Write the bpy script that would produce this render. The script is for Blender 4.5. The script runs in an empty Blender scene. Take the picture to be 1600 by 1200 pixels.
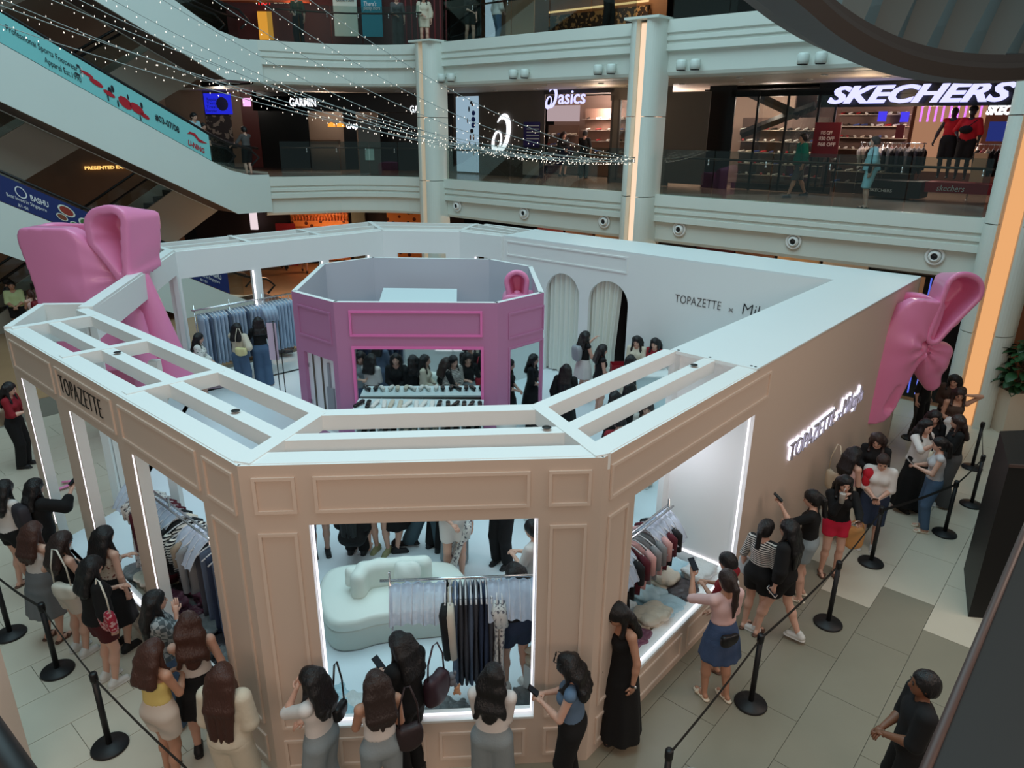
import bpy, bmesh, math, random
import numpy as np
from mathutils import Vector, Matrix
S = bpy.context.scene
COL = S.collection
rnd = random.Random(7)
# ---------------------------------------------------------------- camera
CH = 6.0
FPX, PITCH, ROLL = 1107.5, math.radians(19.74), math.radians(0.597)
cam_d = bpy.data.cameras.new('camera')
cam_d.sensor_fit = 'HORIZONTAL'; cam_d.sensor_width = 36.0
cam_d.lens = FPX / 1600.0 * 36.0
cam_d.clip_start = 0.05; cam_d.clip_end = 300
cam = bpy.data.objects.new('camera', cam_d); COL.objects.link(cam)
cam.location = (0, 0, CH)
cam.rotation_mode = 'XYZ'
cam.matrix_world = Matrix.Translation((0, 0, CH)) @ Matrix.Rotation(math.pi/2 - PITCH, 4, 'X') @ Matrix.Rotation(ROLL, 4, 'Z')
S.camera = cam
# ---------------------------------------------------------------- world and exposure
vs = S.view_settings
vs.view_transform = 'Standard'; vs.look = 'None'; vs.exposure = 0.10; vs.gamma = 1.0
vs.use_curve_mapping = False
W = bpy.data.worlds.new('world'); S.world = W; W.use_nodes = True
bg = W.node_tree.nodes['Background']
bg.inputs[0].default_value = (0.62, 0.80, 0.84, 1); bg.inputs[1].default_value = 0.19

def area(name, loc, size, energy, color, rot=(0, 0, 0), sy=None, spread=None):
    l = bpy.data.lights.new(name, 'AREA'); l.energy = energy; l.color = color; l.size = size
    if sy: l.shape = 'RECTANGLE'; l.size_y = sy
    if spread: l.spread = spread
    o = bpy.data.objects.new(name, l); COL.objects.link(o); o.location = loc; o.rotation_euler = rot
    return o
SKY = area('skylight', (-1.5, 10.0, 19.5), 16, 2950, (0.60, 0.90, 1.0), (0, 0, 0), 20)
WARM = area('gallery_ceiling_light', (0.5, -4.5, 7.6), 14, 470, (1.0, 0.70, 0.54), (math.radians(52), 0, 0), 2.5)

WARM2 = area('walkway_warm_fill', (9.5, 4.2, 7.4), 9, 260, (1.0, 0.74, 0.60), (math.radians(8), math.radians(38), math.radians(41)), 2.0)  # added warm fill, out of view, brightens the sign wall and right-hand floor
# ---------------------------------------------------------------- frames
AZ = math.radians(41)
UX, UY = math.sin(AZ), math.cos(AZ)
VX, VY = -math.cos(AZ), math.sin(AZ)
OX, OY = 0.79, 5.47
def P(u, v, z=0.0):
    return (OX + u*UX + v*VX, OY + u*UY + v*VY, z)
def UV(x, y):
    dx, dy = x-OX, y-OY
    return dx*UX + dy*UY, dx*VX + dy*VY
def ray(px, py):
    X2 = (px-800)/FPX; Y2 = -(py-600)/FPX
    c, s = math.cos(ROLL), math.sin(ROLL)
    X = X2*c + Y2*s; Y = -X2*s + Y2*c
    c, s = math.cos(PITCH), math.sin(PITCH)
    return (X, c + Y*s, -s + Y*c)
def at(px, py, z=0.0):
    d = ray(px, py); t = (z-CH)/d[2]
    return (d[0]*t, d[1]*t, z)
def aty(px, py, y):
    d = ray(px, py); t = y/d[1]
    return (d[0]*t, y, CH+d[2]*t)
def atv(px, py, v):      # on the vertical plane v = const of the pavilion grid
    d = ray(px, py); u0, v0 = UV(0, 0); u1, v1 = UV(d[0], d[1]); t = (v-v0)/(v1-v0)
    return (d[0]*t, d[1]*t, CH+d[2]*t)
def atu(px, py, u):
    d = ray(px, py); u0, v0 = UV(0, 0); u1, v1 = UV(d[0], d[1]); t = (u-u0)/(u1-u0)
    return (d[0]*t, d[1]*t, CH+d[2]*t)

# ---------------------------------------------------------------- materials
MATS = {}
def srgb(c):
    return tuple(((x/255.0)/12.92 if x <= 10 else (((x/255.0)+0.055)/1.055)**2.4) for x in c)
def mat(name, col, rough=0.6, metal=0.0, bump=0.0, bscale=60.0, var=0.0, vscale=5.0, emit=None, estr=0.0, trans=0.0, alpha=1.0, coat=0.0, stretch=None, ior=1.45):
    if name in MATS: return MATS[name]
    m = bpy.data.materials.new(name); m.use_nodes = True
    nt = m.node_tree; b = nt.nodes['Principled BSDF']
    c = srgb(col)
    b.inputs['Base Color'].default_value = (*c, 1)
    b.inputs['Roughness'].default_value = rough; b.inputs['Metallic'].default_value = metal
    b.inputs['IOR'].default_value = ior
    if coat: b.inputs['Coat Weight'].default_value = coat
    if trans: b.inputs['Transmission Weight'].default_value = trans
    if alpha < 1: b.inputs['Alpha'].default_value = alpha
    if emit:
        b.inputs['Emission Color'].default_value = (*srgb(emit), 1); b.inputs['Emission Strength'].default_value = estr
    if bump or var:
        tc = nt.nodes.new('ShaderNodeTexCoord'); src = tc.outputs['Object']
        if stretch:
            mp = nt.nodes.new('ShaderNodeMapping'); mp.inputs['Scale'].default_value = stretch
            nt.links.new(src, mp.inputs[0]); src = mp.outputs[0]
        if bump:
            n = nt.nodes.new('ShaderNodeTexNoise'); n.inputs['Scale'].default_value = bscale; n.inputs['Detail'].default_value = 3
            nt.links.new(src, n.inputs['Vector'])
            bp = nt.nodes.new('ShaderNodeBump'); bp.inputs['Strength'].default_value = bump; bp.inputs['Distance'].default_value = 0.02
            nt.links.new(n.outputs['Fac'], bp.inputs['Height']); nt.links.new(bp.outputs[0], b.inputs['Normal'])
        if var:
            n2 = nt.nodes.new('ShaderNodeTexNoise'); n2.inputs['Scale'].default_value = vscale; n2.inputs['Detail'].default_value = 4
            nt.links.new(src, n2.inputs['Vector'])
            mx = nt.nodes.new('ShaderNodeMix'); mx.data_type = 'RGBA'
            mx.inputs[6].default_value = (*[x*(1-var) for x in c], 1); mx.inputs[7].default_value = (*[min(1, x*(1+var)) for x in c], 1)
            nt.links.new(n2.outputs['Fac'], mx.inputs[0]); nt.links.new(mx.outputs[2], b.inputs['Base Color'])
    MATS[name] = m
    return m
def pmat(name, colA, colB, kind='stripe', scale=40.0, thr=0.5, rough=0.8, axis=2):
    if name in MATS: return MATS[name]
    m = mat(name, colA, rough); nt = m.node_tree; b = nt.nodes['Principled BSDF']
    tc = nt.nodes.new('ShaderNodeTexCoord')
    rp = nt.nodes.new('ShaderNodeValToRGB'); rp.color_ramp.interpolation = 'CONSTANT'
    rp.color_ramp.elements[0].color = (*srgb(colA), 1); rp.color_ramp.elements[1].color = (*srgb(colB), 1); rp.color_ramp.elements[1].position = thr
    if kind == 'stripe':
        w = nt.nodes.new('ShaderNodeTexWave'); w.bands_direction = 'XYZ'[axis]; w.inputs['Scale'].default_value = scale
        nt.links.new(tc.outputs['Object'], w.inputs['Vector']); nt.links.new(w.outputs['Fac'], rp.inputs[0])
    elif kind == 'spots':
        w = nt.nodes.new('ShaderNodeTexNoise'); w.inputs['Scale'].default_value = scale; w.inputs['Detail'].default_value = 2
        nt.links.new(tc.outputs['Object'], w.inputs['Vector']); nt.links.new(w.outputs['Fac'], rp.inputs[0])
    elif kind == 'check':
        w = nt.nodes.new('ShaderNodeTexChecker'); w.inputs['Scale'].default_value = scale
        nt.links.new(tc.outputs['Object'], w.inputs['Vector']); nt.links.new(w.outputs['Fac'], rp.inputs[0])
    elif kind == 'cells':
        w = nt.nodes.new('ShaderNodeTexVoronoi'); w.inputs['Scale'].default_value = scale
        nt.links.new(tc.outputs['Object'], w.inputs['Vector'])
        nt.links.new(w.outputs['Distance'], rp.inputs[0])
    nt.links.new(rp.outputs[0], b.inputs['Base Color'])
    return m
def glow(name, col, strength):
    if name in MATS: return MATS[name]
    m = bpy.data.materials.new(name); m.use_nodes = True; nt = m.node_tree
    for n in list(nt.nodes):
        if n.type == 'BSDF_PRINCIPLED': nt.nodes.remove(n)
    e = nt.nodes.new('ShaderNodeEmission'); e.inputs[0].default_value = (*srgb(col), 1); e.inputs[1].default_value = strength
    nt.links.new(e.outputs[0], nt.nodes['Material Output'].inputs[0])
    MATS[name] = m; return m
def glassmat(name, col, alpha, rough=0.03):
    m = mat(name, col, rough, alpha=alpha, ior=1.5); return m

WHITE = mat('white_paint', (232, 234, 232), 0.55, bump=0.03, bscale=30)
BEIGE = mat('blush_paint', (212, 192, 176), 0.55, bump=0.02, bscale=30)
MOLD = mat('blush_molding', (222, 202, 186), 0.45)
PINKW = mat('pink_paint', (186, 124, 164), 0.5, bump=0.02, bscale=30)
PINK = mat('pink_gloss', (236, 140, 184), 0.32, bump=0.05, bscale=3, coat=0.25)
PINKM = mat('pink_molding', (232, 120, 184), 0.35)
LED = glow('led_white', (246, 240, 250), 1.9)
FASC = mat('mall_fascia_paint', (214, 220, 212), 0.5, var=0.03, vscale=1.5)
SOFF = mat('soffit_paint', (190, 182, 170), 0.6)
BLACK = mat('black_powder_coat', (16, 16, 18), 0.45)
BLACKP = mat('black_plastic', (22, 22, 24), 0.5)
CHROME = mat('chrome', (210, 212, 215), 0.18, 1.0)
STEEL = mat('brushed_steel', (160, 162, 160), 0.3, 1.0)
DARK = mat('dark_shopfront', (24, 22, 22), 0.35)
GREYW = mat('grey_shopfront', (98, 90, 84), 0.6)

# ---------------------------------------------------------------- mesh builder
class MB:
    def __init__(s): s.v = []; s.f = []; s.m = []; s.sm = []
    def add(s, vs_, fs, mi=0, smooth=False):
        o = len(s.v); s.v.extend([tuple(map(float, q)) for q in vs_])
        for f in fs: s.f.append(tuple(i+o for i in f)); s.m.append(mi); s.sm.append(smooth)
        return s
    def box(s, x0, x1, y0, y1, z0, z1, mi=0):
        return s.add([(x0,y0,z0),(x1,y0,z0),(x1,y1,z0),(x0,y1,z0),(x0,y0,z1),(x1,y0,z1),(x1,y1,z1),(x0,y1,z1)],
                     [(0,3,2,1),(4,5,6,7),(0,1,5,4),(1,2,6,5),(2,3,7,6),(3,0,4,7)], mi)
    def prism(s, pts, z0, z1, mi=0):        # pts: world xy, counter-clockwise
        a = sum(pts[i][0]*pts[(i+1) % len(pts)][1]-pts[(i+1) % len(pts)][0]*pts[i][1] for i in range(len(pts)))
        if a < 0: pts = pts[::-1]
        n = len(pts)
        return s.add([(p[0], p[1], z0) for p in pts]+[(p[0], p[1], z1) for p in pts],
                     [tuple(range(n-1, -1, -1)), tuple(range(n, 2*n))]+[(i, (i+1) % n, n+(i+1) % n, n+i) for i in range(n)], mi)
    def uvbox(s, u0, u1, v0, v1, z0, z1, mi=0):
        return s.prism([P(u0, v0)[:2], P(u1, v0)[:2], P(u1, v1)[:2], P(u0, v1)[:2]], z0, z1, mi)
    def seg(s, a, b, w, z0, z1, mi=0, side=0.0):   # wall strip from a to b (xy), width w, side shifts sideways
        a = Vector(a[:2]); b = Vector(b[:2]); d = (b-a).normalized(); n = Vector((-d.y, d.x))
        c = n*side
        q = [a+c-n*w/2, b+c-n*w/2, b+c+n*w/2, a+c+n*w/2]
        return s.prism([(p.x, p.y) for p in q], z0, z1, mi)
    def ring_tube(s, pts, radii, n=8, mi=0, closed=False, smooth=True, flat=1.0):
        pts = [Vector(p) for p in pts]
        if not hasattr(radii, '__len__'): radii = [radii]*len(pts)
        vs_ = []; up = Vector((0, 0, 1)); prev = None
        for i, p in enumerate(pts):
            if closed: t = pts[(i+1) % len(pts)]-pts[i-1]
            else: t = pts[min(i+1, len(pts)-1)]-pts[max(i-1, 0)]
            t = t.normalized() if t.length > 1e-9 else Vector((0, 0, 1))
            r = prev if prev is not None else (up if abs(t.z) < 0.95 else Vector((1, 0, 0)))
            a = (r - t*r.dot(t))
            a = a.normalized() if a.length > 1e-6 else t.orthogonal().normalized()
            b = t.cross(a); prev = a
            for k in range(n):
                an = 2*math.pi*k/n
                vs_.append(p + (a*math.cos(an)*flat + b*math.sin(an))*radii[i])
        fs = []
        L = len(pts)
        for i in range(L if closed else L-1):
            j = (i+1) % L
            for k in range(n):
                fs.append((i*n+k, i*n+(k+1) % n, j*n+(k+1) % n, j*n+k))
        if not closed: fs.append(tuple(range(n-1, -1, -1))); fs.append(tuple((L-1)*n+k for k in range(n)))
        return s.add(vs_, fs, mi, smooth)
    def rod(s, a, b, r, n=8, mi=0, r2=None):
        return s.ring_tube([a, b], [r, r if r2 is None else r2], n, mi)
    def lathe(s, prof, c=(0, 0, 0), n=20, mi=0, smooth=True):
        vs_ = []; fs = []
        for (r, z) in prof:
            for k in range(n):
                an = 2*math.pi*k/n; vs_.append((c[0]+r*math.cos(an), c[1]+r*math.sin(an), c[2]+z))
        for i in range(len(prof)-1):
            for k in range(n): fs.append((i*n+k, i*n+(k+1) % n, (i+1)*n+(k+1) % n, (i+1)*n+k))
        fs.append(tuple(range(n-1, -1, -1))); fs.append(tuple((len(prof)-1)*n+k for k in range(n)))
        return s.add(vs_, fs, mi, smooth)
    def ell(s, c, r, M=None, n=10, m=7, mi=0):
        vs_ = []; fs = []
        c = Vector(c)
        def T(q):
            q = Vector(q)
            return (M @ q if M is not None else q)+c
        vs_.append(T((0, 0, -r[2])))
        for i in range(1, m):
            ph = -math.pi/2+math.pi*i/m
            for k in range(n):
                an = 2*math.pi*k/n; vs_.append(T((r[0]*math.cos(ph)*math.cos(an), r[1]*math.cos(ph)*math.sin(an), r[2]*math.sin(ph))))
        vs_.append(T((0, 0, r[2])))
        for k in range(n): fs.append((0, 1+(k+1) % n, 1+k))
        for i in range(m-2):
            for k in range(n): fs.append((1+i*n+k, 1+i*n+(k+1) % n, 1+(i+1)*n+(k+1) % n, 1+(i+1)*n+k))
        t = len(vs_)-1
        for k in range(n): fs.append((t, 1+(m-2)*n+k, 1+(m-2)*n+(k+1) % n))
        return s.add(vs_, fs, mi, True)
    def grid(s, fn, nu, nv, mi=0, smooth=True, thick=0.0):   # surface from fn(i/nu, j/nv), optionally doubled
        vs_ = [fn(i/nu, j/nv) for i in range(nu+1) for j in range(nv+1)]
        fs = [(i*(nv+1)+j, (i+1)*(nv+1)+j, (i+1)*(nv+1)+j+1, i*(nv+1)+j+1) for i in range(nu) for j in range(nv)]
        return s.add(vs_, fs, mi, smooth)
    def mesh(s, name, org=(0, 0, 0)):
        me = bpy.data.meshes.new(name)
        me.from_pydata([(x-org[0], y-org[1], z-org[2]) for x, y, z in s.v], [], s.f)
        me.polygons.foreach_set('material_index', s.m); me.polygons.foreach_set('use_smooth', s.sm)
        me.update(); return me
    def build(s, name, mats, parent=None, org=None):
        if org is None: org = tuple(parent['_org']) if parent is not None and '_org' in parent.keys() else (0, 0, 0)
        me = s.mesh(name, org)
        for m in (mats if isinstance(mats, (list, tuple)) else [mats]): me.materials.append(m)
        o = bpy.data.objects.new(name, me); COL.objects.link(o)
        if parent is not None:
            o.parent = parent; o['_org'] = org
        else:
            o.location = org; o['_org'] = org
        return o
def tag(o, label, cat, group=None, kind=None):
    o['label'] = label; o['category'] = cat
    if group: o['group'] = group
    if kind: o['kind'] = kind
    return o
def struct(o): o['kind'] = 'structure'; return o
def empty(name, loc, label=None, cat=None, group=None, rotz=0.0, local=False):
    o = bpy.data.objects.new(name, None); COL.objects.link(o); o.location = loc; o.rotation_euler = (0, 0, rotz)
    o.empty_display_size = 0.2
    o['_org'] = (0, 0, 0) if local else tuple(loc)
    if label: tag(o, label, cat, group)
    return o
KIDS = {}
def kids(o): return [c for c in COL.objects if c.parent == o]
def copy_thing(root, loc, rotz=None, label=None, group=None, scale=None):
    r = root.copy(); COL.objects.link(r); r.location = loc
    if rotz is not None: r.rotation_euler = (0, 0, rotz)
    if label: r['label'] = label
    if group: r['group'] = group
    if scale: r.scale = (scale, scale, scale)
    if root.name not in KIDS: KIDS[root.name] = [(c, kids(c)) for c in kids(root)]
    for ch, sub in KIDS[root.name]:
        c = ch.copy(); COL.objects.link(c); c.parent = r
        for g in sub:
            d = g.copy(); COL.objects.link(d); d.parent = c
    return r
# flat lettering turned into mesh; frame: origin, right vector, up vector
def text_mb(body, size, depth=0.01, bold=0.0, spacing=1.0, xs=1.0, shear=0.0, res=3):
    cu = bpy.data.curves.new('lettering', 'FONT'); cu.body = body; cu.size = size; cu.extrude = depth/2; cu.offset = bold
    cu.space_character = spacing; cu.resolution_u = res; cu.shear = shear
    o = bpy.data.objects.new('lettering', cu); COL.objects.link(o)
    dg = bpy.context.evaluated_depsgraph_get(); dg.update()
    me = bpy.data.meshes.new_from_object(o.evaluated_get(dg))
    vs_ = [(v.co.x*xs, v.co.y, v.co.z) for v in me.vertices]; fs = [tuple(p.vertices) for p in me.polygons]
    bpy.data.objects.remove(o); bpy.data.curves.remove(cu); bpy.data.meshes.remove(me)
    return vs_, fs
def put_text(mb, body, org, right, up, size, width=None, align='L', mi=0, **kw):
    vs_, fs = text_mb(body, size, **kw)
    if not vs_: return mb
    x0 = min(v[0] for v in vs_); x1 = max(v[0] for v in vs_)
    k = (width/(x1-x0)) if width else 1.0
    R = Vector(right).normalized(); U_ = Vector(up).normalized(); N = R.cross(U_)
    sh = {'L': -x0, 'C': -(x0+x1)/2, 'R': -x1}[align]
    o = Vector(org)
    mb.add([o + R*((v[0]+sh)*k) + U_*v[1] + N*v[2] for v in vs_], fs, mi)
    return mb
# ---------------------------------------------------------------- implicit-surface figures
class Field:
    def __init__(s, lo, hi, h):
        s.h = h; s.lo = np.array(lo, float)-3*h; n = np.ceil((np.array(hi)+3*h-s.lo)/h).astype(int)+1
        s.n = n; s.F = np.full(tuple(n), 1.0, np.float32)
        s.ax = [(s.lo[i]+np.arange(n[i])*h).astype(np.float32) for i in range(3)]
    def blk(s, lo, hi):
        a = np.clip(np.floor((np.array(lo)-s.lo)/s.h).astype(int)-2, 0, s.n); b = np.clip(np.ceil((np.array(hi)-s.lo)/s.h).astype(int)+3, 0, s.n)
        return tuple(slice(a[i], b[i]) for i in range(3))
    def xyz(s, sl):
        return s.ax[0][sl[0]][:, None, None], s.ax[1][sl[1]][None, :, None], s.ax[2][sl[2]][None, None, :]
    def comb(s, sl, d, k, op):
        A = s.F[sl]
        if op == 'u':
            hh = np.clip(0.5+0.5*(A-d)/k, 0, 1); s.F[sl] = A*(1-hh)+d*hh-k*hh*(1-hh)
        else:
            hh = np.clip(0.5-0.5*(-d-A)/k, 0, 1); hh = np.clip(0.5-0.5*(A+d)/k, 0, 1)
            s.F[sl] = A*(1-hh)+(-d)*hh+k*hh*(1-hh)
    def cone(s, a, b, ra, rb, k=0.02, op='u', M=None, sc=(1, 1, 1)):
        a = np.array(a, float); b = np.array(b, float); R = max(ra, rb)/min(sc)+k
        sl = s.blk(np.minimum(a, b)-R, np.maximum(a, b)+R)
        if any(q.stop <= q.start for q in sl): return
        X, Y, Z = s.xyz(sl); X = X-a[0]; Y = Y-a[1]; Z = Z-a[2]; d = b-a
        if M is not None:
            X, Y, Z = (M[0][0]*X+M[1][0]*Y+M[2][0]*Z, M[0][1]*X+M[1][1]*Y+M[2][1]*Z, M[0][2]*X+M[1][2]*Y+M[2][2]*Z)
            d = np.array(M, float).T @ d
        X = X*sc[0]; Y = Y*sc[1]; Z = Z*sc[2]; d = d*np.array(sc)
        L = max(float(d@d), 1e-9); t = np.clip((X*d[0]+Y*d[1]+Z*d[2])/L, 0, 1)
        D = np.sqrt((X-t*d[0])**2+(Y-t*d[1])**2+(Z-t*d[2])**2)-(ra+(rb-ra)*t)
        s.comb(sl, D, k, op)
    def ell(s, c, r, M=None, k=0.02, op='u'):
        m = min(r); s.cone(c, c, m, m, k, op, M, tuple(m/x for x in r))
    def fn(s, lo, hi, f, k=0.02, op='u'):
        sl = s.blk(lo, hi); X, Y, Z = s.xyz(sl); s.comb(sl, f(X, Y, Z).astype(np.float32), k, op)
    def cut(s, f):   # keep only where f(X,Y,Z) < 0
        X, Y, Z = s.xyz((slice(None),)*3); s.F = np.maximum(s.F, f(X, Y, Z)).astype(np.float32)
    def nets(s):
        F = s.F; sg = F < 0
        c = [sg[i:F.shape[0]-1+i, j:F.shape[1]-1+j, k:F.shape[2]-1+k] for i in (0, 1) for j in (0, 1) for k in (0, 1)]
        al = c[0].copy(); an = c[0].copy()
        for q in c[1:]: al &= q; an |= q
        act = an & ~al; I, J, K = np.nonzero(act)
        if len(I) == 0: return [], []
        idx = np.full(act.shape, -1, np.int64); idx[I, J, K] = np.arange(len(I))
        acc = np.zeros((len(I), 3)); cnt = np.zeros(len(I))
        cs = [(i, j, k) for i in (0, 1) for j in (0, 1) for k in (0, 1)]
        val = {q: F[I+q[0], J+q[1], K+q[2]] for q in cs}
        for q in cs:
            for ax in range(3):
                if q[ax] == 0:
                    w = list(q); w[ax] = 1; w = tuple(w); fa, fb = val[q], val[w]; cr = (fa < 0) != (fb < 0)
                    t = np.where(cr, fa/np.where(cr, fa-fb, 1), 0)
                    p = np.array(q, float)[None, :].repeat(len(I), 0); p[:, ax] += t
                    acc += p*cr[:, None]; cnt += cr
        V = s.lo + (np.stack([I, J, K], 1)+acc/cnt[:, None])*s.h
        Q = []
        for ax in range(3):
            o1, o2 = [(1, 2), (2, 0), (0, 1)][ax]
            sl0 = [slice(None)]*3; sl1 = [slice(None)]*3; sl0[ax] = slice(0, -1); sl1[ax] = slice(1, None)
            a, b = sg[tuple(sl0)], sg[tuple(sl1)]; cr = a != b
            e = np.stack(np.nonzero(cr), 1)
            e = e[(e[:, o1] > 0) & (e[:, o2] > 0) & (e[:, o1] < F.shape[o1]-1) & (e[:, o2] < F.shape[o2]-1)]
            fl = a[e[:, 0], e[:, 1], e[:, 2]]
            def g(d1, d2):
                q = e.copy(); q[:, o1] += d1; q[:, o2] += d2; return idx[q[:, 0], q[:, 1], q[:, 2]]
            q = np.stack([g(-1, -1), g(0, -1), g(0, 0), g(-1, 0)], 1)
            q[~fl] = q[~fl][:, ::-1]; Q.append(q)
        Q = np.concatenate(Q); Q = Q[(Q >= 0).all(1)]
        return V, Q
    def to(s, mb, mi=0):
        V, Q = s.nets()
        if len(Q): mb.add(V.tolist(), Q.tolist(), mi, True)
        return mb
def fast_mesh(name, V, Q, extra=None):
    me = bpy.data.meshes.new(name)
    ev, ef, em = extra if extra else ([], [], [])
    nv = len(V); n4 = len(Q)
    allv = np.concatenate([np.array(V).reshape(-1, 3), np.array(ev).reshape(-1, 3)]) if len(ev) else np.array(V)
    loops = np.array(Q).reshape(-1).tolist(); starts = (np.arange(n4)*4).tolist(); tot = [4]*n4; c = n4*4
    for f in ef:
        loops.extend([i+nv for i in f]); starts.append(c); tot.append(len(f)); c += len(f)
    me.vertices.add(len(allv)); me.vertices.foreach_set('co', allv.reshape(-1))
    me.loops.add(len(loops)); me.loops.foreach_set('vertex_index', loops)
    me.polygons.add(len(starts)); me.polygons.foreach_set('loop_start', starts)
    me.polygons.foreach_set('material_index', [0]*n4+list(em)); me.polygons.foreach_set('use_smooth', [True]*len(starts))
    me.update(calc_edges=True); return me

def rotx(a): c, s = math.cos(a), math.sin(a); return np.array([[1, 0, 0], [0, c, -s], [0, s, c]])
def rotz(a): c, s = math.cos(a), math.sin(a); return np.array([[c, -s, 0], [s, c, 0], [0, 0, 1]])
def roty(a): c, s = math.cos(a), math.sin(a); return np.array([[c, 0, s], [0, 1, 0], [-s, 0, c]])
HANDS = {'down': (.235, .03, .80), 'phone': (.055, .27, 1.10), 'low': (.04, .22, .98), 'face': (.06, .15, 1.40), 'chin': (.04, .17, 1.33),
         'hip': (.19, .06, .95), 'cross': (-.06, .17, 1.08), 'fwd': (.14, .42, 1.16), 'up': (.16, .36, 1.38), 'belly': (.02, .17, 1.00),
         'hair': (.13, .05, 1.50), 'back': (.10, -.14, .98), 'side': (.30, .10, .86), 'bag': (.17, .13, 1.12), 'rail': (.33, .32, 1.02)}
LEGS = {'stand': ((-.095, .0), (.095, .0)), 'contra': ((-.10, .05), (.11, -.06)), 'walk': ((-.08, .24), (.08, -.24)), 'wide': ((-.15, .0), (.15, .04)),
        'close': ((-.06, .02), (.06, -.02)), 'cross': ((.03, .09), (.07, -.03))}
def skel(pose):
    J = {}
    lean = math.radians(pose.get('lean', 2)); nod = math.radians(pose.get('nod', 18)); yaw = math.radians(pose.get('yaw', 0)); tw = math.radians(pose.get('twist', 0))
    Mt = rotz(tw) @ rotx(-lean); piv = np.array([0, 0, .96])
    T = lambda p: piv + Mt @ (np.array(p, float)-piv)
    J['Mt'] = Mt; J['T'] = T
    Mh = Mt @ rotz(yaw) @ rotx(-nod); np_ = T((0, .0, 1.40))
    H = lambda p: np_ + Mh @ (np.array(p, float)-np.array([0, 0, 1.40]))
    J['Mh'] = Mh; J['H'] = H
    legs = LEGS[pose.get('legs', 'stand')]
    J['legs'] = []
    for i, s in enumerate((-1, 1)):
        ax_, ay = legs[i]; hip = np.array([s*.082, -.005, .85]); ank = np.array([ax_, ay-.01, .075 + (0.04 if ay < -.15 else 0)])
        mid = (hip+ank)/2; L = np.linalg.norm(hip-ank); bend = math.sqrt(max(0, .3915**2-(L/2)**2))
        kn = mid + np.array([s*.006, min(bend, .18)*.9+.012, 0.015])
        J['legs'].append((hip, kn, ank))
    if pose.get('sit'):
        J['legs'] = []
        for i, s in enumerate((-1, 1)):
            hip = np.array([s*.085, -.005, .87]); kn = np.array([s*.10, .40, .86]); ank = np.array([s*.10, .42, .48])
            J['legs'].append((hip, kn, ank))
    J['arms'] = []
    for s, key in ((-1, 'l'), (1, 'r')):
        h = pose.get(key, 'down'); h = HANDS[h] if isinstance(h, str) else h
        sh = T((s*.158, -.005, 1.315)); hd = T((s*h[0], h[1], h[2])) if not isinstance(pose.get(key), tuple) else T((s*h[0], h[1], h[2]))
        L1, L2 = .265, .235
        d = hd-sh; D = np.linalg.norm(d)
        if D > .492: hd = sh+d*(.492/D); D = .492; d = hd-sh
        if D < .1: D = .1
        a = (L1*L1-L2*L2+D*D)/(2*D); hgt = math.sqrt(max(L1*L1-a*a, 0)); dn = d/np.linalg.norm(d)
        hint = np.array([s*.55, -.35, -.9]); hint = Mt @ hint; hint = hint-dn*(hint@dn); hint /= np.linalg.norm(hint)
        el = sh+dn*a+hint*hgt
        J['arms'].append((sh, el, hd))
    return J
def hand_geo(mb, wr, el, s, J, curl=0.5, grip=False):
    d = Vector(wr-el).normalized(); up = Vector((0, 0, 1))
    side = d.cross(up)
    side = side.normalized() if side.length > .2 else Vector((0, 1, 0))
    nrm = side.cross(d).normalized()
    if abs(d.z) > .8: side = Vector((0, 1, 0)) - d*d.y; side.normalize(); nrm = Vector((-s, 0, 0))
    w = Vector(wr); th = -side if (side.x*s > 0) else side
    if abs(d.z) > .8: th = Vector((0, 1, 0))
    pal = nrm*-1 if abs(d.z) <= .8 else Vector((-s, 0, 0))
    mb.ring_tube([w-d*.01, w+d*.03, w+d*.075], [.022, .032, .030], 8, 0, flat=.5)
    lens = [.062, .072, .067, .050]
    for i in range(4):
        o = w+d*.072+th*(.030-.018*i); L = lens[i]; c = curl*(1+.15*i)
        p1 = o+(d*math.cos(c*.5)+pal*math.sin(c*.5))*L*.45; p2 = p1+(d*math.cos(c*1.3)+pal*math.sin(c*1.3))*L*.32; p3 = p2+(d*math.cos(c*2)+pal*math.sin(c*2))*L*.25
        mb.ring_tube([o-d*.012, p1, p2, p3], [.0095, .0088, .008, .0065], 6, 0)
    o = w+d*.022+th*.026; p1 = o+(th*.75+d*.65+pal*.25)*.028; p2 = p1+(d*.85+th*.2+pal*.45)*.03
    mb.ring_tube([o-th*.012, o, p1, p2], [.011, .012, .010, .0075], 6, 0)
def torso_prims(F, J, inf=0.0, male=False, k=.035, lower=True, upper=True, belly=0.0):
    T, Mt = J['T'], J['Mt']; w = 1.12 if male else 1.0
    if lower:
        F.ell((0, -.005, .885), (.158*1.0+inf, .112+inf+belly, .12+inf), None, k)
        F.ell((0, .005, .985), (.128*w+inf, .092+inf+belly, .12+inf), None, k)
    if upper:
        F.ell(T((0, .002, 1.07)), (.118*w+inf+belly*.5, .088+inf+belly*.7, .12+inf), Mt, k)
        F.ell(T((0, 0, 1.20)), (.138*w+inf, .098+inf, .13+inf), Mt, k)
        if not male:
            for s in (-1, 1): F.ell(T((s*.062, .075, 1.195)), (.05+inf, .045+inf, .05+inf), Mt, .03)
def head_prims(F, J):
    H, Mh = J['H'], J['Mh']
    F.cone(J['T']((0, -.012, 1.32)), H((0, -.005, 1.43)), .050, .046, .03)
    F.ell(H((0, -.008, 1.525)), (.076, .094, .096), Mh, .02)
    F.ell(H((0, .030, 1.475)), (.060, .062, .080), Mh, .025)
    F.ell(H((0, .060, 1.436)), (.030, .028, .024), Mh, .02)
    F.cone(H((0, .090, 1.512)), H((0, .104, 1.484)), .008, .013, .012)
    for s in (-1, 1): F.ell(H((s*.078, -.008, 1.495)), (.010, .022, .032), Mh, .008)
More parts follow.
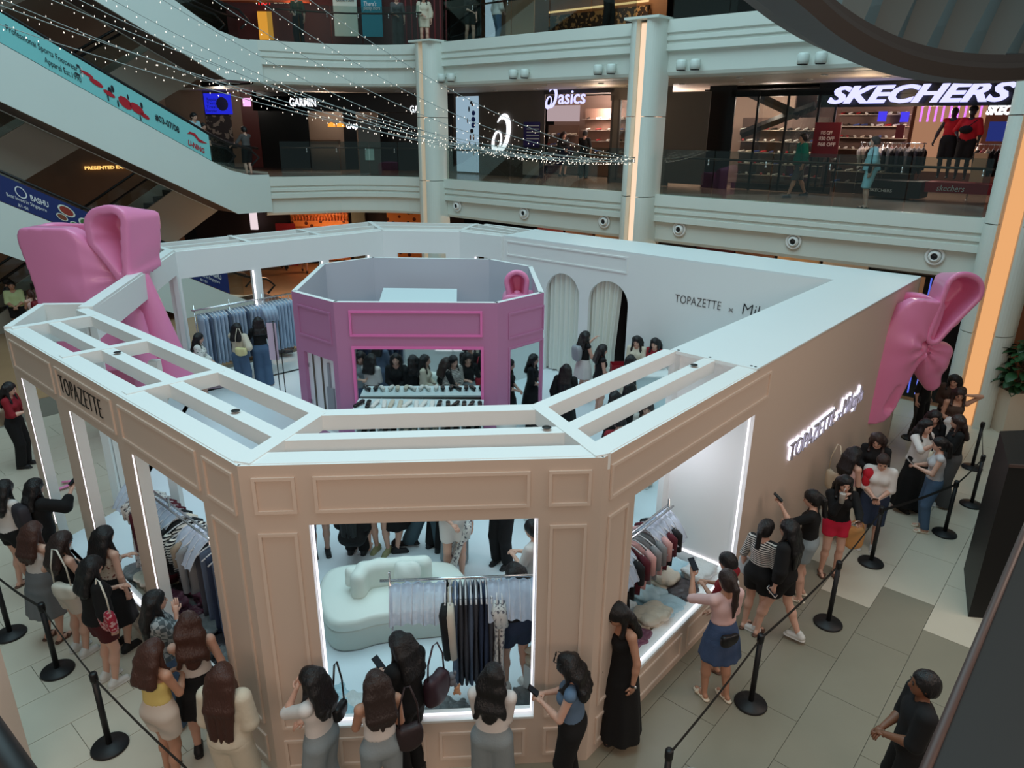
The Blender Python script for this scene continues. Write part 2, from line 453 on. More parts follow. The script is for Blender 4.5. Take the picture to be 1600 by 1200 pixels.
SKINS = {'a': mat('skin_light', (208, 164, 144), .5), 'b': mat('skin_tan', (182, 136, 112), .5), 'c': mat('skin_brown', (120, 78, 56), .5)}
EYE = mat('eye_dark', (26, 18, 16), .3); LIP = mat('lips', (168, 84, 82), .45)
HAIRM = {'k': mat('hair_black', (20, 17, 18), .42, bump=.5, bscale=90, stretch=(1, 1, .08)), 'b': mat('hair_brown', (46, 31, 27), .42, bump=.5, bscale=90, stretch=(1, 1, .08)),
         'r': mat('hair_auburn', (66, 38, 30), .42, bump=.5, bscale=90, stretch=(1, 1, .08)), 'g': mat('hair_grey', (70, 66, 64), .6, bump=.5, bscale=90)}
PCACHE = {}
def body_mesh(pose, male, h, key):
    k = ('body', key, male, h)
    if k in PCACHE: return PCACHE[k]
    J = skel(pose); pts = [J['H']((0, 0, 1.62)), (0, 0, 0)]
    for a in J['arms']: pts += list(a)
    for a in J['legs']: pts += list(a)
    pts = np.array([np.array(p, float) for p in pts]); lo = pts.min(0)-.16; hi = pts.max(0)+.16; lo[2] = min(pts[:, 2].min(), .02)-.03
    F = Field(lo, hi, h)
    torso_prims(F, J, -.004, male); head_prims(F, J)
    for s, (sh, el, wr) in zip((-1, 1), J['arms']):
        w = 1.18 if male else 1.0
        F.cone(J['T']((s*.06, -.005, 1.335)), sh, .040, .048*w, .04)
        F.cone(sh, el, .044*w, .035*w, .02); F.cone(el, el+(wr-el)*.35, .036*w, .036*w, .015); F.cone(el+(wr-el)*.3, wr, .035*w, .022*w, .015)
        F.cone(wr, wr+(wr-el)*.12, .021, .02, .01)
    for hip, kn, ank in J['legs']:
        F.cone(hip, kn, .088, .053, .03); F.cone(kn, kn+(ank-kn)*.35+np.array([0, -.012, 0]), .050, .053, .02); F.cone(kn+(ank-kn)*.3, ank, .052, .031, .02)
        F.cone(ank+np.array([0, -.03, -.035]), ank+np.array([0, .13, -.05]), .030, .024, .02)
    V, Q = F.nets()
    mb = MB()
    for s, (sh, el, wr) in zip((-1, 1), J['arms']): hand_geo(mb, wr, el, s, J, .55)
    H, Mh = J['H'], Matrix(J['Mh'].tolist())
    for s in (-1, 1):
        mb.ell(H((s*.029, .0845, 1.513)), (.013, .006, .007), Mh, 6, 4, 1)
        mb.ell(H((s*.030, .086, 1.534)), (.018, .006, .003), Mh, 6, 4, 1)
    mb.ell(H((0, .0895, 1.457)), (.020, .008, .007), Mh, 6, 4, 2)
    me = fast_mesh('body', V, Q, (mb.v, mb.f, mb.m)); PCACHE[k] = (me, J); return PCACHE[k]
TOPS = {  # sleeve (-1: bare shoulder), bottom z, neck radius, inflate
    'tee': (.62, .90, .078, .016), 'crop': (.55, 1.02, .078, .014), 'long': (.97, .92, .075, .018), 'loose': (.75, .86, .08, .034), 'puff': (.9, .96, .09, .03),
    'tank': (-1, .94, .0, .012), 'tube': (-2, 1.0, .0, .012), 'vest': (0, .93, .085, .016), 'polo': (.6, .86, .06, .026), 'off': (.95, 1.0, .0, .016)}
def top_mesh(pose, typ, male, h, key, skirt=None, belly=0.0):
    k = ('top', key, typ, male, h, skirt, belly)
    if k in PCACHE: return PCACHE[k]
    J = skel(pose); T, Mt = J['T'], J['Mt']; sl, zb, nr, inf = TOPS[typ]
    pts = [T((0, 0, 1.36)), np.array((0, 0, (skirt or zb)))]
    for a in J['arms']: pts += [a[0], a[1]] + ([a[2]] if sl > .5 or sl == .95 else [])
    pts = np.array(pts); lo = pts.min(0)-.2; hi = pts.max(0)+.2; lo[2] = (skirt or zb)-.03
    if skirt: lo[:2] = np.minimum(lo[:2], -.42); hi[:2] = np.maximum(hi[:2], .42)
    F = Field(lo, hi, h)
    torso_prims(F, J, inf, male, belly=belly)
    w = 1.18 if male else 1.0
    if sl >= 0:
        for s, (sh, el, wr) in zip((-1, 1), J['arms']):
            F.cone(T((s*.06, -.005, 1.33)), sh, .044+inf*.5, .044*w+inf*.8, .025 if male else .04)
            L = sl*.5; e = .012 if typ in ('loose', 'puff') else 0
            if L > .265: F.cone(sh, el, .045*w+inf, .038*w+inf+e, .02); q = el+(wr-el)*min(1, (L-.265)/.235); F.cone(el, q, .038*w+inf+e, .028*w+inf*.8+e, .015)
            elif L > 0: F.cone(sh, sh+(el-sh)*(L/.265), .045*w+inf, .042*w+inf+e, .02)
        F.cone(T((0, .0, 1.33)), T((0, .01, 1.50)), nr*.72, nr*1.1, .01, 'd', Mt)
    elif typ == 'off':
        for s, (sh, el, wr) in zip((-1, 1), J['arms']):
            F.cone(sh+(el-sh)*.25, el, .052, .045, .02); F.cone(el, wr, .044, .034, .015)
    if sl < 0:
        zt = {'tank': 1.275, 'tube': 1.245, 'off': 1.285}[typ]; n = Mt @ np.array([0, 0, 1.]); c = T((0, 0, zt))
        F.cut(lambda X, Y, Z: (X-c[0])*n[0]+(Y-c[1])*n[1]+(Z-c[2])*n[2])
    if typ == 'tank':
        for s in (-1, 1):
            q = [T((s*.075, .10, 1.24)), T((s*.088, .055, 1.335)), T((s*.090, -.02, 1.372)), T((s*.080, -.085, 1.30)), T((s*.07, -.10, 1.24))]
            for a, b in zip(q, q[1:]): F.cone(a, b, max(.010, h*.75), max(.010, h*.75), .006)
    if skirt:
        def f(X, Y, Z):
            t = np.clip((.98-Z)/(.98-skirt), 0, 1); th = np.arctan2(Y, X)
            r = .125+.05*np.minimum(t*4, 1)+.10*t; r = r+.012*t*np.sin(9*th+2)
            return np.maximum((np.sqrt(X*X+(Y*1.2)**2)-r)*.85, np.maximum(Z-1.0, skirt-Z))
        F.fn((-.42, -.42, skirt-.05), (.42, .42, 1.02), f, .03)
    else:
        z0 = zb
        F.cut(lambda X, Y, Z: z0-Z+0*X)
    V, Q = F.nets(); me = fast_mesh('top', V, Q); PCACHE[k] = me; return me
def bottom_mesh(pose, typ, h, key):
    k = ('bot', key, typ, h)
    if k in PCACHE: return PCACHE[k]
    J = skel(pose); hem, inf, fl = {'shorts': (.62, .018, .02), 'jeans': (.07, .014, .012), 'wide': (.035, .02, .06), 'slacks': (.06, .02, .028), 'bike': (.55, .01, 0), 'knee': (.46, .025, .02),
        'mini': (.58, .02, 0), 'skirt': (.42, .02, 0), 'maxi': (.10, .02, 0), 'hotpants': (.68, .016, .012)}[typ]
    pts = []
    for a in J['legs']: pts += list(a)
    pts = np.array(pts); lo = pts.min(0)-.2; hi = pts.max(0)+.2; hi[2] = 1.06; lo[2] = max(lo[2], -.02)
    F = Field(lo, hi, h)
    F.ell((0, -.005, .885), (.158+inf, .112+inf, .12+inf), None, .035); F.ell((0, .005, .985), (.124+inf, .090+inf, .12+inf), None, .035)
    if typ in ('mini', 'skirt', 'maxi'):
        ex = {'mini': .055, 'skirt': .07, 'maxi': .09}[typ]
        cen = (J['legs'][0][2]+J['legs'][1][2])/2
        def f(X, Y, Z):
            t = np.clip((.95-Z)/(.95-hem), 0, 1); t2 = np.clip((.95-Z)/.9, 0, 1); X = X-cen[0]*t2; Y = Y-cen[1]*t2; th = np.arctan2(Y, X)
            r = .135+.045*np.minimum(t*3, 1)+ex*t+.009*t*np.sin(10*th+1)
            return np.maximum((np.sqrt(X*X+(Y*1.2)**2)-r)*.85, np.maximum(Z-.98, hem-Z))
        F.fn((-.36, -.4, hem-.05), (.36, .4, 1.0), f, .03)
    else:
        for hip, kn, ank in J['legs']:
            F.cone(hip, kn, .092+inf, .056+inf+fl*.5, .03)
            F.cone(kn, ank+np.array([0, 0, -.03]), .054+inf+fl*.5, .036+inf+fl, .02)
    F.cut(lambda X, Y, Z: np.maximum(hem-Z, Z-1.03)+0*X) if not pose.get('sit') else F.cut(lambda X, Y, Z: np.maximum(Z-1.03, Y-.33)+0*X)
    V, Q = F.nets(); me = fast_mesh('bottom', V, Q); PCACHE[k] = me; return me
def hair_mesh(pose, typ, h, key):
    k = ('hair', key, typ, h)
    if k in PCACHE: return PCACHE[k]
    J = skel(pose); H, Mh, T = J['H'], J['Mh'], J['T']
    base, _, ln = typ.partition('-'); end = {'': 1.18, 's': 1.30, 'm': 1.14, 'l': 1.02, 'x': .92}[ln]
    c = H((0, 0, 1.5)); lo = np.array([c[0]-.28, c[1]-.3, end-.12 if base in ('long', 'wavy', 'tail') else c[2]-.25]); hi = np.array([c[0]+.28, c[1]+.3, c[2]+.22])
    lo = np.minimum(lo, T((0, 0, 1.1))-np.array([.25, .3, 0])) if base in ('long', 'wavy', 'tail') else lo
    F = Field(lo, hi, h)
    F.ell(H((0, -.012, 1.535)), (.090, .106, .098), Mh, .02)
    F.ell(H((0, -.045, 1.48)), (.088, .075, .09), Mh, .03)
    if base in ('long', 'wavy', 'bob'):
        e = end if base != 'bob' else 1.36
        for x in (-.085, -.05, 0, .05, .085):
            a = H((x*.9, -.055, 1.52)); q = H((x*1.05, -.07, 1.42))
            F.cone(a, q, .045, .042, .03)
            if base != 'bob':
                b = T((x*1.15, -.115-.01*(1-abs(x)/.09), 1.26)); F.cone(q, b, .042, .038, .03)
                w = .018*math.sin(x*90) if base == 'wavy' else 0
                F.cone(b, T((x*(1.25 if base == 'wavy' else 1.05)+w, -.125, e+abs(x)*.5)), .038, .026 if base == 'wavy' else .018, .025)
            else: F.cone(q, H((x*1.1, -.065, 1.38)), .042, .03, .03)
        for s in (-1, 1):
            a = H((s*.080, -.01, 1.54)); q = H((s*.088, .012, 1.43)); F.cone(a, q, .026, .026, .02)
            if base != 'bob':
                b = T((s*.10, .055, 1.30)); F.cone(q, b, .026, .026, .02); F.cone(b, T((s*.095, .095, max(1.16, e))), .025, .012, .02)
    if base == 'tail':
        a = H((0, -.10, 1.55)); q = H((0, -.15, 1.47)); b = T((0, -.145, 1.30)); F.cone(a, q, .03, .034, .015); F.cone(q, b, .034, .034, .02); F.cone(b, T((0, -.14, end)), .034, .012, .02)
    if base == 'bun':
        F.ell(H((0, -.085, 1.60)), (.045, .045, .04), Mh, .01)
    if base in ('short', 'tail', 'bun'):
        F.ell(H((0, .105, 1.462)), (.085, .105, .100), Mh, .012, 'd')
        n = H((0, 0, 1.43)); u = Mh @ np.array([0, 0, 1.]); F.cut(lambda X, Y, Z: -((X-n[0])*u[0]+(Y-n[1])*u[1]+(Z-n[2])*u[2]) if base == 'short' else -1.0+0*X*Y*Z)
    else:
        F.ell(H((0, .115, 1.468)), (.060, .095, .098), Mh, .012, 'd')
    cc = H((0, -.01, 1.5)); r_ = 30 if base != 'wavy' else 17
    X, Y, Z = F.xyz((slice(None),)*3); F.F = (F.F+.0028*np.sin(r_*np.arctan2(Y-cc[1], X-cc[0]+1e-6)+(14*Z if base == 'wavy' else 2*Z))+(.006*np.sin(38*Z+9*X) if base == 'wavy' else 0)).astype(np.float32)
    V, Q = F.nets(); me = fast_mesh('hair', V, Q); PCACHE[k] = me; return me
def shoe_mesh(kind):
    k = ('shoe', kind)
    if k in PCACHE: return PCACHE[k]
    F = Field((-.07, -.09, -.01), (.07, .19, .13), .009)
    if kind == 'sandal':
        F.cone((0, -.045, .012), (0, .13, .012), .036, .040, .01, sc=(1, 1, 2.4)); F.cone((-.04, .085, .03), (.04, .085, .03), .022, .022, .01, sc=(1, 1, 1)); F.cone((-.034, 0.0, .035), (.034, .0, .035), .012, .012, .01)
    else:
        F.cone((0, -.04, .045), (0, .12, .035), .042, .036, .02); F.cone((0, -.03, .05), (0, -.01, .085), .04, .04, .02); F.cone((0, -.045, .010), (0, .135, .010), .045, .045, .006, sc=(1, 1, 3))
    F.cut(lambda X, Y, Z: .0-Z+0*X*Y)
    V, Q = F.nets(); me = fast_mesh('shoe', V, Q); PCACHE[k] = me; return me
NP = [0]
def withmat(me, mats):
    key = (me.name, tuple(m.name for m in mats))
    if key in PCACHE: return PCACHE[key]
    if len(me.materials) == 0: m2 = me
    else: m2 = me.copy(); m2.materials.clear()
    for m in mats: m2.materials.append(m)
    PCACHE[key] = m2; return m2
def person(label, loc, face, pose, top, bottom, hair, shoes=('shoe', None), skin='a', male=False, ht=1.62, res=.02, group=None, dress=None, belly=0.0, extra=None):
    """loc: xyz of the feet; face: heading in degrees, 0 = away from the photographer, 90 = right."""
    key = repr(sorted(pose.items(), key=str))
    root = empty('person', loc, label, 'person', group, -math.radians(face), local=True); root.scale = (ht/1.62,)*3
    if male: root.scale = (ht/1.62*1.03, ht/1.62*1.03, ht/1.62)
    me, J = body_mesh(pose, male, res, key)
    def link(name, m, mats, parent=root):
        o = bpy.data.objects.new(name, withmat(m, mats)); COL.objects.link(o); o.parent = parent; return o
    link('body', me, [SKINS[skin], EYE, LIP])
    ds = dress
    link('dress' if ds else {'tank': 'tank_top', 'tube': 'tube_top', 'polo': 'polo_shirt', 'tee': 't_shirt', 'crop': 'crop_top', 'vest': 'vest', 'long': 'sweater', 'loose': 'shirt', 'puff': 'blouse', 'off': 'off_shoulder_top'}[top[0]],
         top_mesh(pose, top[0], male, res, key, ds, belly), [top[1]])
    if not ds and bottom: link({'shorts': 'shorts', 'jeans': 'jeans', 'wide': 'wide_trousers', 'slacks': 'trousers', 'bike': 'bike_shorts', 'knee': 'long_shorts', 'mini': 'mini_skirt', 'skirt': 'skirt', 'maxi': 'long_skirt', 'hotpants': 'shorts'}[bottom[0]],
         bottom_mesh(pose, bottom[0], res, key), [bottom[1]])
    if hair: link('hair', hair_mesh(pose, hair[0], min(res, .016), key), [HAIRM[hair[1]]])
    if shoes and shoes[1]:
        for hip, kn, ank in J['legs']:
            o = link('shoe', shoe_mesh(shoes[0]), [shoes[1]]); o.location = (ank[0], ank[1]-.005, ank[2]-.075)
    root['_J'] = 0
    return root, J
def on_person(root, J, p):
    s = root.scale; a = root.rotation_euler.z; x, y, z = p[0]*s[0], p[1]*s[1], p[2]*s[2]
    return (root.location.x+x*math.cos(a)-y*math.sin(a), root.location.y+x*math.sin(a)+y*math.cos(a), root.location.z+z)
# ================================================================ the mall
def glass_node(name, tint, refl=0.10, rough=0.02):
    if name in MATS: return MATS[name]
    m = bpy.data.materials.new(name); m.use_nodes = True; nt = m.node_tree
    nt.nodes.remove(nt.nodes['Principled BSDF'])
    t = nt.nodes.new('ShaderNodeBsdfTransparent'); t.inputs[0].default_value = (*tint, 1)
    g = nt.nodes.new('ShaderNodeBsdfGlossy'); g.inputs['Roughness'].default_value = rough; g.inputs[0].default_value = (.9, 1, 1, 1)
    lw = nt.nodes.new('ShaderNodeLayerWeight'); lw.inputs[0].default_value = 0.25
    ma = nt.nodes.new('ShaderNodeMath'); ma.operation = 'MULTIPLY_ADD'; ma.inputs[1].default_value = 0.5; ma.inputs[2].default_value = refl
    mx = nt.nodes.new('ShaderNodeMixShader')
    nt.links.new(lw.outputs['Fresnel'], ma.inputs[0]); nt.links.new(ma.outputs[0], mx.inputs[0]); nt.links.new(t.outputs[0], mx.inputs[1]); nt.links.new(g.outputs[0], mx.inputs[2])
    nt.links.new(mx.outputs[0], nt.nodes['Material Output'].inputs[0]); MATS[name] = m; return m
GLASS = glass_node('balustrade_glass', (.74, .80, .78), .03)
SHOPGL = glass_node('shop_glass', (.82, .84, .83), .03)
TILE = mat('floor_tile_beige', (196, 186, 168), 0.32, var=.06, vscale=2.0)
TILE2 = mat('floor_tile_taupe', (134, 128, 112), 0.32, var=.08, vscale=2.0)
TILE3 = mat('floor_tile_grey_green', (150, 158, 148), 0.32, var=.06, vscale=2.0)
GROUT = mat('floor_grout', (120, 112, 100), 0.8)
mb = MB(); mb.box(-40, 30, -12, 42, -.3, -.012); f = struct(mb.build('floor', GROUT)); f['_org'] = (0, 0, 0)
# tiles, each its own piece
tm = {}
def inside_booth(u, v): return (v-8.8 < (u+1.2)*1.333 and -2.3 < u < 10.9 and 0.1 < v < 14.3 and (u+2.17)*2.14+(v)*2.18 > 2.14*2.18)
base_tile = None
for iv in range(-11, 24):
    v0 = -0.13-0.645*0 + iv*0.645 if False else -1.415+iv*0.645
    for iu in range(-6, 12):
        u0 = 1.93+iu*1.30+(0.65 if iv % 2 else 0)
        if inside_booth(u0+.65, v0+.32) and inside_booth(u0+.1, v0+.1) and inside_booth(u0+1.2, v0+.1) and inside_booth(u0+.1, v0+.6): continue
        c = P(u0+.65, v0+.32)
        d = c[1]*math.cos(PITCH)+CH*math.sin(PITCH)
        if c[1] < 3.2: continue
        px = 800+FPX*c[0]/d; py = 600+FPX*(CH*math.cos(PITCH)-c[1]*math.sin(PITCH))/d
        if not (-90 < px < 1690 and 330 < py < 1300): continue
        if base_tile is None:
            m_ = MB(); m_.box(0, 1.294, 0, .639, -.012, 0); base_tile = m_.mesh('floor_tile')
        k = 'T2' if (u0+.65 < 4.6 and u0 > -1.6 and v0 < .4) else 'T1'
        if k not in tm:
            q = base_tile.copy(); q.materials.append({'T1': TILE, 'T2': TILE2, 'T3': TILE3}[k]); tm[k] = q
        o = bpy.data.objects.new('floor_tile', tm[k]); COL.objects.link(o); o.parent = f
        o.location = P(u0, v0, 0); o.rotation_euler = (0, 0, math.atan2(UY, UX))
mb = MB(); mb.uvbox(10.9, 24, -3.0, 26, -.011, -.002); mb.uvbox(3.0, 10.9, 14.6, 26, -.011, -.002); mb.uvbox(-9, 3.0, 15.4, 26, -.011, -.002)
struct(mb.build('floor_far', mat('far_floor', (176, 140, 106), .25, var=.1, vscale=1.5)))

def sweep(path, prof, mb, mi=0):          # path in (u,v); prof (inset, z): inset > 0 moves away from the void
    n = len(path); off = []
    for i in range(n):
        a = Vector(path[max(i-1, 0)]); b = Vector(path[i]); c = Vector(path[min(i+1, n-1)])
        d1 = (b-a).normalized() if i > 0 else (c-b).normalized(); d2 = (c-b).normalized() if i < n-1 else d1
        n1 = Vector((d1.y, -d1.x)); n2 = Vector((d2.y, -d2.x)); m = (n1+n2).normalized(); m = m/max(.4, m.dot(n1)); off.append(m)
    vs_ = []; k = len(prof)
    for p, m in zip(path, off):
        for ins, z in prof: vs_.append(P(p[0]+m.x*ins, p[1]+m.y*ins, z))
    fs = [(i*k+j, i*k+j+1, (i+1)*k+j+1, (i+1)*k+j) for i in range(n-1) for j in range(k-1)]
    return mb.add(vs_, fs, mi)
def arc_corner(a, c, b, n=6):
    a, c, b = Vector(a), Vector(c), Vector(b)
    return [tuple((a*(1-t)**2+c*2*t*(1-t)+b*t*t)) for t in [i/n for i in range(n+1)]]
RIM = [(13.1, -6.5), (13.1, 14.8)] + arc_corner((13.1, 16.2), (12.9, 18.0), (11.3, 19.2)) + [(8.9, 20.25)]
for lv, (zt, nm) in enumerate(((4.3, 'wall_level_two_fascia'), (8.62, 'wall_level_three_fascia'))):
    mb = MB()
    prof = [(.30, zt-.02), (.30, zt+.06), (0, zt+.06), (0, zt-.24), (.05, zt-.26), (.05, zt-.32), (.02, zt-.33), (.02, zt-.42), (.07, zt-.44), (.07, zt-.50), (.03, zt-.51), (.03, zt-.66), (.16, zt-.68), (.16, zt-1.16), (.20, zt-1.24), (.32, zt-1.26), (1.2, zt-1.26)]
    sweep(RIM, prof, mb); o = struct(mb.build(nm, FASC))
    mb = MB()
    pts = [P(u+.2, v)[:2] for u, v in RIM] + [P(8.9, 40)[:2], P(34, 40)[:2], P(34, -6.5)[:2]]
    mb.prism(pts, zt-.12, zt-.02)
    struct(mb.build('floor_level_two' if lv == 0 else 'floor_level_three', mat('gallery_floor', (150, 128, 112), .22, var=.08, vscale=1.2)))
    mb = MB()
    pts = [P(u+.9, v)[:2] for u, v in RIM] + [P(9.2, 40)[:2], P(34, 40)[:2], P(34, -6.5)[:2]]
    mb.prism(pts, zt-1.27, zt-1.2); struct(mb.build('ceiling_under_level_two' if lv == 0 else 'ceiling_under_level_three', SOFF))
# top band that keeps the gallery of level three dark
mb = MB(); mb.prism([P(u+1.0, v)[:2] for u, v in RIM] + [P(9.2, 40)[:2], P(34, 40)[:2], P(34, -6.5)[:2]], 11.7, 11.9); struct(mb.build('ceiling_upper_gallery', SOFF))
mb = MB(); mb.uvbox(24, 24.3, -6.5, 40, -.2, 12); struct(mb.build('wall_back', mat('gallery_back_wall', (60, 52, 48), .8)))
mb = MB(); mb.box(-32, -3, 35.5, 35.8, -.2, 14); struct(mb.build('wall_far_left', mat('gallery_back_wall', (60, 52, 48), .8)))
mb = MB(); mb.uvbox(12.0, 24, -3.3, -3.0, 0, 3.04); mb.uvbox(13.3, 24, -3.3, -3.0, 3.04, 12); struct(mb.build('wall_right', mat('stone_wall_tan', (206, 178, 152), .5)))
mb = MB(); mb.uvbox(-14, 8.9, 27, 27.3, -.2, 14); struct(mb.build('wall_left', mat('wood_batten_wall', (104, 84, 70), .7, var=.15, vscale=2)))

# ---- pillars with light strips
def pillar(v, wid, stripw, col, strength, label, zt=8.68):
    c = P(12.98, v, 0); e = empty('pillar', c, label, 'pillar', 'atrium pillars with light strips')
    for s in (-1, 1):
        mb = MB(); vs0 = v+s*(stripw/2+.02); vs1 = v+s*wid/2; r = abs(vs1-vs0)
        pts = []
        for k in range(9):
            t = math.pi*k/16*1.0; pts.append(P(12.98-.36*math.sin(math.pi/2-t)*1.0-.02, vs0+s*r*math.sin(t))[:2])
        pts += [P(13.35, vs1)[:2], P(13.35, vs0)[:2]]
        zs = [0.0, 2.05, 2.07, 4.29, 4.31, 6.35, 6.37, zt]
        for z0, z1 in zip(zs[::2], zs[1::2]): mb.prism(pts, z0, z1)
        mb.build('half_column', FASC, e)
    mb = MB(); mb.uvbox(12.80, 13.3, v-stripw/2-.02, v+stripw/2+.02, 0, zt-.05); mb.build('light_channel', mat('light_channel_paint', (225, 200, 170), .5), e)
    mb = MB(); mb.uvbox(12.77, 12.80, v-stripw*.42, v+stripw*.42, 0, zt-.08); mb.build('light_strip', glow('pillar_strip_%s' % label[:5], col, strength), e)
    mb = MB(); mb.uvbox(12.55, 13.3, v-wid/2-.05, v+wid/2+.05, zt, zt+.06); mb.build('cap', FASC, e)
    return e
pillar(16.15, .95, .16, (255, 206, 160), .85, 'slim pale pillar with a light strip beside the dark watch shop, farthest left')
pillar(7.75, .92, .26, (255, 222, 190), .95, 'middle pale pillar with a cream light strip between the two shoe shops')
pillar(-1.02, .98, .36, (255, 186, 124), .78, 'nearest pale pillar with a broad orange light strip beside the potted plant')

# ---- glass balustrades
def balustrade(path, z, n, label, grp):
    a = P(*path[0], z); e = empty('glass_balustrade', a, label, 'railing', grp)
    pts = []
    for p, q in zip(path, path[1:]):
        L = math.hypot(q[0]-p[0], q[1]-p[1]); pts.append((p, q, L))
    tot = sum(x[2] for x in pts)
    def pt(s):
        for p, q, L in pts:
            if s <= L+1e-6: t = s/L; return (p[0]+(q[0]-p[0])*t, p[1]+(q[1]-p[1])*t)
            s -= L
        return path[-1]
    for i in range(n):
        p = P(*pt(tot*i/n+.015)); q = P(*pt(tot*(i+1)/n-.015))
        mb = MB(); mb.seg(p, q, .018, z+.02, z+1.20); mb.build('glass_panel', GLASS, e)
        m = ((p[0]*.9+q[0]*.1), (p[1]*.9+q[1]*.1)); mb = MB()
        mb.rod((m[0], m[1], z+.98), (m[0]+.0*UX, m[1], z+.86), .018, 6); mb.ell((m[0], m[1], z+.86), (.03, .03, .03), None, 6, 4); mb.build('bracket', STEEL, e)
    K = max(2, int(tot/.8)); hp = [(*P(pt(tot*i/K)[0]+.07, pt(tot*i/K)[1])[:2], z+.99) for i in range(K+1)]
    mb = MB(); mb.ring_tube(hp, .028, 6); mb.build('handrail', mat('bronze_rail', (74, 58, 50), .35, .6), e)
    return e
g = 'glass balustrades along the galleries'
balustrade([(13.18, -.45), (13.18, 7.2)], 4.34, 5, 'glass balustrade with bronze rail in front of the large shoe shop with red mannequins', g)
balustrade([(13.18, 8.3), (13.18, 15.6)], 4.34, 5, 'glass balustrade with bronze rail in front of the grey shoe shop', g)
balustrade([(13.18, 16.75)] + arc_corner((13.15, 16.8), (12.9, 18.0), (11.3, 19.3)) + [(9.5, 20.1)], 4.34, 5, 'curved glass balustrade in front of the dark watch shop on the left', g)
balustrade([(13.18, -.45), (13.18, 7.2)], 8.66, 5, 'upper level glass balustrade right of the middle pillar', g)
balustrade([(13.18, 8.3), (13.18, 15.6)], 8.66, 5, 'upper level glass balustrade between the two left pillars', g)
balustrade([(13.18, 16.75)] + arc_corner((13.15, 16.8), (12.9, 18.0), (11.3, 19.3)) + [(9.5, 20.1)], 8.66, 5, 'upper level curved glass balustrade at the top left', g)

# ---- round air nozzles and spotlights on the fascias
NZ = None
for i, (v, nm) in enumerate(((15.17, 'round white air nozzle on the fascia, beside the farthest left pillar'), (12.1, 'round white air nozzle on the fascia, below the swirl logo'), (9.0, 'round white air nozzle on the fascia, just left of the middle pillar'),
                         (6.53, 'round white air nozzle on the fascia, just right of the middle pillar'), (3.39, 'round white air nozzle above the open corner of the booth roof'), (0.28, 'largest round white air nozzle, above the right pink bow'))):
    c = P(13.24, v, 3.47)
    if NZ is None:
        NZ = empty('air_nozzle', (0, 0, 0), nm, 'vent', 'air nozzles on the lower fascia', local=True)
        mb = MB(); mb.lathe([(.20, 0), (.20, .03), (.17, .045), (.14, .02), (.14, -.0)], n=24); mb.build('outer_ring', WHITE, NZ)
        mb = MB(); mb.lathe([(.135, 0), (.13, .05), (.10, .09), (.075, .10), (.07, .05)], n=20); mb.build('nozzle_ball', WHITE, NZ)
        mb = MB(); mb.lathe([(.07, .06), (.065, .075)], n=16); mb.build('nozzle_opening', BLACK, NZ)
        o = NZ
    else: o = copy_thing(NZ, c, None, nm)
    o.location = c; o.rotation_euler = (0, -math.pi/2, math.atan2(UY, UX))
SP = None
for i, v in enumerate((15.63, 15.18, 12.47, 12.01, 9.34, 8.91, 6.78, 6.39, 3.69, 3.29)):
    c = P(13.26, v, 7.68)
    if SP is None:
        SP = empty('spotlight', (0, 0, 0), 'x', 'lamp', 'paired spotlights on the upper fascia', local=True)
        mb = MB(); mb.lathe([(.10, -.10), (.105, -.03), (.105, .06), (.08, .09)], n=16); mb.build('lamp_body', mat('lamp_white', (205, 214, 208), .4), SP)
        mb = MB(); mb.lathe([(.09, -.115), (.09, -.09)], n=12); mb.build('lamp_lens', BLACK, SP)
        mb = MB(); mb.box(.06, .26, -.02, .02, .02, .10); mb.ell((.24, 0, .08), (.05, .07, .09)); mb.build('mounting_arm', mat('lamp_white', (205, 214, 208), .4), SP)
        o = SP
    else: o = copy_thing(SP, c)
    o.location = (c[0]-.22*UX, c[1]-.22*UY, 7.60); o.rotation_euler = (0, 0, math.atan2(UY, UX)); o.scale = (1.25, 1.25, 1.25)
    o['label'] = ('left' if i % 2 == 0 else 'right') + ' one of the pair of white spotlights ' + ('beside the farthest left pillar', 'left of the swirl logo sign', 'just left of the middle pillar', 'just right of the middle pillar', 'above the dark shop window')[i//2]
# downlights in the soffits
DL = None; lab = 'small round downlight glowing in the gallery soffit'
for dli, (u, v, z) in enumerate([(14.6, 1.5+2.2*i, 7.35) for i in range(7)] + [(16.1, 0.8+1.9*i, 7.35) for i in range(9)] + [(14.6, 17.5, 7.35), (14.4, 19.5, 7.35)] + [(14.8, .8+3*i, 3.03) for i in range(6)]):
    if DL is None:
        DL = empty('downlight', (0, 0, 0), lab, 'lamp', 'downlights in the gallery soffits', local=True)
        mb = MB(); mb.lathe([(.10, -.02), (.085, -.022), (.085, .0)], n=14); mb.build('trim_ring', WHITE, DL)
        mb = MB(); mb.lathe([(.08, -.012), (.07, -.010)], n=12); mb.build('lamp_disc', glow('downlight_glow', (255, 225, 190), 9), DL); o = DL
    else: o = copy_thing(DL, P(u, v, z))
    o.location = P(u, v, z); o['label'] = 'small glowing downlight, %s soffit, %s row, %s from the right' % ('upper' if z > 5 else 'lower', 'front' if u < 15 else 'rear', ('first second third fourth fifth sixth seventh eighth ninth tenth eleventh'.split())[max(0, min(10, int((v-.5)/(2.2 if z > 5 and u < 15 else 1.9 if z > 5 else 3))))])
# real light from the galleries
def pt(loc, e, col=(1, .72, .45), r=.3):
    l = bpy.data.lights.new('lamp_light', 'POINT'); l.energy = e; l.color = col; l.shadow_soft_size = r
    o = bpy.data.objects.new('lamp_light', l); COL.objects.link(o); o.location = loc; return o

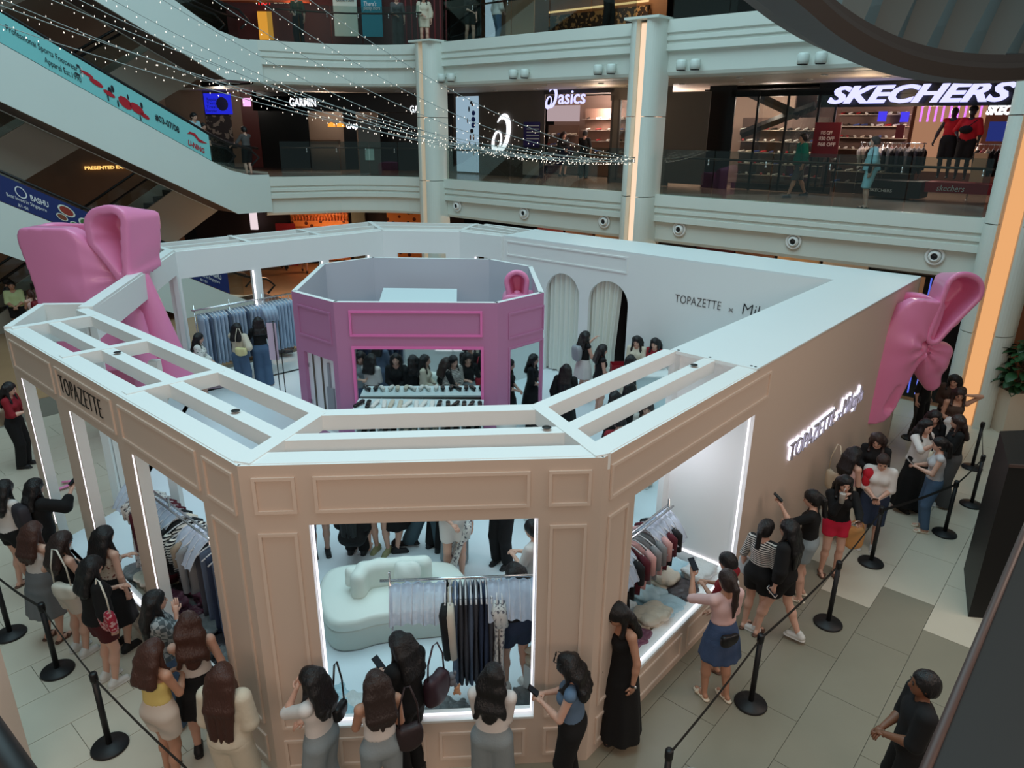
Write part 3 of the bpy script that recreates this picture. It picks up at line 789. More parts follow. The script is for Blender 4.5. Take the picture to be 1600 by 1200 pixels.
# ---- escalators
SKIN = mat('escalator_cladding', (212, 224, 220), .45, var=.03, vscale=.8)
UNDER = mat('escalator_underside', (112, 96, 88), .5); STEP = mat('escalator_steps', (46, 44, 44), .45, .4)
RUB = mat('handrail_rubber', (18, 18, 20), .4)
BAND = mat('banner_aqua', (126, 204, 206), .5); BNAVY = mat('banner_navy', (22, 44, 104), .5)
SLP = math.tan(math.radians(30))
def escalator(name_label, ulo, zlo, v0, v1, zbase, rise=4.32, dirn=-1, banner=None, skinmat=SKIN, th=1.65, grp='escalators crossing the atrium'):
    """lower comb at u=ulo; climbs towards dirn*u. zb(u): line of the balustrade foot."""
    e = empty('escalator', P(ulo, v0, zbase), name_label, 'escalator', grp)
    L = rise/SLP
    def uu(s): return ulo+dirn*s
    prof_t = [(-1.9, zbase+.03), (-1.2, zbase+.04), (-.5, zbase+.22), (0.1, zbase+.52)] + [(.1+L, zbase+.52+rise), (.9+L, zbase+rise+.25), (2.2+L, zbase+rise+.1)]
    low = (-1.9, zbase-1.22) if zbase > 1 else (-1.9, zbase)
    prof_b = [(2.2+L, zbase+rise-1.1), (1.2+L, zbase+rise+.52-th+.2), (.1+L, zbase+.52+rise-th)] + ([(-.6, zbase-1.2)] if zbase > 1 else [((th-.5)/SLP, zbase)]) + [low]
    poly = prof_t+prof_b
    for v in (v0, v1):
        mb = MB(); n = len(poly); vs_ = [P(uu(s), v-.04, z) for s, z in poly]+[P(uu(s), v+.04, z) for s, z in poly]
        fs = [tuple(range(n)), tuple(range(2*n-1, n-1, -1))]+[(i, i+n, (i+1) % n+n, (i+1) % n) for i in range(n)]
        mb.add(vs_, fs); mb.build('side_cladding', skinmat, e)
        mb = MB(); A = [P(uu(s), v, z+.02) for s, z in prof_t[1:-1]]; B = [P(uu(s), v, z+.86) for s, z in prof_t[1:-1]]; k = len(A)
        mb.add(A+B, [(i, i+1, k+i+1, k+i) for i in range(k-1)]); mb.build('glass_balustrade', GLASS, e)
        mb = MB(); mb.ring_tube([P(uu(-1.3), v, zbase+.35), P(uu(-1.6), v, zbase+.6), P(uu(-1.3), v, zbase+.88)]+B[1:-1]+[P(uu(L+1.2), v, zbase+rise+1.05), P(uu(L+1.9), v, zbase+rise+.95)], .04, 8); mb.build('handrail', RUB, e)
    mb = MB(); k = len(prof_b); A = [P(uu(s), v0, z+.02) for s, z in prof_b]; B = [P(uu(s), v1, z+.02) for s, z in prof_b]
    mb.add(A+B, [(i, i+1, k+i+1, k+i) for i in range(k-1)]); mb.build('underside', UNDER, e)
    mb = MB()
    for i in range(int(L/.36)):
        s = .1+i*.36; z = zbase+.25+s*SLP; a, b = uu(s), uu(s+.36)
        mb.uvbox(min(a, b), max(a, b), v0+.1, v1-.1, z-.25, z)
    o = mb.build('steps', STEP, e); o['kind'] = 'stuff'
    mb = MB(); a, b = sorted((uu(-1.9), uu(.1))); mb.uvbox(a, b, v0+.1, v1-.1, zbase, zbase+.04); mb.build('landing_plate', STEEL, e)
    return e, uu
# flights nearest to the photographer climb towards the left
E1, uu1 = escalator('middle white escalator with aqua sportswear banner, coming down to the level two gallery', 7.15, 0, 20.2, 21.75, 4.30+.12)
E2, uu2 = escalator('lowest white escalator with navy restaurant banner, ending behind the booth', 7.25, 0, 20.2, 21.75, 0.0, rise=4.4, th=1.5)
E0, uu0 = escalator('topmost pale escalator at the upper left, landing on level three', 7.3, 0, 20.2, 21.75, 8.62, th=1.9)
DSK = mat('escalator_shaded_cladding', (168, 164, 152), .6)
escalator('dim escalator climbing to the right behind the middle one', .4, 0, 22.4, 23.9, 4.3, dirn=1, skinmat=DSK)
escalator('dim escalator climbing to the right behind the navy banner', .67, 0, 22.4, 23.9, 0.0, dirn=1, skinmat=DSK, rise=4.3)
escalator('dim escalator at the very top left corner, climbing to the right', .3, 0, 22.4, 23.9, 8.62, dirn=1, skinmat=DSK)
# banners on the balustrade faces
def banner_frame(zb0, u0):
    # local frame along the slope, from low end (u0) upwards to the left: x runs to the right/down
    R = Vector(P(0, 0, 0))-Vector(P(-1, 0, 0)); R = Vector((R.x, R.y, -SLP)).normalized(); return R
Rb = banner_frame(0, 0); Ub = Vector((0, 0, 1))
def on_line(u, ulow, zlow, dz=0, dv=-.06): return Vector(P(u, 20.2+dv, zlow+(ulow-u)*SLP+dz))
def banner(name, par, ulow, zlow, u0, u1, z0, z1, m, dv=-.03, nm='banner'):
    mb = MB(); A = [on_line(u0, ulow, zlow, z0, dv), on_line(u1, ulow, zlow, z0, dv), on_line(u1, ulow, zlow, z1, dv), on_line(u0, ulow, zlow, z1, dv)]
    B = [a+Vector((VX, VY, 0))*.02 for a in A]
    mb.add(A+B, [(0, 1, 2, 3), (7, 6, 5, 4), (0, 4, 5, 1), (1, 5, 6, 2), (2, 6, 7, 3), (3, 7, 4, 0)]); return mb.build(nm, m, par)
ZL1, UL1 = 4.42+.52, 7.05
b1 = banner('b', E1, UL1, ZL1, 0.2, 7.05, .02, .80, BAND)
INK = mat('print_ink', (26, 34, 44), .6); REDP = mat('print_red', (176, 26, 44), .6)
def word(body, org, R_, U_, size, m, par, nm='lettering', **kw):
    mb = MB(); put_text(mb, body, org, R_, U_, size, **kw); return mb.build(nm, m, par)
word('Professional Sports Footwear &', on_line(2.0, UL1, ZL1, .42, -.045), Rb, Ub, .22, INK, b1, width=1.9, depth=.004)
word('Apparel Est.1990', on_line(2.75, UL1, ZL1, .16, -.045), Rb, Ub, .22, INK, b1, width=.95, depth=.004)
word('#03-07/08', on_line(5.45, UL1, ZL1, .32, -.045), Rb, Ub, .26, INK, b1, width=.78, depth=.004, bold=.006)
word('LI-NING', on_line(6.35, UL1, ZL1, .12, -.045), Rb, Ub, .22, REDP, b1, width=.58, depth=.004, bold=.006, shear=.2)
mb = MB()
q = [(6.36, .44), (6.45, .56), (6.62, .60), (6.72, .50), (6.98, .50), (6.80, .42), (6.70, .40), (6.58, .50), (6.48, .50)]
mb.add([on_line(u, UL1, ZL1, z+(u-6.6)*.0, -.046) for u, z in q], [(0, 1, 8), (1, 2, 7, 8), (2, 3, 7), (3, 6, 7), (3, 4, 5, 6)]); mb.build('banner_logo', REDP, b1)
mb = MB()   # printed athletes: plain red and dark silhouettes
for (u, z, w, h, mi) in [(3.75, .50, .35, .05, 0), (3.95, .40, .40, .08, 0), (4.25, .30, .35, .07, 0), (4.65, .30, .42, .16, 0), (4.95, .32, .45, .14, 0), (5.15, .24, .30, .07, 0),
                         (3.55, .58, .10, .04, 1), (3.5, .34, .16, .03, 1), (3.62, .46, .06, .13, 2), (4.36, .50, .10, .10, 1), (4.28, .38, .12, .12, 1), (4.20, .20, .05, .14, 1), (4.45, .16, .05, .10, 1), (4.75, .52, .05, .08, 1), (5.1, .50, .08, .09, 1), (5.02, .1, .04, .09, 1)]:
    c = on_line(u, UL1, ZL1, z, -.046+.0005*mi); n = 9
    mb.add([c+Rb*(w/2*math.cos(2*math.pi*k/n))+Ub*(h*math.sin(2*math.pi*k/n)) for k in range(n)], [tuple(range(n))], mi)
o = mb.build('banner_print', [REDP, INK, WHITE], b1); o['kind'] = 'stuff'
ZL2, UL2 = .52, 7.15
b2 = banner('b', E2, UL2, ZL2, -.3, 7.1, .02, .76, BNAVY)
WPR = mat('print_white', (225, 232, 236), .6); BOWL = mat('print_bowl', (206, 214, 204), .5); FOODS = [mat('food_brown', (120, 66, 48), .7, var=.4, vscale=30), mat('food_green', (70, 110, 62), .7, var=.4, vscale=30), mat('food_red', (140, 50, 40), .7, var=.4, vscale=30)]
for k in range(3):
    uo = 1.32+k*2.36; mb = MB()
    word('BASHU', on_line(uo+.42, UL2, ZL2, .40, -.045), Rb, Ub, .22, WPR, b2, width=.46, depth=.004, bold=.004)
    word('Best loved in Singapore', on_line(uo-.12, UL2, ZL2, .24, -.045), Rb, Ub, .14, WPR, b2, width=1.0, depth=.004)
    word('B1-01', on_line(uo+.10, UL2, ZL2, .07, -.046), Rb, Ub, .12, WPR, b2, width=.24, depth=.004)
    c = on_line(uo+.22, UL2, ZL2, .50, -.044); n = 20
    mb.add([c+Rb*(.15*math.cos(2*math.pi*i/n)*r)+Ub*(.15*math.sin(2*math.pi*i/n)*r) for r in (1, .82) for i in range(n)], [(i, (i+1) % n, n+(i+1) % n, n+i) for i in range(n)])
    mb.build('banner_emblem', WPR, b2)
mb = MB()
for k in range(3):
    uo = 2.42+k*2.36
    for (du, z, r, mi) in [(.0, .30, .16, 1), (.14, .55, .24, 3), (.30, .22, .15, 2), (.62, .40, .26, 2), (.98, .48, .20, 1), (.62, .10, .13, 2), (.98, .14, .18, 2)]:
        if uo+du > 7.0: continue
        c = on_line(uo+du, UL2, ZL2, z*.95, -.045-.0006*du); n = 14
        mb.add([c+Rb*(r*math.cos(2*math.pi*i/n))+Ub*(r*.62*math.sin(2*math.pi*i/n)) for i in range(n)], [tuple(range(n))], 0)
        c = c-Vector((VX, VY, 0))*.003
        mb.add([c+Rb*(r*.8*math.cos(2*math.pi*i/n))+Ub*(r*.48*math.sin(2*math.pi*i/n)) for i in range(n)], [tuple(range(n))], mi)
o = mb.build('banner_food_print', [BOWL]+FOODS, b2); o['kind'] = 'stuff'

pt_sign = word('PRESENTED EXCLUSIVELY BY', (lambda q: q)(atv(126, 279, 26.9)), (UX, UY, 0), (0, 0, 1), .16, glow('sign_amber', (255, 196, 110), 1.4), None, 'lit_lettering', width=2.6, depth=.02, bold=.004)
tag(pt_sign, 'amber lit words PRESENTED EXCLUSIVELY BY on the dark wall behind the escalators', 'sign')
# ================================================================ the pop-up pavilion
ZT, ZW = 3.38, 2.80        # top of the walls, head of the openings
BO = empty('pavilion', P(4.3, 7, 0), 'large white and blush pop-up fashion pavilion with open beam roof in the atrium', 'booth')
BO['_org'] = tuple(BO.location)
C1, C0 = (-2.17, 2.14), (0.0, 0.0)
DECK = mat('white_deck', (226, 234, 238), .3, var=.02, vscale=1.5)
mb = MB(); mb.prism([P(*q)[:2] for q in [(-2.1, 2.17), (.05, .06), (10.8, .06), (10.8, 11.6), (8.6, 14.2), (2.4, 14.2), (-1.0, 8.7), (-2.1, 8.3)]], 0.0, .03); mb.build('floor_deck', DECK, BO)
def wallframe(a, b):       # unit vectors along the wall a->b (uv), outward normal
    A = Vector(P(*a)); B = Vector(P(*b)); d = (B-A); L = d.length; d.normalize(); return A, d, L
def wall(a, b, openings, outward, th=.12, z0=.0, zt=ZT, name='wall_panel', inner=WHITE, outer=BEIGE, par=None):
    """openings: (s0,s1,z0,z1). outward: +1 if outside lies to the right of a->b"""
    A, d, L = wallframe(a, b); n = Vector((d.y, -d.x, 0))*outward
    mb = MB()
    def blk(s0, s1, za, zb):
        if s1-s0 < .002 or zb-za < .002: return
        p = [A+d*s0, A+d*s1, A+d*s1-n*th, A+d*s0-n*th]
        v = [(q.x, q.y, za) for q in p]+[(q.x, q.y, zb) for q in p]
        F = [(3, 2, 1, 0), (4, 5, 6, 7), (1, 2, 6, 5), (2, 3, 7, 6), (3, 0, 4, 7)]
        if outward < 0: F = [tuple(reversed(f)) for f in F]
        mb.add(v, F, 1); f0 = (0, 1, 5, 4)
        mb.add(v, [f0 if outward > 0 else tuple(reversed(f0))], 0)
    s = 0
    for (s0, s1, za, zb) in sorted(openings):
        blk(s, s0, z0, zt); blk(s0, s1, z0, za); blk(s0, s1, zb, zt); s = s1
    blk(s, L, z0, zt)
    return mb.build(name, [outer, inner], par or BO), A, d, n, L
def molding(par, A, d, n, s0, s1, z0, z1, m=MOLD, w=.028, dep=.018, name='panel_molding', off=0.0):
    mb = MB()
    def bar(sa, sb, za, zb):
        p = [A+d*sa+n*off, A+d*sb+n*off, A+d*sb+n*(dep+off), A+d*sa+n*(dep+off)]
        v = [(q.x, q.y, za) for q in p]+[(q.x, q.y, zb) for q in p]
        fs = [(0, 3, 2, 1), (4, 5, 6, 7), (0, 1, 5, 4), (1, 2, 6, 5), (2, 3, 7, 6), (3, 0, 4, 7)]
        mb.add(v, fs)
    bar(s0, s1, z0, z0+w); bar(s0, s1, z1-w, z1); bar(s0, s0+w, z0+w, z1-w); bar(s1-w, s1, z0+w, z1-w)
    return mb.build(name, m, par)
def led(par, A, d, n, s, z0, z1, off=-.05, w=.016, name='led_strip', m=LED, s2=None, z=None):
    mb = MB()
    if s2 is None:
        p = [A+d*(s-w/2)+n*off, A+d*(s+w/2)+n*off, A+d*(s+w/2)+n*(off-w), A+d*(s-w/2)+n*(off-w)]
        mb.prism([(q.x, q.y) for q in p], z0, z1)
    else:
        p = [A+d*s+n*off, A+d*s2+n*off, A+d*s2+n*(off-w), A+d*s+n*(off-w)]; mb.prism([(q.x, q.y) for q in p], z-w/2, z+w/2)
    return mb.build(name, m, par)
# front chamfer wall (facing the photographer)
wf, A, d, n, L = wall(C1, C0, [(.53, 2.50, .60, 2.81)], 1)
for s0, s1, z0, z1 in [(.10, .45, 2.93, 3.27), (.60, 2.42, 2.93, 3.27), (2.58, 2.95, 2.93, 3.27), (.10, .43, .60, 2.74), (2.60, 2.93, .60, 2.74), (.10, .43, .12, .46), (.62, 1.45, .12, .46), (1.58, 2.42, .12, .46), (2.60, 2.93, .12, .46)]:
    molding(wf, A, d, n, s0, s1, z0, z1)
for s in (.55, 2.48): led(BO, A, d, n, s, .62, 2.80)
led(BO, A, d, n, .55, 0, 0, s2=2.48, z=.63)
mb = MB(); mb.seg(A+d*.53-n*.07, A+d*2.5-n*.07, .15, .58, .605); mb.build('window_sill', WHITE, BO)
# right wall with sign
wr, A, d, n, L = wall(C0, (10.87, 0), [(.57, 3.28, .55, 2.79)], 1)
for s0, s1, z0, z1 in [(.12, 3.60, 2.93, 3.27), (.12, .45, .62, 2.76), (.12, .45, .12, .46), (.75, 1.9, .1, .42), (2.05, 3.15, .1, .42)]: molding(wr, A, d, n, s0, s1, z0, z1)
led(BO, A, d, n, 3.22, .58, 2.78, off=-.03); led(BO, A, d, n, .60, 0, 0, s2=3.24, z=.57, off=-.03)
mb = MB(); mb.seg(A+d*.57-n*.10, A+d*3.28-n*.10, .22, .52, .556); mb.build('window_sill', WHITE, BO)
SIGN = mat('sign_face_grey', (168, 164, 172), .4); HALO = glow('sign_halo_light', (225, 228, 255), 3.6)
o = A+d*4.62+n*.05
for t, ds, sz, wd, sh_ in (('TOPAZETTE', 0, .40, 1.85, 0), ('x', 2.02, .28, .14, 0), ('Mikayla', 2.25, .44, 1.05, .1)):
    q = o+d*ds+Vector((0, 0, 1.68))
    word(t, q, d, (0, 0, 1), sz, SIGN, wr, 'sign_lettering', width=wd, depth=.03, bold=-.004, shear=sh_)
    word(t, q-n*.03, d, (0, 0, 1), sz, HALO, wr, 'sign_backlight', width=wd+.01, depth=.012, bold=.007, shear=sh_)
# left wall: header on posts
A, d, L = wallframe(C1, (-2.17, 8.30)); n = Vector((d.y, -d.x, 0))*-1
wl, A, d, n, L = wall(C1, (-2.17, 8.30), [(.74, 2.23, .48, 2.77), (2.66, 4.03, .48, 2.77), (4.53, 5.80, 0.03, 2.77)], -1)
for s0, s1, z0, z1 in [(.10, .62, 2.88, 3.28), (.75, 2.45, 2.88, 3.28), (2.62, 4.30, 2.88, 3.28), (4.45, 6.02, 2.88, 3.28), (.12, .60, .6, 2.7), (.12, .60, .12, .45), (.85, 2.1, .1, .40), (2.7, 4.0, .1, .40)]: molding(wl, A, d, n, s0, s1, z0, z1)
for s in (5.83, 4.06, 2.26): led(BO, A, d, n, s+.02, .5, 2.75, off=.004, w=.03)
for s0, s1 in ((.74, 2.23), (2.66, 4.03)): led(BO, A, d, n, s0, 0, 0, s2=s1, z=.495, off=-.02, w=.03)
word('TOPAZETTE', A+d*4.20+n*.008+Vector((0, 0, 2.97)), -d, (0, 0, 1), .34, BLACK, wl, 'wall_lettering', width=1.26, depth=.008, bold=-.009, spacing=1.1)
# hidden far walls
wb, A, d, n, L = wall((10.87, 0), (10.87, 11.55), [], 1)
# roof beams
NB = [0]
def beam(a, b, w=.17, z0=ZT-.15, z1=ZT, side=0.0, name='roof_beam', m=WHITE):
    NB[0] += 1; k = .0012*NB[0]
    mb = MB(); mb.seg(P(*a), P(*b), w, z0+k, z1+.004+k, 0, side); return mb.build(name, m, BO)
IN = 1.12; M_ = .58
def cap(pts, w, z0=ZT, z1=ZT+.012):
    pass
# outer cap beams just inside the outer wall faces
beam((-2.075, 2.235), (.095, .105), .22); beam((.05, .13), (3.16, .13), .22)
beam((-2.04, 2.20), (-2.04, 8.30), .22)
beam((-1.62, 2.36), (.28, .56), .15); beam((.28, .60), (3.15, .60), .15); beam((-1.60, 2.36), (-1.60, 8.35), .15)
beam((-1.07, 2.62), (.50, 1.14), .16); beam((.48, 1.14), (3.15, 1.14), .16); beam((-1.05, 2.60), (-1.05, 8.75), .16)
beam((-2.12, 2.15), (-1.05, 2.62), .15); beam((.02, .02), (.52, 1.14), .15)
for v in (4.54, 6.37, 8.24): beam((-2.10, v), (-1.05, v-.03), .13)
# recessed holes for cables on beams
mb = MB()
for q in ((-1.6, 3.2), (-1.6, 6.0), (.12, .72), (2.75, .60)): c = P(*q, ZT+.034); mb.lathe([(.045, 0), (.04, .004)], c, 12)
o = mb.build('cable_grommets', BLACK, BO); o['kind'] = 'stuff'
# solid roof panels
mb = MB(); mb.prism([P(*q)[:2] for q in [(3.15, .0), (10.87, .0), (10.87, 9.7), (9.33, 9.5), (9.33, 1.14), (3.15, 1.14)]], ZT-.02, ZT+.02); mb.build('roof_panel', mat('roof_panel_white', (228, 234, 234), .5, var=.02, vscale=.7), BO)
mb = MB()
for u, v in ((3.22, .05), (3.22, .1), (3.2, .62), (3.2, 1.05)): c = P(u, v, ZT+.02); mb.lathe([(.018, 0), (.015, .004)], c, 8)
o = mb.build('roof_screws', BLACK, BO); o['kind'] = 'stuff'
# right inner wall and display end panel
wi, A, d, n, L = wall((3.15, 1.14), (9.33, 1.14), [], -1, .08, outer=WHITE)
mb = MB(); mb.uvbox(3.30, 3.38, .12, 1.14, .03, ZT-.02); mb.build('display_end_wall', WHITE, BO)
Ae, de, Le = wallframe((3.30, .14), (3.30, 1.12)); ne = Vector((-UX, -UY, 0))
for s in (.95,): led(BO, Ae, de, ne, s, .56, 2.75, off=.02, w=.016)
led(BO, Ae, de, ne, .03, 0, 0, s2=.95, z=.57, off=.02, w=.025)
def lampl(loc, e, col, r=.12):
    l = bpy.data.lights.new('display_lamp', 'POINT'); l.energy = e; l.color = col; l.shadow_soft_size = r; o_ = bpy.data.objects.new('display_lamp', l); COL.objects.link(o_); o_.location = loc
lampl(P(2.6, .75, 2.1), 12, (.93, .90, 1)); lampl(P(-1.35, 4.4, 2.0), 5, (.95, .95, 1))
# back inner wall with fitting-room arches
def archwall():
    A, d, L = wallframe((9.33, 9.5), (9.33, 1.14)); n = Vector((-UX, -UY, 0))
    arcs = [(1.44-.50, 1.44+.58), (2.78, 3.95)]; s_arch = [(9.5-8.05, 9.5-7.0), (9.5-6.72, 9.5-5.60)]
    mb = MB(); zs = 2.12; zh = 2.66
    def face(p):    # polygon list of (s,z) extruded
        v = [A+d*s+Vector((0, 0, z)) for s, z in p]; w = [q-n*.10 for q in v]; k = len(p)
        mb.add(v+w, [tuple(range(k)), tuple(range(2*k-1, k-1, -1))]+[(i, i+k, (i+1) % k+k, (i+1) % k) for i in range(k)])
    s = 0
    for a, b in s_arch:
        face([(s, 0.03), (a, 0.03), (a, ZT-.02), (s, ZT-.02)])
        c = (a+b)/2; r = (b-a)/2; K = 16
        for i in range(K):
            t0, t1 = math.pi*i/K, math.pi*(i+1)/K
            x0, z0 = c-r*math.cos(t0), zs+(zh-zs)*math.sin(t0); x1, z1 = c-r*math.cos(t1), zs+(zh-zs)*math.sin(t1)
            face([(x0, z0), (x1, z1), (x1, ZT-.02), (x0, ZT-.02)])
        s = b
    face([(s, 0.03), (L, 0.03), (L, ZT-.02), (s, ZT-.02)])
    o = mb.build('arched_wall', WHITE, BO)
    molding(o, A, d, n, .12, 3.82, 2.90, 3.28, WHITE, .035, .02)
    return o, A, d, n, s_arch
wa, A, d, n, s_arch = archwall()
for t, ds, sz, wd, sh_ in (('TOPAZETTE', 5.10, .27, 1.08, 0), ('x', 6.36, .2, .10, 0), ('Mikayla', 6.66, .34, .95, .08)):
    word(t, A+d*ds+n*.008+Vector((0, 0, 2.44)), d, (0, 0, 1), sz, BLACK, wa, 'wall_lettering', width=wd, depth=.01, bold=-.006, shear=sh_)
CURT = mat('cream_curtain', (222, 226, 216), .8)
for k, (a, b) in enumerate(s_arch):
    c0 = A+d*(a-.05)-n*.14; e = empty('curtain', tuple(c0), 'cream pleated curtain closing the %s fitting room arch' % ('left' if k == 0 else 'right, partly pulled aside,'), 'curtain', 'fitting room curtains')
    w = (b-a+.1) if k == 0 else (b-a)*.80
    def f(i, j, w=w, k=k):
        s = i*w*(1 - (.22*(max(0, .72-abs(j-.25)))*i if k else 0)); q = c0+d*s-n*(.035*math.sin(i*46)+.02*math.sin(i*19)); return (q.x, q.y, .06+j*2.6+.02*math.sin(i*30)*(1-j))
    mb = MB(); mb.grid(f, 90, 6); mb.build('curtain_cloth', CURT, e)
    mb = MB(); r0 = A+d*(a-.1)-n*.14; r1 = A+d*(b+.1)-n*.14; mb.rod((r0.x, r0.y, 2.68), (r1.x, r1.y, 2.68), .014); mb.build('curtain_rod', CHROME, e)
mb = MB(); mb.uvbox(9.6, 10.8, 6.1, 6.14, .03, 3.3); mb.uvbox(10.74, 10.8, 5.0, 8.3, .03, 3.3); mb.build('fitting_room_partition', mat('fitting_dark', (60, 54, 52), .8), BO)
# back left: inner header, posts and beams
LBI, BLI, BRI = (2.25, 13.05), (7.80, 12.60), (9.20, 10.95); LBO, BLO, BRO = (2.35, 14.30), (8.60, 14.15), (10.50, 11.60)
BM = .5
hd = []
w_, A, d, n, L = wall(LBI, BLI, [(.10, 1.75, .03, 2.78), (1.98, 3.60, .03, 2.78), (3.83, 5.0, .03, 2.78)], -1, .10, outer=WHITE)
for s in (1.77, 3.62, 5.02): led(BO, A, d, -n, s, .05, 2.76, off=.13, w=.03)
w_, A2, d2, n2, L2 = wall(BLI, BRI, [(.42, 1.75, .03, 2.78)], -1, .10, outer=WHITE)
w_, A3, d3, n3, L3 = wall(BRI, (9.33, 9.5), [(.62, 1.0, .03, 2.78)], -1, .10, outer=WHITE)
led(BO, A3, d3, -n3, .60, .05, 2.76, off=.13, w=.03)
LM, BLM, BRM = (2.3, 13.65), (8.25, 13.35), (9.85, 11.3)
for p, q in ((LBO, BLO), (BLO, BRO), (BRO, (10.2, 9.7)), (LM, BLM), (BLM, BRM), (BRM, (9.8, 9.6))): beam(p, q, .10)
for p, q in ((LBI, BLI), (BLI, BRI), (BRI, (9.33, 9.5))): beam(p, q, .14, ZT-.10, ZT+.006, .07)
for p, q in ((LBI, LBO), (BLI, BLO), (BRI, BRO), ((6.0, 12.75), (6.2, 14.2)), ((4.1, 12.9), (4.3, 14.3))): beam(p, q, .12)
# entrance chamfer at the left
w_, A, d, n, L = wall((-1.0, 8.72), LBI, [(.05, 5.2, .03, 2.90)], -1, .10, outer=WHITE)
beam((-1.0, 8.72), (2.25, 13.10), .20, 3.10, ZT+.006)
beam((-2.13, 8.27), (-1.38, 9.40), .10, 2.80); beam((-1.38, 9.40), (-.86, 8.90), .10, 2.80)
for q in ((-1.38, 9.38), (-1.05, 8.78)):
    mb = MB(); c = P(*q); mb.box(c[0]-.06, c[0]+.06, c[1]-.06, c[1]+.06, .03, 3.1); mb.build('post', WHITE, BO)
mb = MB(); c = P(2.22, 13.0); mb.box(c[0]-.09, c[0]+.09, c[1]-.09, c[1]+.09, .03, 3.3); mb.build('post', WHITE, BO)
mb = MB(); c = P(-1.05, 6.37); mb.box(c[0]-.06, c[0]+.06, c[1]-.06, c[1]+.06, .03, 3.1); mb.build('post', WHITE, BO)
# low display plinths along the windows
PLN = mat('plinth_white', (214, 222, 224), .5)
mb = MB(); mb.uvbox(.25, 3.25, .12, 1.05, .03, .42); mb.build('display_plinth', PLN, BO)
mb = MB(); mb.uvbox(-2.04, -1.25, 2.9, 6.2, .03, .30); mb.build('display_plinth', PLN, BO)
mb = MB(); mb.uvbox(-1.25, -1.20, 2.9, 6.2, .03, .48); mb.build('display_plinth_edge', WHITE, BO)
# interior strip lighting of the pavilion (the lamps that make its floor glow)
INL = area('pavilion_interior_light', P(4.5, 6.5, 3.2), 1.0, 0, (1, 1, 1))
bpy.data.objects.remove(INL)

# ---- pink octagonal room
T2 = 3.30
PK = {'PL': (452, 462), 'P1': (518, 478), 'P2': (775, 474), 'P3': (847, 456), 'P4': (828, 415), 'P5': (763, 405), 'P6': (578, 406), 'P7': (498, 418)}
oct_ = [at(PK[k][0], PK[k][1], T2)[:2] for k in ('PL', 'P1', 'P2', 'P3', 'P4', 'P5', 'P6', 'P7')]
pc = (sum(p[0] for p in oct_)/8, sum(p[1] for p in oct_)/8)
PR = empty('pink_room', (pc[0], pc[1], 0), 'pink octagonal shoe room with raised frames, white inside and open on top', 'room')
INP = mat('pink_room_inside', (196, 196, 206), .6)
MIRR = mat('mirror', (225, 232, 232), .03, 1.0)
def xywall(a, b, openings, th=.09, z0=.03, zt=T2, par=PR, outer=PINKW, inner=INP):
    A = Vector((a[0], a[1], 0)); B = Vector((b[0], b[1], 0)); d = B-A; L = d.length; d.normalize(); n = Vector((d.y, -d.x, 0))
    mb = MB()
    def blk(s0, s1, za, zb):
        if s1-s0 < .002 or zb-za < .002: return
        p = [A+d*s0, A+d*s1, A+d*s1-n*th, A+d*s0-n*th]; v = [(q.x, q.y, za) for q in p]+[(q.x, q.y, zb) for q in p]
        mb.add(v, [(0, 1, 5, 4), (3, 2, 1, 0), (1, 2, 6, 5), (3, 0, 4, 7)], 0); mb.add(v, [(2, 3, 7, 6)], 1); mb.add(v, [(4, 5, 6, 7)], 2)
    s = 0
    for (s0, s1, za, zb) in sorted(openings): blk(s, s0, z0, zt); blk(s0, s1, z0, za); blk(s0, s1, zb, zt); s = s1
    blk(s, L, z0, zt)
    return mb.build('wall_panel', [outer, inner, WHITE], par), A, d, n, L
def mirror(A, d, n, s0, s1, z0, z1):
    mb = MB(); p = [A+d*s0-n*.02, A+d*s1-n*.02, A+d*s1-n*.05, A+d*s0-n*.05]; mb.prism([(q.x, q.y) for q in p], z0, z1); return mb.build('mirror_panel', MIRR, PR)
w0, A, d, n, L = xywall(oct_[0], oct_[1], [(.22, 1.10, .85, 2.25)])
molding(w0, A, d, n, .16, 1.12, 2.55, 3.10, PINKW, .03, .02)
# shelf niche of the left facet
mb = MB(); p = [A+d*.22-n*.07, A+d*1.10-n*.07, A+d*1.10-n*.09, A+d*.22-n*.09]; mb.prism([(q.x, q.y) for q in p], .85, 2.25); mb.build('white_closet_door', mat('closet_white', (232, 228, 236), .4), PR)
for sa, sb, za, zb, mm in ((.40, .415, .85, 2.25, GREYW), (.66, .675, .85, 2.25, GREYW), (.24, .28, 1.95, 2.02, CHROME), (.24, .28, 1.25, 1.32, CHROME), (.78, .98, 1.0, 1.7, mat('robe_grey', (150, 150, 160), .8)), (.84, .90, 1.7, 2.15, mat('robe_grey', (150, 150, 160), .8))):
    mb = MB(); p = [A+d*sa-n*.04, A+d*sb-n*.04, A+d*sb-n*.07, A+d*sa-n*.07]; mb.prism([(q.x, q.y) for q in p], za, zb); mb.build('door_detail', mm, PR)
w1, A, d, n, L1_ = xywall(oct_[1], oct_[2], [(.30, 2.42, .60, 2.50)])
PA, PD, PN = A, d, n
molding(w1, A, d, n, .24, 2.45, 2.72, 3.16, PINKM, .035, .03); molding(w1, A, d, n, .25, 2.47, .5, 2.545, PINKM, .045, .03)
mirror(A, d, n, .30, 2.42, .60, 2.50)
w2, A, d, n, L = xywall(oct_[2], oct_[3], [(.32, 1.12, .45, 2.42)])
molding(w2, A, d, n, .26, 1.16, 2.62, 3.08, PINKW, .03, .02); molding(w2, A, d, n, .27, 1.17, .4, 2.47, PINKW, .03, .015); mirror(A, d, n, .32, 1.12, .45, 2.42)
for i in range(3, 8): xywall(oct_[i], oct_[(i+1) % 8], [])
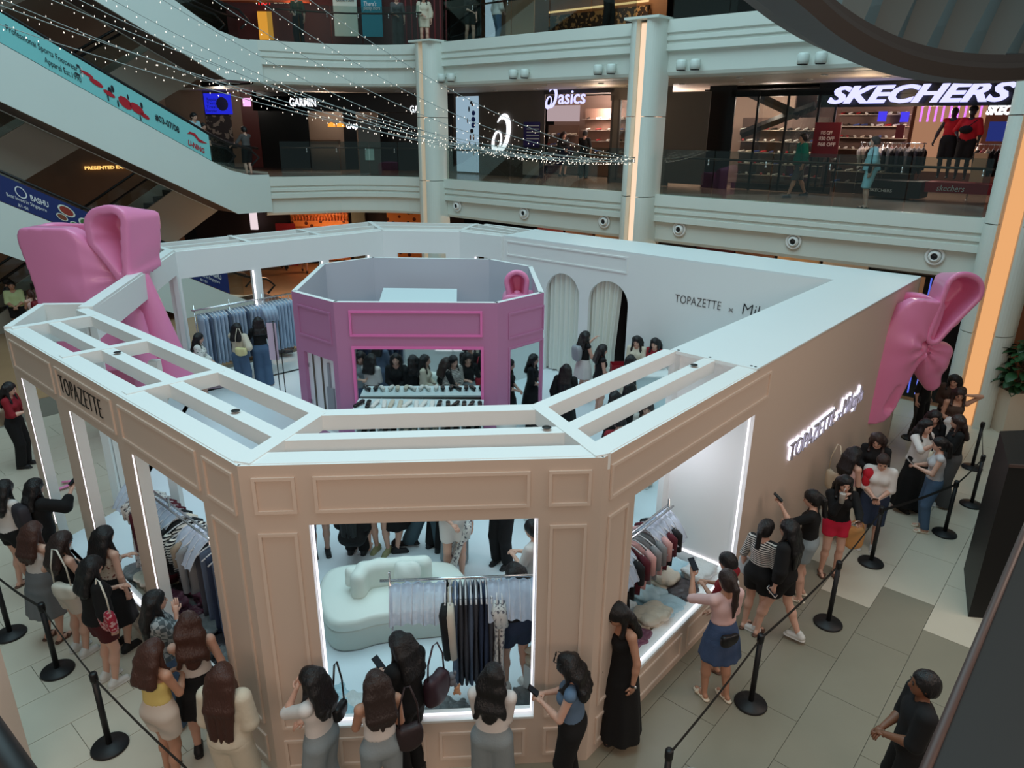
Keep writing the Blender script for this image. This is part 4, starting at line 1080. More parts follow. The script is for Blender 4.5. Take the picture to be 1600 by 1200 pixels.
# white top of the storage shelf inside the pink room
c = [at(596, 454, 2.75), at(711, 453, 2.75), at(711, 480, 2.75), at(588, 482, 2.75)]
mb = MB(); mb.prism([q[:2] for q in c], .03, 2.75); o = mb.build('storage_cabinet', mat('cabinet_white', (214, 228, 230), .5), None); tag(o, 'white box cabinet top seen inside the open pink room', 'cabinet')
# ================================================================ pink bow sculptures
def build_field(F, name, m, parent, extra=None):
    V, Q = F.nets(); me = fast_mesh(name, V, Q); me.materials.append(m)
    o = bpy.data.objects.new(name, me); COL.objects.link(o); o.parent = parent; return o
def bow(loc, rz, label, parts, knot, h=.04, scale=1.0, grp='giant pink bow sculptures'):
    e = empty('bow_sculpture', loc, label, 'bow', grp, rz, local=True); e.scale = (scale,)*3
    for nm, fn in parts: build_field(fn(h), nm, PINK, e)
    F = Field((-.5, -.6, -.5), (.5, .5, .5), h*.8); F.ell((0, -.12, 0), knot, None, .05)
    X, Y, Z = F.xyz((slice(None),)*3); F.F = (F.F+.012*np.sin(22*X+9*Z)).astype(np.float32)
    build_field(F, 'knot', PINK, e); return e
def creases(F, c, amp, n, reach):
    X, Y, Z = F.xyz((slice(None),)*3); X = X-c[0]; Z = Z-c[2]; r = np.sqrt(X*X+Z*Z); F.F = (F.F+amp*np.exp(-r/reach)*np.sin(n*np.arctan2(Z, X+1e-6)+0*Y)).astype(np.float32)
def slabloop(chain, y0, y1, shear, rim, depth, cr=.0):
    """loop seen end-on: outline chain of (x,z,r), extruded y0..y1 with sideways shear, hollowed from the front leaving a flat rim"""
    def f(h):
        xs = [c[0] for c in chain]; zs = [c[1] for c in chain]
        F = Field((min(xs)-.7, y0-.2, min(zs)-.4), (max(xs)+.9, y1+.2, max(zs)+.7), h)
        def d2(X, Y, Z):
            X = X-shear*(Y-y0); D = None
            for a, b in zip(chain[0::2], chain[1::2]):
                dx, dz = b[0]-a[0], b[1]-a[1]; t = np.clip(((X-a[0])*dx+(Z-a[1])*dz)/(dx*dx+dz*dz), 0, 1); q = np.sqrt((X-a[0]-t*dx)**2+(Z-a[1]-t*dz)**2)-(a[2]+(b[2]-a[2])*t)
                if D is None: D = q
                else: hh = np.clip(.5+.5*(D-q)/.08, 0, 1); D = D*(1-hh)+q*hh-.08*hh*(1-hh)
            return D
        X, Y, Z = F.xyz((slice(None),)*3); D = d2(X, Y, Z)+.20*np.maximum(Y-y0, 0)
        ang = np.arctan2(Z, X+1e-6); D = D+cr*np.sin(11*ang)*np.clip((Y-y0)/.3, 0, 1)
        body = np.maximum(D, np.maximum(y0-Y, Y-y1)); e_ = .05; q = np.sqrt(np.maximum(D+e_, 0)**2+np.maximum(np.maximum(y0-Y, Y-y1)+e_, 0)**2)-e_; body = np.where(np.maximum(D, np.maximum(y0-Y, Y-y1)) > -e_, q, body)
        cav = np.maximum(D+rim, Y-(y0+depth)); F.F = np.maximum(body, -cav).astype(np.float32); return F
    return f
def sup(X, Z, cx, cz, hx, hz, p=4.0): return ((np.abs((X-cx)/hx))**p+(np.abs((Z-cz)/hz))**p)**(1/p)
# left bow, standing outside the angled entrance beam
def A_left(h):
    F = Field((-2.0, -.75, -2.1), (.35, .8, 1.2), h)
    def g(X, Y, Z):
        xc = -.86-.04*np.sin(1.6*Z); q = (sup(X, Z, xc, -.42, .84-.05*np.cos(3*Z+.5), 1.36, 11)-1)*.8
        yy = np.abs(Y+.10*np.cos(1.8*(X+.9)))-.42*np.clip(.35+.9*(-X)/.9, .35, 1)
        return np.maximum(q, yy)
    F.fn((-1.95, -.75, -2.0), (.3, .8, 1.1), g, .06)
    F.cone((-.15, 0, -.05), (-.8, 0, -.3), .22, .45, .25)
    n = math.hypot(1, 1.25); Fc = lambda X, Y, Z: (Z-.05+1.22*(X-.02))/n*.9+0*Y
    X, Y, Z = F.xyz((slice(None),)*3); c = Fc(X, Y, Z); hh = np.clip(.5+.5*(c-F.F)/.12, 0, 1); F.F = (F.F*(1-hh)+c*hh+.12*hh*(1-hh)).astype(np.float32)
    creases(F, (0, 0, 0), .04, 11, .3)
    F.fn((-1.8, -.6, .2), (-.2, .7, 1.3), lambda X, Y, Z: np.maximum(sup(X, Y, -1.05, .06, .52, .22, 3)-1, -(Z-.45))*.22, .04, 'd')
    return F
def tailf(a, b, r0, r1, flat=2.0, wav=8, lo=None):
    def f(h):
        m = max(r0, r1)+.3; F = Field((min(a[0], b[0])-m, min(a[1], b[1])-m, min(a[2], b[2])-m), (max(a[0], b[0])+m, max(a[1], b[1])+m, max(a[2], b[2])+m), h)
        F.cone(a, b, r0, r1, .05, sc=(1, flat, 1)); X, Y, Z = F.xyz((slice(None),)*3)
        F.F = (F.F+.03*np.sin(wav*X+2*Z)+0*Y).astype(np.float32)
        F.cut(lambda X, Y, Z: b[2]-Z+.25*(X-b[0])+0*Y); return F
    return f
k = aty(205, 443, 13.3)
bow(k, 0.0, 'huge glossy pink bow sculpture beside the left entrance of the pavilion', [('left_loop', A_left),
    ('right_loop', slabloop([(0, .02, .12), (-.16, .94, .39), (0, .02, .12), (.0, 1.06, .29), (0, .1, .14), (-.22, .72, .32)], -.42, .46, .42, .15, .42, .01)),
    ('ribbon_tail', tailf((.08, .05, -.1), (.42, .1, -2.35), .24, .50, 1.6)), ('ribbon_tail', tailf((-.1, .1, -.3), (-.75, .25, -2.85), .25, .55, 1.8, 6)), ('ribbon_tail', tailf((.1, -.35, -.7), (.2, -.45, -2.4), .18, .34, 1.6, 10))], (.17, .26, .20), h=.035)
# right bow on the corner of the sign wall
def A_right(h):
    F = Field((-1.5, -.7, -1.9), (.5, .8, 1.2), h)
    def g(X, Y, Z):
        xc = -.30+.24*(Z-.5)+.04*np.sin(2*Z); q = (sup(X, Z, xc, -.24, .46, 1.19, 3.6)-1)*.42
        return np.maximum(q, np.sqrt((Y/.42)**2+((X-xc)/.62)**2)*.40-.40)
    F.fn((-1.4, -.7, -1.8), (.45, .8, 1.1), g, .08)
    F.cone((0, -.1, .0), (-.25, -.05, .05), .20, .40, .15); F.cut(lambda X, Y, Z: Z-.90+.03*np.sin(3*X)+0*Y); creases(F, (.06, 0, .02), .08, 8, .25)
    F.ell((.02, -.50, .06), (.13, .28, .16), None, .06, 'd')
    F.cone((-.36, -.42, -.75), (-.46, -.40, -1.12), .09, .13, .03, 'd')
    F.fn((-.9, -.4, .5), (.3, .5, 1.3), lambda X, Y, Z: np.maximum(sup(X, Y, -.24, .05, .30, .22, 3)-1, -(Z-.6))*.2, .03, 'd')
    return F
k = aty(1430, 525, 12.6)
RB = bow(k, 0.0, 'huge glossy pink bow sculpture on the far corner of the sign wall', [('left_loop', A_right),
    ('right_loop', slabloop([(.08, .25, .15), (.44, 1.06, .35), (.08, .25, .15), (.34, 1.14, .29)], -.40, .45, .12, .10, .5, .01)), ('loop_back', lambda h: (lambda F: (F.cone((.05, .1, .1), (.55, .2, .55), .2, .30, .08, sc=(1, 1.2, 1)), creases(F, (0, 0, 0), .06, 14, .6), F)[-1])(Field((-.5, -.6, -.4), (1.2, .9, 1.2), h))),
    ('ribbon_end', lambda h: (lambda F: (F.cone((.05, .05, -.02), (.38, .1, -.25), .22, .36, .08, sc=(1, 1.3, 1)), F.cone((.2, .05, -.2), (.52, .1, -.78), .34, .16, .1, sc=(1, 1.3, 1)), creases(F, (0, 0, 0), .07, 12, .6), F)[-1])(Field((-.5, -.7, -1.3), (1.1, .8, .5), h))),
    ('ribbon_tail', tailf((-.72, .22, -1.2), (-.80, .2, -2.75), .09, .12, 1.2, 4)), ('ribbon_tail', tailf((-.45, .2, -1.0), (-.42, .22, -2.75), .08, .10, 1.2, 4))], (.12, .2, .20), h=.032)
_l = pt_violet = bpy.data.lights.new('violet_uplight', 'POINT'); _l.energy = 9; _l.color = (.55, .25, 1); _l.shadow_soft_size = .008; _o = bpy.data.objects.new('violet_uplight', _l); COL.objects.link(_o); _o.location = (k[0]-1.05, k[1]-.62, k[2]-1.15)
kk = aty(806, 456, 13.5)
bow(kk, 0.0, 'small pink bow sculpture inside the pink octagonal room', [('left_loop', lambda h: (lambda F: (F.fn((-.8, -.6, -1.1), (.9, .8, .2), lambda X, Y, Z: np.maximum((sup(X, Z, .06, -.5, .48, .5, 5)-1)*.4, np.abs(Y)-.35), .05), F)[-1])(Field((-.9, -.8, -1.2), (.9, .8, .5), h))),
    ('right_loop', slabloop([(0, -.1, .28), (-.03, .30, .34)], -.30, .35, 0, .13, .5))], (.1, .1, .08), scale=.74)
# pink ribbon ends lying on the floor
e = empty('ribbon_on_floor', at(97, 776, .04), 'flat pink ribbon strip lying on the white floor in the left doorway', 'ribbon')
mb = MB(); c0 = [at(80, 783, .04), at(97, 778, .04), at(118, 770, .05)]; c1 = [at(100, 768, .04), at(112, 766, .04), at(122, 768, .04)]
mb.ring_tube(c0, .035, 8, flat=.5); mb.ring_tube(c1, .03, 8, flat=.5); mb.build('ribbon', PINK, e)

# ================================================================ clothes rails
PLAST = mat('clear_plastic_cover', (190, 204, 224), .2, bump=.6, bscale=18, alpha=.82)
HANGM = mat('hanger_white', (214, 218, 222), .3)
DEN = mat('denim_grey_blue', (86, 100, 122), .85, bump=.2, bscale=80); DEND = mat('denim_dark', (44, 56, 80), .85, bump=.2, bscale=80); DENL = mat('denim_light', (166, 184, 204), .85, bump=.2, bscale=80)
GREYC = mat('cloth_charcoal', (66, 68, 76), .85); BLK = mat('cloth_black', (20, 20, 22), .8, bump=.15, bscale=40); CRM = mat('cloth_cream', (214, 202, 186), .85); WHT = mat('cloth_white', (214, 212, 208), .85, bump=.1, bscale=30)
BUR = mat('cloth_burgundy', (84, 24, 36), .85); PNK = mat('cloth_pink', (204, 156, 152), .85); BEI = mat('cloth_beige', (150, 132, 112), .85); LGR = mat('cloth_grey', (128, 130, 132), .85)
STRP = pmat('cloth_stripes', (220, 216, 206), (30, 30, 34), 'stripe', 9.0, .5, axis=2); FLOR = pmat('cloth_floral', (206, 204, 200), (96, 92, 100), 'spots', 26, .56)
GM = {}
def garment_mesh(kind, seed):
    if (kind, seed) in GM: return GM[(kind, seed)]
    r = random.Random(seed*17+5); mb = MB()
    spec = {'trousers': (.16, .15, 1.02, .030), 'top': (.20, .19, .55, .030), 'long': (.20, .20, .66, .035), 'dress': (.19, .24, 1.05, .035), 'skirt': (.16, .22, .62, .03), 'jacket': (.22, .22, .62, .05)}[kind]
    w0, w1, L, t = spec; nz = 9; n = 16; ph = r.uniform(0, 6)
    for i in range(nz+1):
        f = i/nz; z = -.10-L*f*(1+.02*r.random()); w = (w0+(w1-w0)*f)*(0.35+.65*min(1, f*7) if kind in ('top', 'long', 'dress', 'jacket') else 1)
        for k in range(n):
            a = 2*math.pi*k/n; rr = 1+.25*math.sin(5*a+ph+2*f)*f; mb.v.append((math.cos(a)*t*rr*(1+.3*math.sin(7*f+ph)), math.sin(a)*w, z))
    for i in range(nz):
        for k in range(n): mb.f.append((i*n+k, (i+1)*n+k, (i+1)*n+(k+1) % n, i*n+(k+1) % n)); mb.m.append(0); mb.sm.append(True)
    mb.f.append(tuple(range(n))); mb.m.append(0); mb.sm.append(False); mb.f.append(tuple(nz*n+k for k in range(n-1, -1, -1))); mb.m.append(0); mb.sm.append(False)
    if kind in ('top', 'long', 'jacket', 'dress'):
        sl = .5 if kind != 'top' else .22
        if kind == 'dress': sl = .16
        for s in (-1, 1): mb.ring_tube([(0, s*w0*.8, -.14), (.01*s, s*(w0+.05), -.20), (.02, s*(w0+.05), -.20-sl)], [.035, .05, .04], 8, 0)
    GM[(kind, seed)] = mb.mesh('garment'); return GM[(kind, seed)]
hm = MB(); hm.ring_tube([(0, -.20, -.13), (0, -.10, -.085), (0, 0, -.06), (0, .10, -.085), (0, .20, -.13)], .009, 6); hm.ring_tube([(0, 0, -.06), (0, 0, .0), (0, .022, .018), (0, .0, .034), (0, -.018, .02)], .004, 5)
HANGER = hm.mesh('hanger'); HANGER.materials.append(HANGM)
CATS = {'trousers': 'trousers', 'top': 'top', 'long': 'top', 'dress': 'dress', 'skirt': 'skirt', 'jacket': 'jacket'}
def garment(kind, m, loc, rz, label, group, seed=0, tilt=0.0, scale=1.0):
    e = empty({'trousers': 'trousers', 'top': 'shirt', 'long': 'sweater', 'dress': 'dress', 'skirt': 'skirt', 'jacket': 'jacket'}[kind], loc, label, CATS[kind], group, rz, local=True); e.scale = (scale,)*3
    me = withmat(garment_mesh(kind, seed), [m]); o = bpy.data.objects.new('cloth', me); COL.objects.link(o); o.parent = e; o.rotation_euler = (0, tilt, 0)
    o = bpy.data.objects.new('hanger', HANGER); COL.objects.link(o); o.parent = e; return e
def rail(a, b, z, label, posts=(.03, .97), zb=.03, up=.08, double=0.0):
    a = Vector((a[0], a[1], 0)); b = Vector((b[0], b[1], 0)); e = empty('clothes_rail', (a.x, a.y, zb), label, 'clothes rail', 'chrome clothes rails in the pavilion')
    n = Vector((-(b-a).y, (b-a).x, 0)).normalized()
    for off in ((0,) if not double else (-double/2, double/2)):
        mb = MB(); mb.rod((a+n*off)+Vector((0, 0, z)), (b+n*off)+Vector((0, 0, z)), .015, 8); mb.build('rail_bar', CHROME, e)
    for t in posts:
        p = a+(b-a)*t; mb = MB(); mb.rod((p.x, p.y, zb), (p.x, p.y, z+up), .014, 8); mb.build('post', CHROME, e)
        mb = MB(); mb.lathe([(.06, 0), (.06, .012), (.02, .02)], (p.x, p.y, zb), 12); mb.build('foot', CHROME, e)
    return e
def covers(a, b, z, label, w=.27, drop=.30, m=PLAST, grp='plastic garment covers over the rails'):
    a = Vector((a[0], a[1], z)); b = Vector((b[0], b[1], z)); d = b-a; n = Vector((-d.y, d.x, 0)).normalized()
    e = empty('plastic_cover', tuple(a), label, 'garment cover', grp); N = max(3, int(d.length/.11)); mb = MB()
    def f(i, j):
        s = (j-.5)*2; p = a+d*i+n*(w*s*(1+.04*math.sin(i*N*6.28))); zz = z-.05-drop*abs(s)**1.7-.012*math.cos(i*N*6.28)-.01*math.sin(9*i+5*s); return (p.x, p.y, zz)
    mb.grid(f, N*6, 10); mb.build('plastic_film', m, e)
    mb = MB()
    for k in range(N+1):
        pts = [f(min(1, k/N), j/8) for j in range(9)]; mb.ring_tube([(x, y, q+.004) for x, y, q in pts], .006, 4)
    o = mb.build('folded_edges', mat('plastic_edge', (226, 232, 242), .25, alpha=.8), e); o['kind'] = 'stuff'; return e
def fill(a, b, z, seq, group, lab, tilt=0.0, scale=1.0):
    a = Vector((a[0], a[1], z)); b = Vector((b[0], b[1], z)); rz = math.atan2((b-a).y, (b-a).x); n = len(seq)
    for i, (kind, m, word) in enumerate(seq):
        t = (i+.5)/n; p = a+(b-a)*t
        garment(kind, m, tuple(p-Vector((0, 0, .034))), rz, lab(i, n, word), group, i % 4, tilt, scale)
ORD = ['first', 'second', 'third', 'fourth', 'fifth', 'sixth', 'seventh', 'eighth', 'ninth', 'tenth', 'eleventh', 'twelfth', 'thirteenth', 'fourteenth', 'fifteenth', 'sixteenth', 'seventeenth', 'eighteenth', 'nineteenth', 'twentieth', 'twenty-first', 'twenty-second', 'twenty-third', 'twenty-fourth', 'twenty-fifth', 'twenty-sixth', 'twenty-seventh', 'twenty-eighth', 'twenty-ninth', 'thirtieth']
# -- front window rail
zf = 1.62; a = at(600, 912, zf); b = at(853, 897, zf)
rail(a, b, zf, 'chrome clothes rail behind the front window, in front of the white sofa', (.06, .97), .03, .10)
lerp = lambda a, b, t: tuple(a[i]+(b[i]-a[i])*t for i in range(len(a)))
covers(lerp(a, b, .06), lerp(a, b, .40), zf, 'clear plastic covers on the left half of the front window rail')
covers(lerp(a, b, .66), lerp(a, b, .99), zf, 'clear plastic covers on the right end of the front window rail')
fl = lambda w: (lambda i, n, word: '%s, %s garment from the left on the front window rail' % (word, ORD[i]))
seq = [('long', BLK, 'narrow black knit sleeve top'), ('long', CRM, 'cream long knit top')]+[('trousers', m, w) for m, w in ((DEN, 'faded slate blue trousers'), (GREYC, 'charcoal grey trousers'), (GREYC, 'charcoal grey trousers'), (DEN, 'slate blue trousers'), (GREYC, 'charcoal trousers'), (DEND, 'dark navy trousers'), (DEND, 'dark navy trousers'), (GREYC, 'charcoal grey trousers'))]+[('dress', FLOR, 'grey and white floral dress'), ('dress', FLOR, 'pale floral dress')]
fill(lerp(a, b, .38), lerp(a, b, .76), zf, seq, 'garments on the front window rail', fl(0), scale=1.08)
# -- right window rails
zr = 1.62; a = at(1058, 822, zr) if False else P(.35, .58, zr); b = P(2.55, .62, zr)
rail(a, b, zr, 'chrome clothes rail above the bagged clothes in the right window', (.32, .97), .42, .12, .06)
covers(lerp(a, b, .52), lerp(a, b, .10), zr, 'clear plastic covers on the near end of the right window rail'); covers(lerp(a, b, .72), lerp(a, b, .99), zr, 'clear plastic covers on the far end of the right window rail')
rl = lambda i, n, word: '%s, %s from the near end on the right window rail' % (word, ORD[i])
seq = [('top', WHT, 'white cropped top'), ('top', LGR, 'light grey top'), ('long', BLK, 'black long top'), ('long', PNK, 'dusty pink long top'), ('long', BUR, 'burgundy long top'), ('skirt', BUR, 'burgundy skirt'), ('skirt', BUR, 'dark burgundy skirt'), ('skirt', BLK, 'black skirt'), ('top', BLK, 'black short top'), ('top', BUR, 'burgundy short top'), ('top', PNK, 'dusty pink short top'), ('top', LGR, 'pale grey short top'), ('top', LGR, 'silver grey short top'), ('top', PNK, 'pink short top'), ('top', BUR, 'burgundy short top'), ('top', BLK, 'black short top')]
fill(lerp(a, b, .0), lerp(a, b, .93), zr, seq, 'garments on the right window rail', rl)
# -- left window rails (two in a row)
zl = 1.62; a = P(-1.62, 6.35, zl); b = P(-1.62, 2.75, zl)
rail(a, b, zl, 'chrome double clothes rail running behind the left windows', (.05, .33, .60, .97), .03, .14, .07)
covers(lerp(a, b, .0), lerp(a, b, .10), zl, 'small clear plastic cover at the far end of the left window rail'); covers(lerp(a, b, .20), lerp(a, b, .38), zl, 'clear plastic covers on the left window rail, above the burgundy garments')
covers(lerp(a, b, .46), lerp(a, b, .60), zl, 'clear plastic covers in the middle of the left window rail'); covers(lerp(a, b, .84), lerp(a, b, .99), zl, 'clear plastic covers at the near end of the left window rail')
seq = [('dress', FLOR, 'pale floral dress'), ('dress', FLOR, 'white floral dress'), ('long', BUR, 'burgundy long top'), ('dress', BUR, 'burgundy dress'), ('dress', BUR, 'wine red dress'), ('long', BLK, 'black long top'), ('long', CRM, 'cream long top'), ('long', BLK, 'black knit top'), ('top', STRP, 'black and white striped top'), ('top', STRP, 'striped short top'), ('top', BEI, 'beige top'),
       ('long', LGR, 'grey long top'), ('trousers', GREYC, 'charcoal trousers'), ('trousers', DEN, 'slate blue trousers')]+[('trousers', m, w) for m, w in ((DEND, 'dark navy trousers'), (DEN, 'slate blue trousers'), (DEND, 'navy trousers'), (GREYC, 'charcoal trousers'), (DEND, 'dark denim trousers'), (DEN, 'blue denim trousers'), (DEND, 'navy denim trousers'), (DEN, 'faded denim trousers'))]
fill(lerp(a, b, .08), lerp(a, b, .95), zl, seq, 'garments on the left window rail', lambda i, n, word: '%s, %s from the far end on the left window rail' % (word, ORD[i]))
# -- denim wall at the back left
a = atv(298, 500, 12.82); b = atv(452, 462, 12.80); zb_ = (a[2]+b[2])/2; print('denim rail z', a[2], b[2])
a = (a[0], a[1]); b = (b[0], b[1])
rail(a, b, zb_, 'long chrome rail of denim at the back left of the pavilion', (.02, .35, .68), .03, .12, .06)
seq = [('trousers', DENL if (i*7) % 5 < 4 else DEN, 'light blue jeans' if (i*7) % 5 < 4 else 'slate blue jeans') for i in range(16)]+[('top', DENL, 'light blue denim shirt')]*4+[('trousers', DENL, 'pale blue jeans')]*6
fill(lerp(a, b, .05), lerp(a, b, .98), zb_, seq, 'denim hanging at the back left', lambda i, n, word: '%s, %s from the left on the long rail at the back' % (word, ORD[i]), scale=1.15)
# small second rail inside
# ================================================================ bagged clothes
BAGS = [mat('bagged_white', (206, 210, 208), .25, bump=.9, bscale=14), mat('bagged_aqua', (168, 200, 210), .25, bump=.9, bscale=14), mat('bagged_cream', (196, 188, 170), .28, bump=.9, bscale=14), mat('bagged_dark', (64, 58, 60), .28, bump=.9, bscale=14),
        mat('bagged_grey', (120, 122, 122), .28, bump=.9, bscale=14), mat('bagged_mauve', (110, 66, 84), .28, bump=.9, bscale=14)]
BN = ['white', 'pale aqua', 'cream', 'black', 'grey', 'mauve']
def bagmesh(seed):
    if ('bag', seed) in GM: return GM[('bag', seed)]
    F = Field((-.27, -.22, -.02), (.27, .22, .14), .016); rs = random.Random(seed); ph = [rs.uniform(0, 6) for _ in range(4)]
    F.fn((-.27, -.22, -.02), (.27, .22, .14), lambda X, Y, Z: (((np.abs(X)/.20)**3.2+(np.abs(Y)/.15)**3.2+(np.abs(Z-.045)/.05)**2.2)**.35-1)*.05+.0032*np.sin(40*X+ph[0]+20*Y)+.003*np.sin(33*Y+ph[1]-15*X)+.002*np.sin(70*X+50*Y+ph[2]), .01)
    F.cut(lambda X, Y, Z: -Z+0*X*Y); V, Q = F.nets(); GM[('bag', seed)] = fast_mesh('bag', V, Q); return GM[('bag', seed)]
def clothbag(p, z, mi, rz, label, group, sc=1.0):
    e = empty('bagged_garment', (p[0], p[1], z), label, 'bagged garment', group, rz, local=True); e.scale = (sc, sc, sc)
    o = bpy.data.objects.new('plastic_bag', withmat(bagmesh(int(p[0]*31+p[1]*17+z*9) % 4), [BAGS[mi]])); COL.objects.link(o); o.parent = e
rs = random.Random(3)
base_a = math.atan2(UY, UX)
n = 0
for iu in range(7):
    for iv in range(3):
        mi = [0, 1, 0, 3, 1, 0, 2][(iu*2+iv*3) % 7]
        if iu in (1, 2) and iv == 0: mi = 5 if iu == 2 else 2
        for L in range(2 if (iu+iv) % 3 else 3):
            u = .50+iu*.40+rs.uniform(-.04, .04); v = .32+iv*.30+rs.uniform(-.03, .03)
            clothbag(P(u, v), .42+L*.085, mi, base_a+rs.uniform(-.3, .3)+(1.57 if iv == 1 else 0), '%s bagged garment, right window, row %s from near end, %s, %s' % (BN[mi], ORD[iu], ('front', 'middle', 'back')[iv], ('lowest', 'second layer', 'topmost')[L]), 'bagged garments piled in the right window', 1.15)
for iv in range(9):
    for iu in range(2):
        mi = [4, 2, 3, 5, 5, 4, 3, 4, 0][iv]
        for L in range(2+(iv+iu) % 2):
            v = 6.0-iv*.36+rs.uniform(-.03, .03); u = -1.84+iu*.36+rs.uniform(-.03, .03)
            clothbag(P(u, v), .30+L*.085, mi, base_a+1.57+rs.uniform(-.3, .3), '%s bagged garment, left window, %s from far end, %s, %s' % (BN[mi], ORD[iv], ('outer row', 'inner row')[iu], ('lowest', 'second layer', 'topmost')[L]), 'bagged garments piled in the left window')
for i, (px, py, mi) in enumerate(((545, 1112, 1), (565, 1098, 0), (590, 1112, 1), (700, 1105, 4), (725, 1112, 4), (835, 1085, 4), (530, 1090, 1), (620, 1118, 0))):
    c = at(px, py, .10); clothbag(c, .03, mi, rs.uniform(-1, 1), '%s plastic-bagged garment on the floor behind the front window, %s from the left' % (BN[mi], ORD[i]), 'bagged garments behind the front window', .9)
for i in range(12):
    c = at(322+(i % 6)*24, 548+(i//6)*8-(i % 6)*2, .35); mi = [1, 1, 4, 4, 3, 3][i % 6]
    clothbag(c, .03+.1*(i//6), mi, rs.uniform(-1, 1), '%s bagged garment under the denim rail, %s from the left, %s row' % (BN[mi], ORD[i % 6], ('front', 'back')[i//6]), 'bagged denim under the back rail', 1.25)
c = P(1.15, .42); e = empty('yellow_note', (c[0], c[1], .68), 'bright yellow card lying on the bagged clothes in the right window', 'card')
mb = MB(); mb.box(c[0]-.10, c[0]+.10, c[1]-.07, c[1]+.07, .68, .684); mb.build('card', mat('yellow_card', (214, 226, 60), .5), e)

# ================================================================ sofa
SOFA = mat('sofa_cream', (226, 232, 224), .55, bump=.05, bscale=60); SOFB = mat('sofa_base', (204, 210, 202), .6)
out = [(506, 945), (507, 915), (525, 893), (575, 884), (640, 881), (700, 879), (724, 890), (737, 912), (735, 935), (708, 950), (650, 958), (595, 966), (560, 976), (524, 975)]
op = [Vector(at(x, y, .47)) for x, y in out]; cs = sum(op, Vector())/len(op)
def smooth(p, k=5):
    r = []; n = len(p)
    for i in range(n):
        a, b, c, d = p[i-1], p[i], p[(i+1) % n], p[(i+2) % n]
        for j in range(k):
            t = j/k; r.append(.5*((2*b)+(c-a)*t+(2*a-5*b+4*c-d)*t*t+(3*b-a-3*c+d)*t**3))
    return r
op = smooth(op); N = len(op)
SO = empty('sofa', (cs.x, cs.y, .03), 'cream kidney-shaped daybed sofa behind the front window rail', 'sofa')
def layer(mb, levels):
    vs_ = []
    for s, z in levels:
        for p in op:
            q = cs+(p-cs)*s; vs_.append((q.x, q.y, z))
    fs = [(i*N+k, i*N+(k+1) % N, (i+1)*N+(k+1) % N, (i+1)*N+k) for i in range(len(levels)-1) for k in range(N)]
    fs.append(tuple((len(levels)-1)*N+k for k in range(N))); mb.add(vs_, fs, 0, True)
mb = MB(); layer(mb, [(.97, .04), (.99, .06), (1.0, .30), (1.0, .33)]); mb.build('base', SOFB, SO)
mb = MB(); layer(mb, [(.995, .33), (1.01, .35), (1.01, .42), (.98, .465), (.92, .475), (.5, .48)]); mb.build('seat', SOFA, SO)
bk = [Vector(at(x, y, .50)) for x, y in ((568, 932), (576, 918), (600, 912), (640, 908), (670, 905))]
mb = MB(); vs_ = []
F = Field((min(p.x for p in bk)-.25, min(p.y for p in bk)-.25, .40), (max(p.x for p in bk)+.25, max(p.y for p in bk)+.25, .95), .025)
for p, q in zip(bk, bk[1:]):
    for z in (.52, .62, .72): F.cone((p.x, p.y, z), (q.x, q.y, z), .10, .10, .04)
V, Q = F.nets(); mb.add(V.tolist(), Q.tolist(), 0, True); mb.build('backrest', SOFA, SO)
def cushion(px, py, z, rz, label, s=.17):
    c = at(px, py, z); e = empty('cushion', (c[0], c[1], z), label, 'cushion', 'cushions on the sofa', rz, local=True)
    F = Field((-.3, -.15, -.25), (.3, .15, .25), .018)
    F.fn((-.3, -.15, -.25), (.3, .15, .25), lambda X, Y, Z: (((np.abs(X)/s)**3.5+(np.abs(Z)/(s*.8))**3.5)**(2/3.5)+(np.abs(Y)/.075)**2)**.5*.075-.075, .01)
    X, Y, Z = F.xyz((slice(None),)*3); F.F = (F.F+.004*np.sin(30*X+20*Z)+0*Y).astype(np.float32)
    M = rotx(-.5); V, Q = F.nets(); V = V @ M.T; me = fast_mesh('cushion_cover', V, Q); me.materials.append(SOFA); o = bpy.data.objects.new('cushion_cover', me); COL.objects.link(o); o.parent = e
cushion(566, 905, .66, .25, 'cream cushion at the left end of the sofa back'); cushion(642, 897, .80, 0, 'cream cushion behind the sofa backrest')

# ================================================================ shoe display
ZS = 1.62; xl, xr = at(556, 637, ZS)[0], at(756, 631, ZS)[0]; yf, yb = PA.y-.54, PA.y-.03
SH = empty('shoe_display', ((xl+xr)/2, yf, .03), 'white cube shelving unit with rows of shoes under the pink framed mirror', 'shelf')
CAB = mat('cabinet_white', (214, 228, 230), .5)
mb = MB(); mb.box(xl, xr, yf, yb, ZS-.03, ZS); mb.build('top_board', CAB, SH)
nb = 6
for i in range(nb+1):
    x = xl+.02+(xr-xl-.04)*i/nb; mb = MB(); mb.box(x-.012, x+.012, yf+.02, yb, .03, ZS-.03); mb.build('side_board', CAB, SH)
for z in (.05, .58, 1.12):
    mb = MB(); mb.box(xl+.03, xr-.03, yf+.02, yb, z, z+.02); mb.build('shelf_board', CAB, SH)
mb = MB(); mb.box(xl, xr, yb-.01, yb, .03, ZS-.03); mb.build('back_board', GREYW, SH)
SBK = mat('shoe_black', (18, 18, 20), .3); SWH = mat('shoe_white', (222, 220, 214), .4); SCR = mat('shoe_cream', (200, 190, 172), .45)
def minishoe():
    F = Field((-.06, -.14, -.01), (.06, .15, .10), .011)
    F.cone((0, -.07, .045), (0, .10, .02), .035, .034, .02, sc=(1, 1, 1.5)); F.cone((0, -.09, .01), (0, -.09, .04), .014, .02, .01); F.cone((0, -.05, .075), (0, -.0, .06), .024, .02, .01, 'd')
    F.cut(lambda X, Y, Z: -Z+0*X*Y); V, Q = F.nets(); return fast_mesh('court_shoe', V, Q)
MS = minishoe()
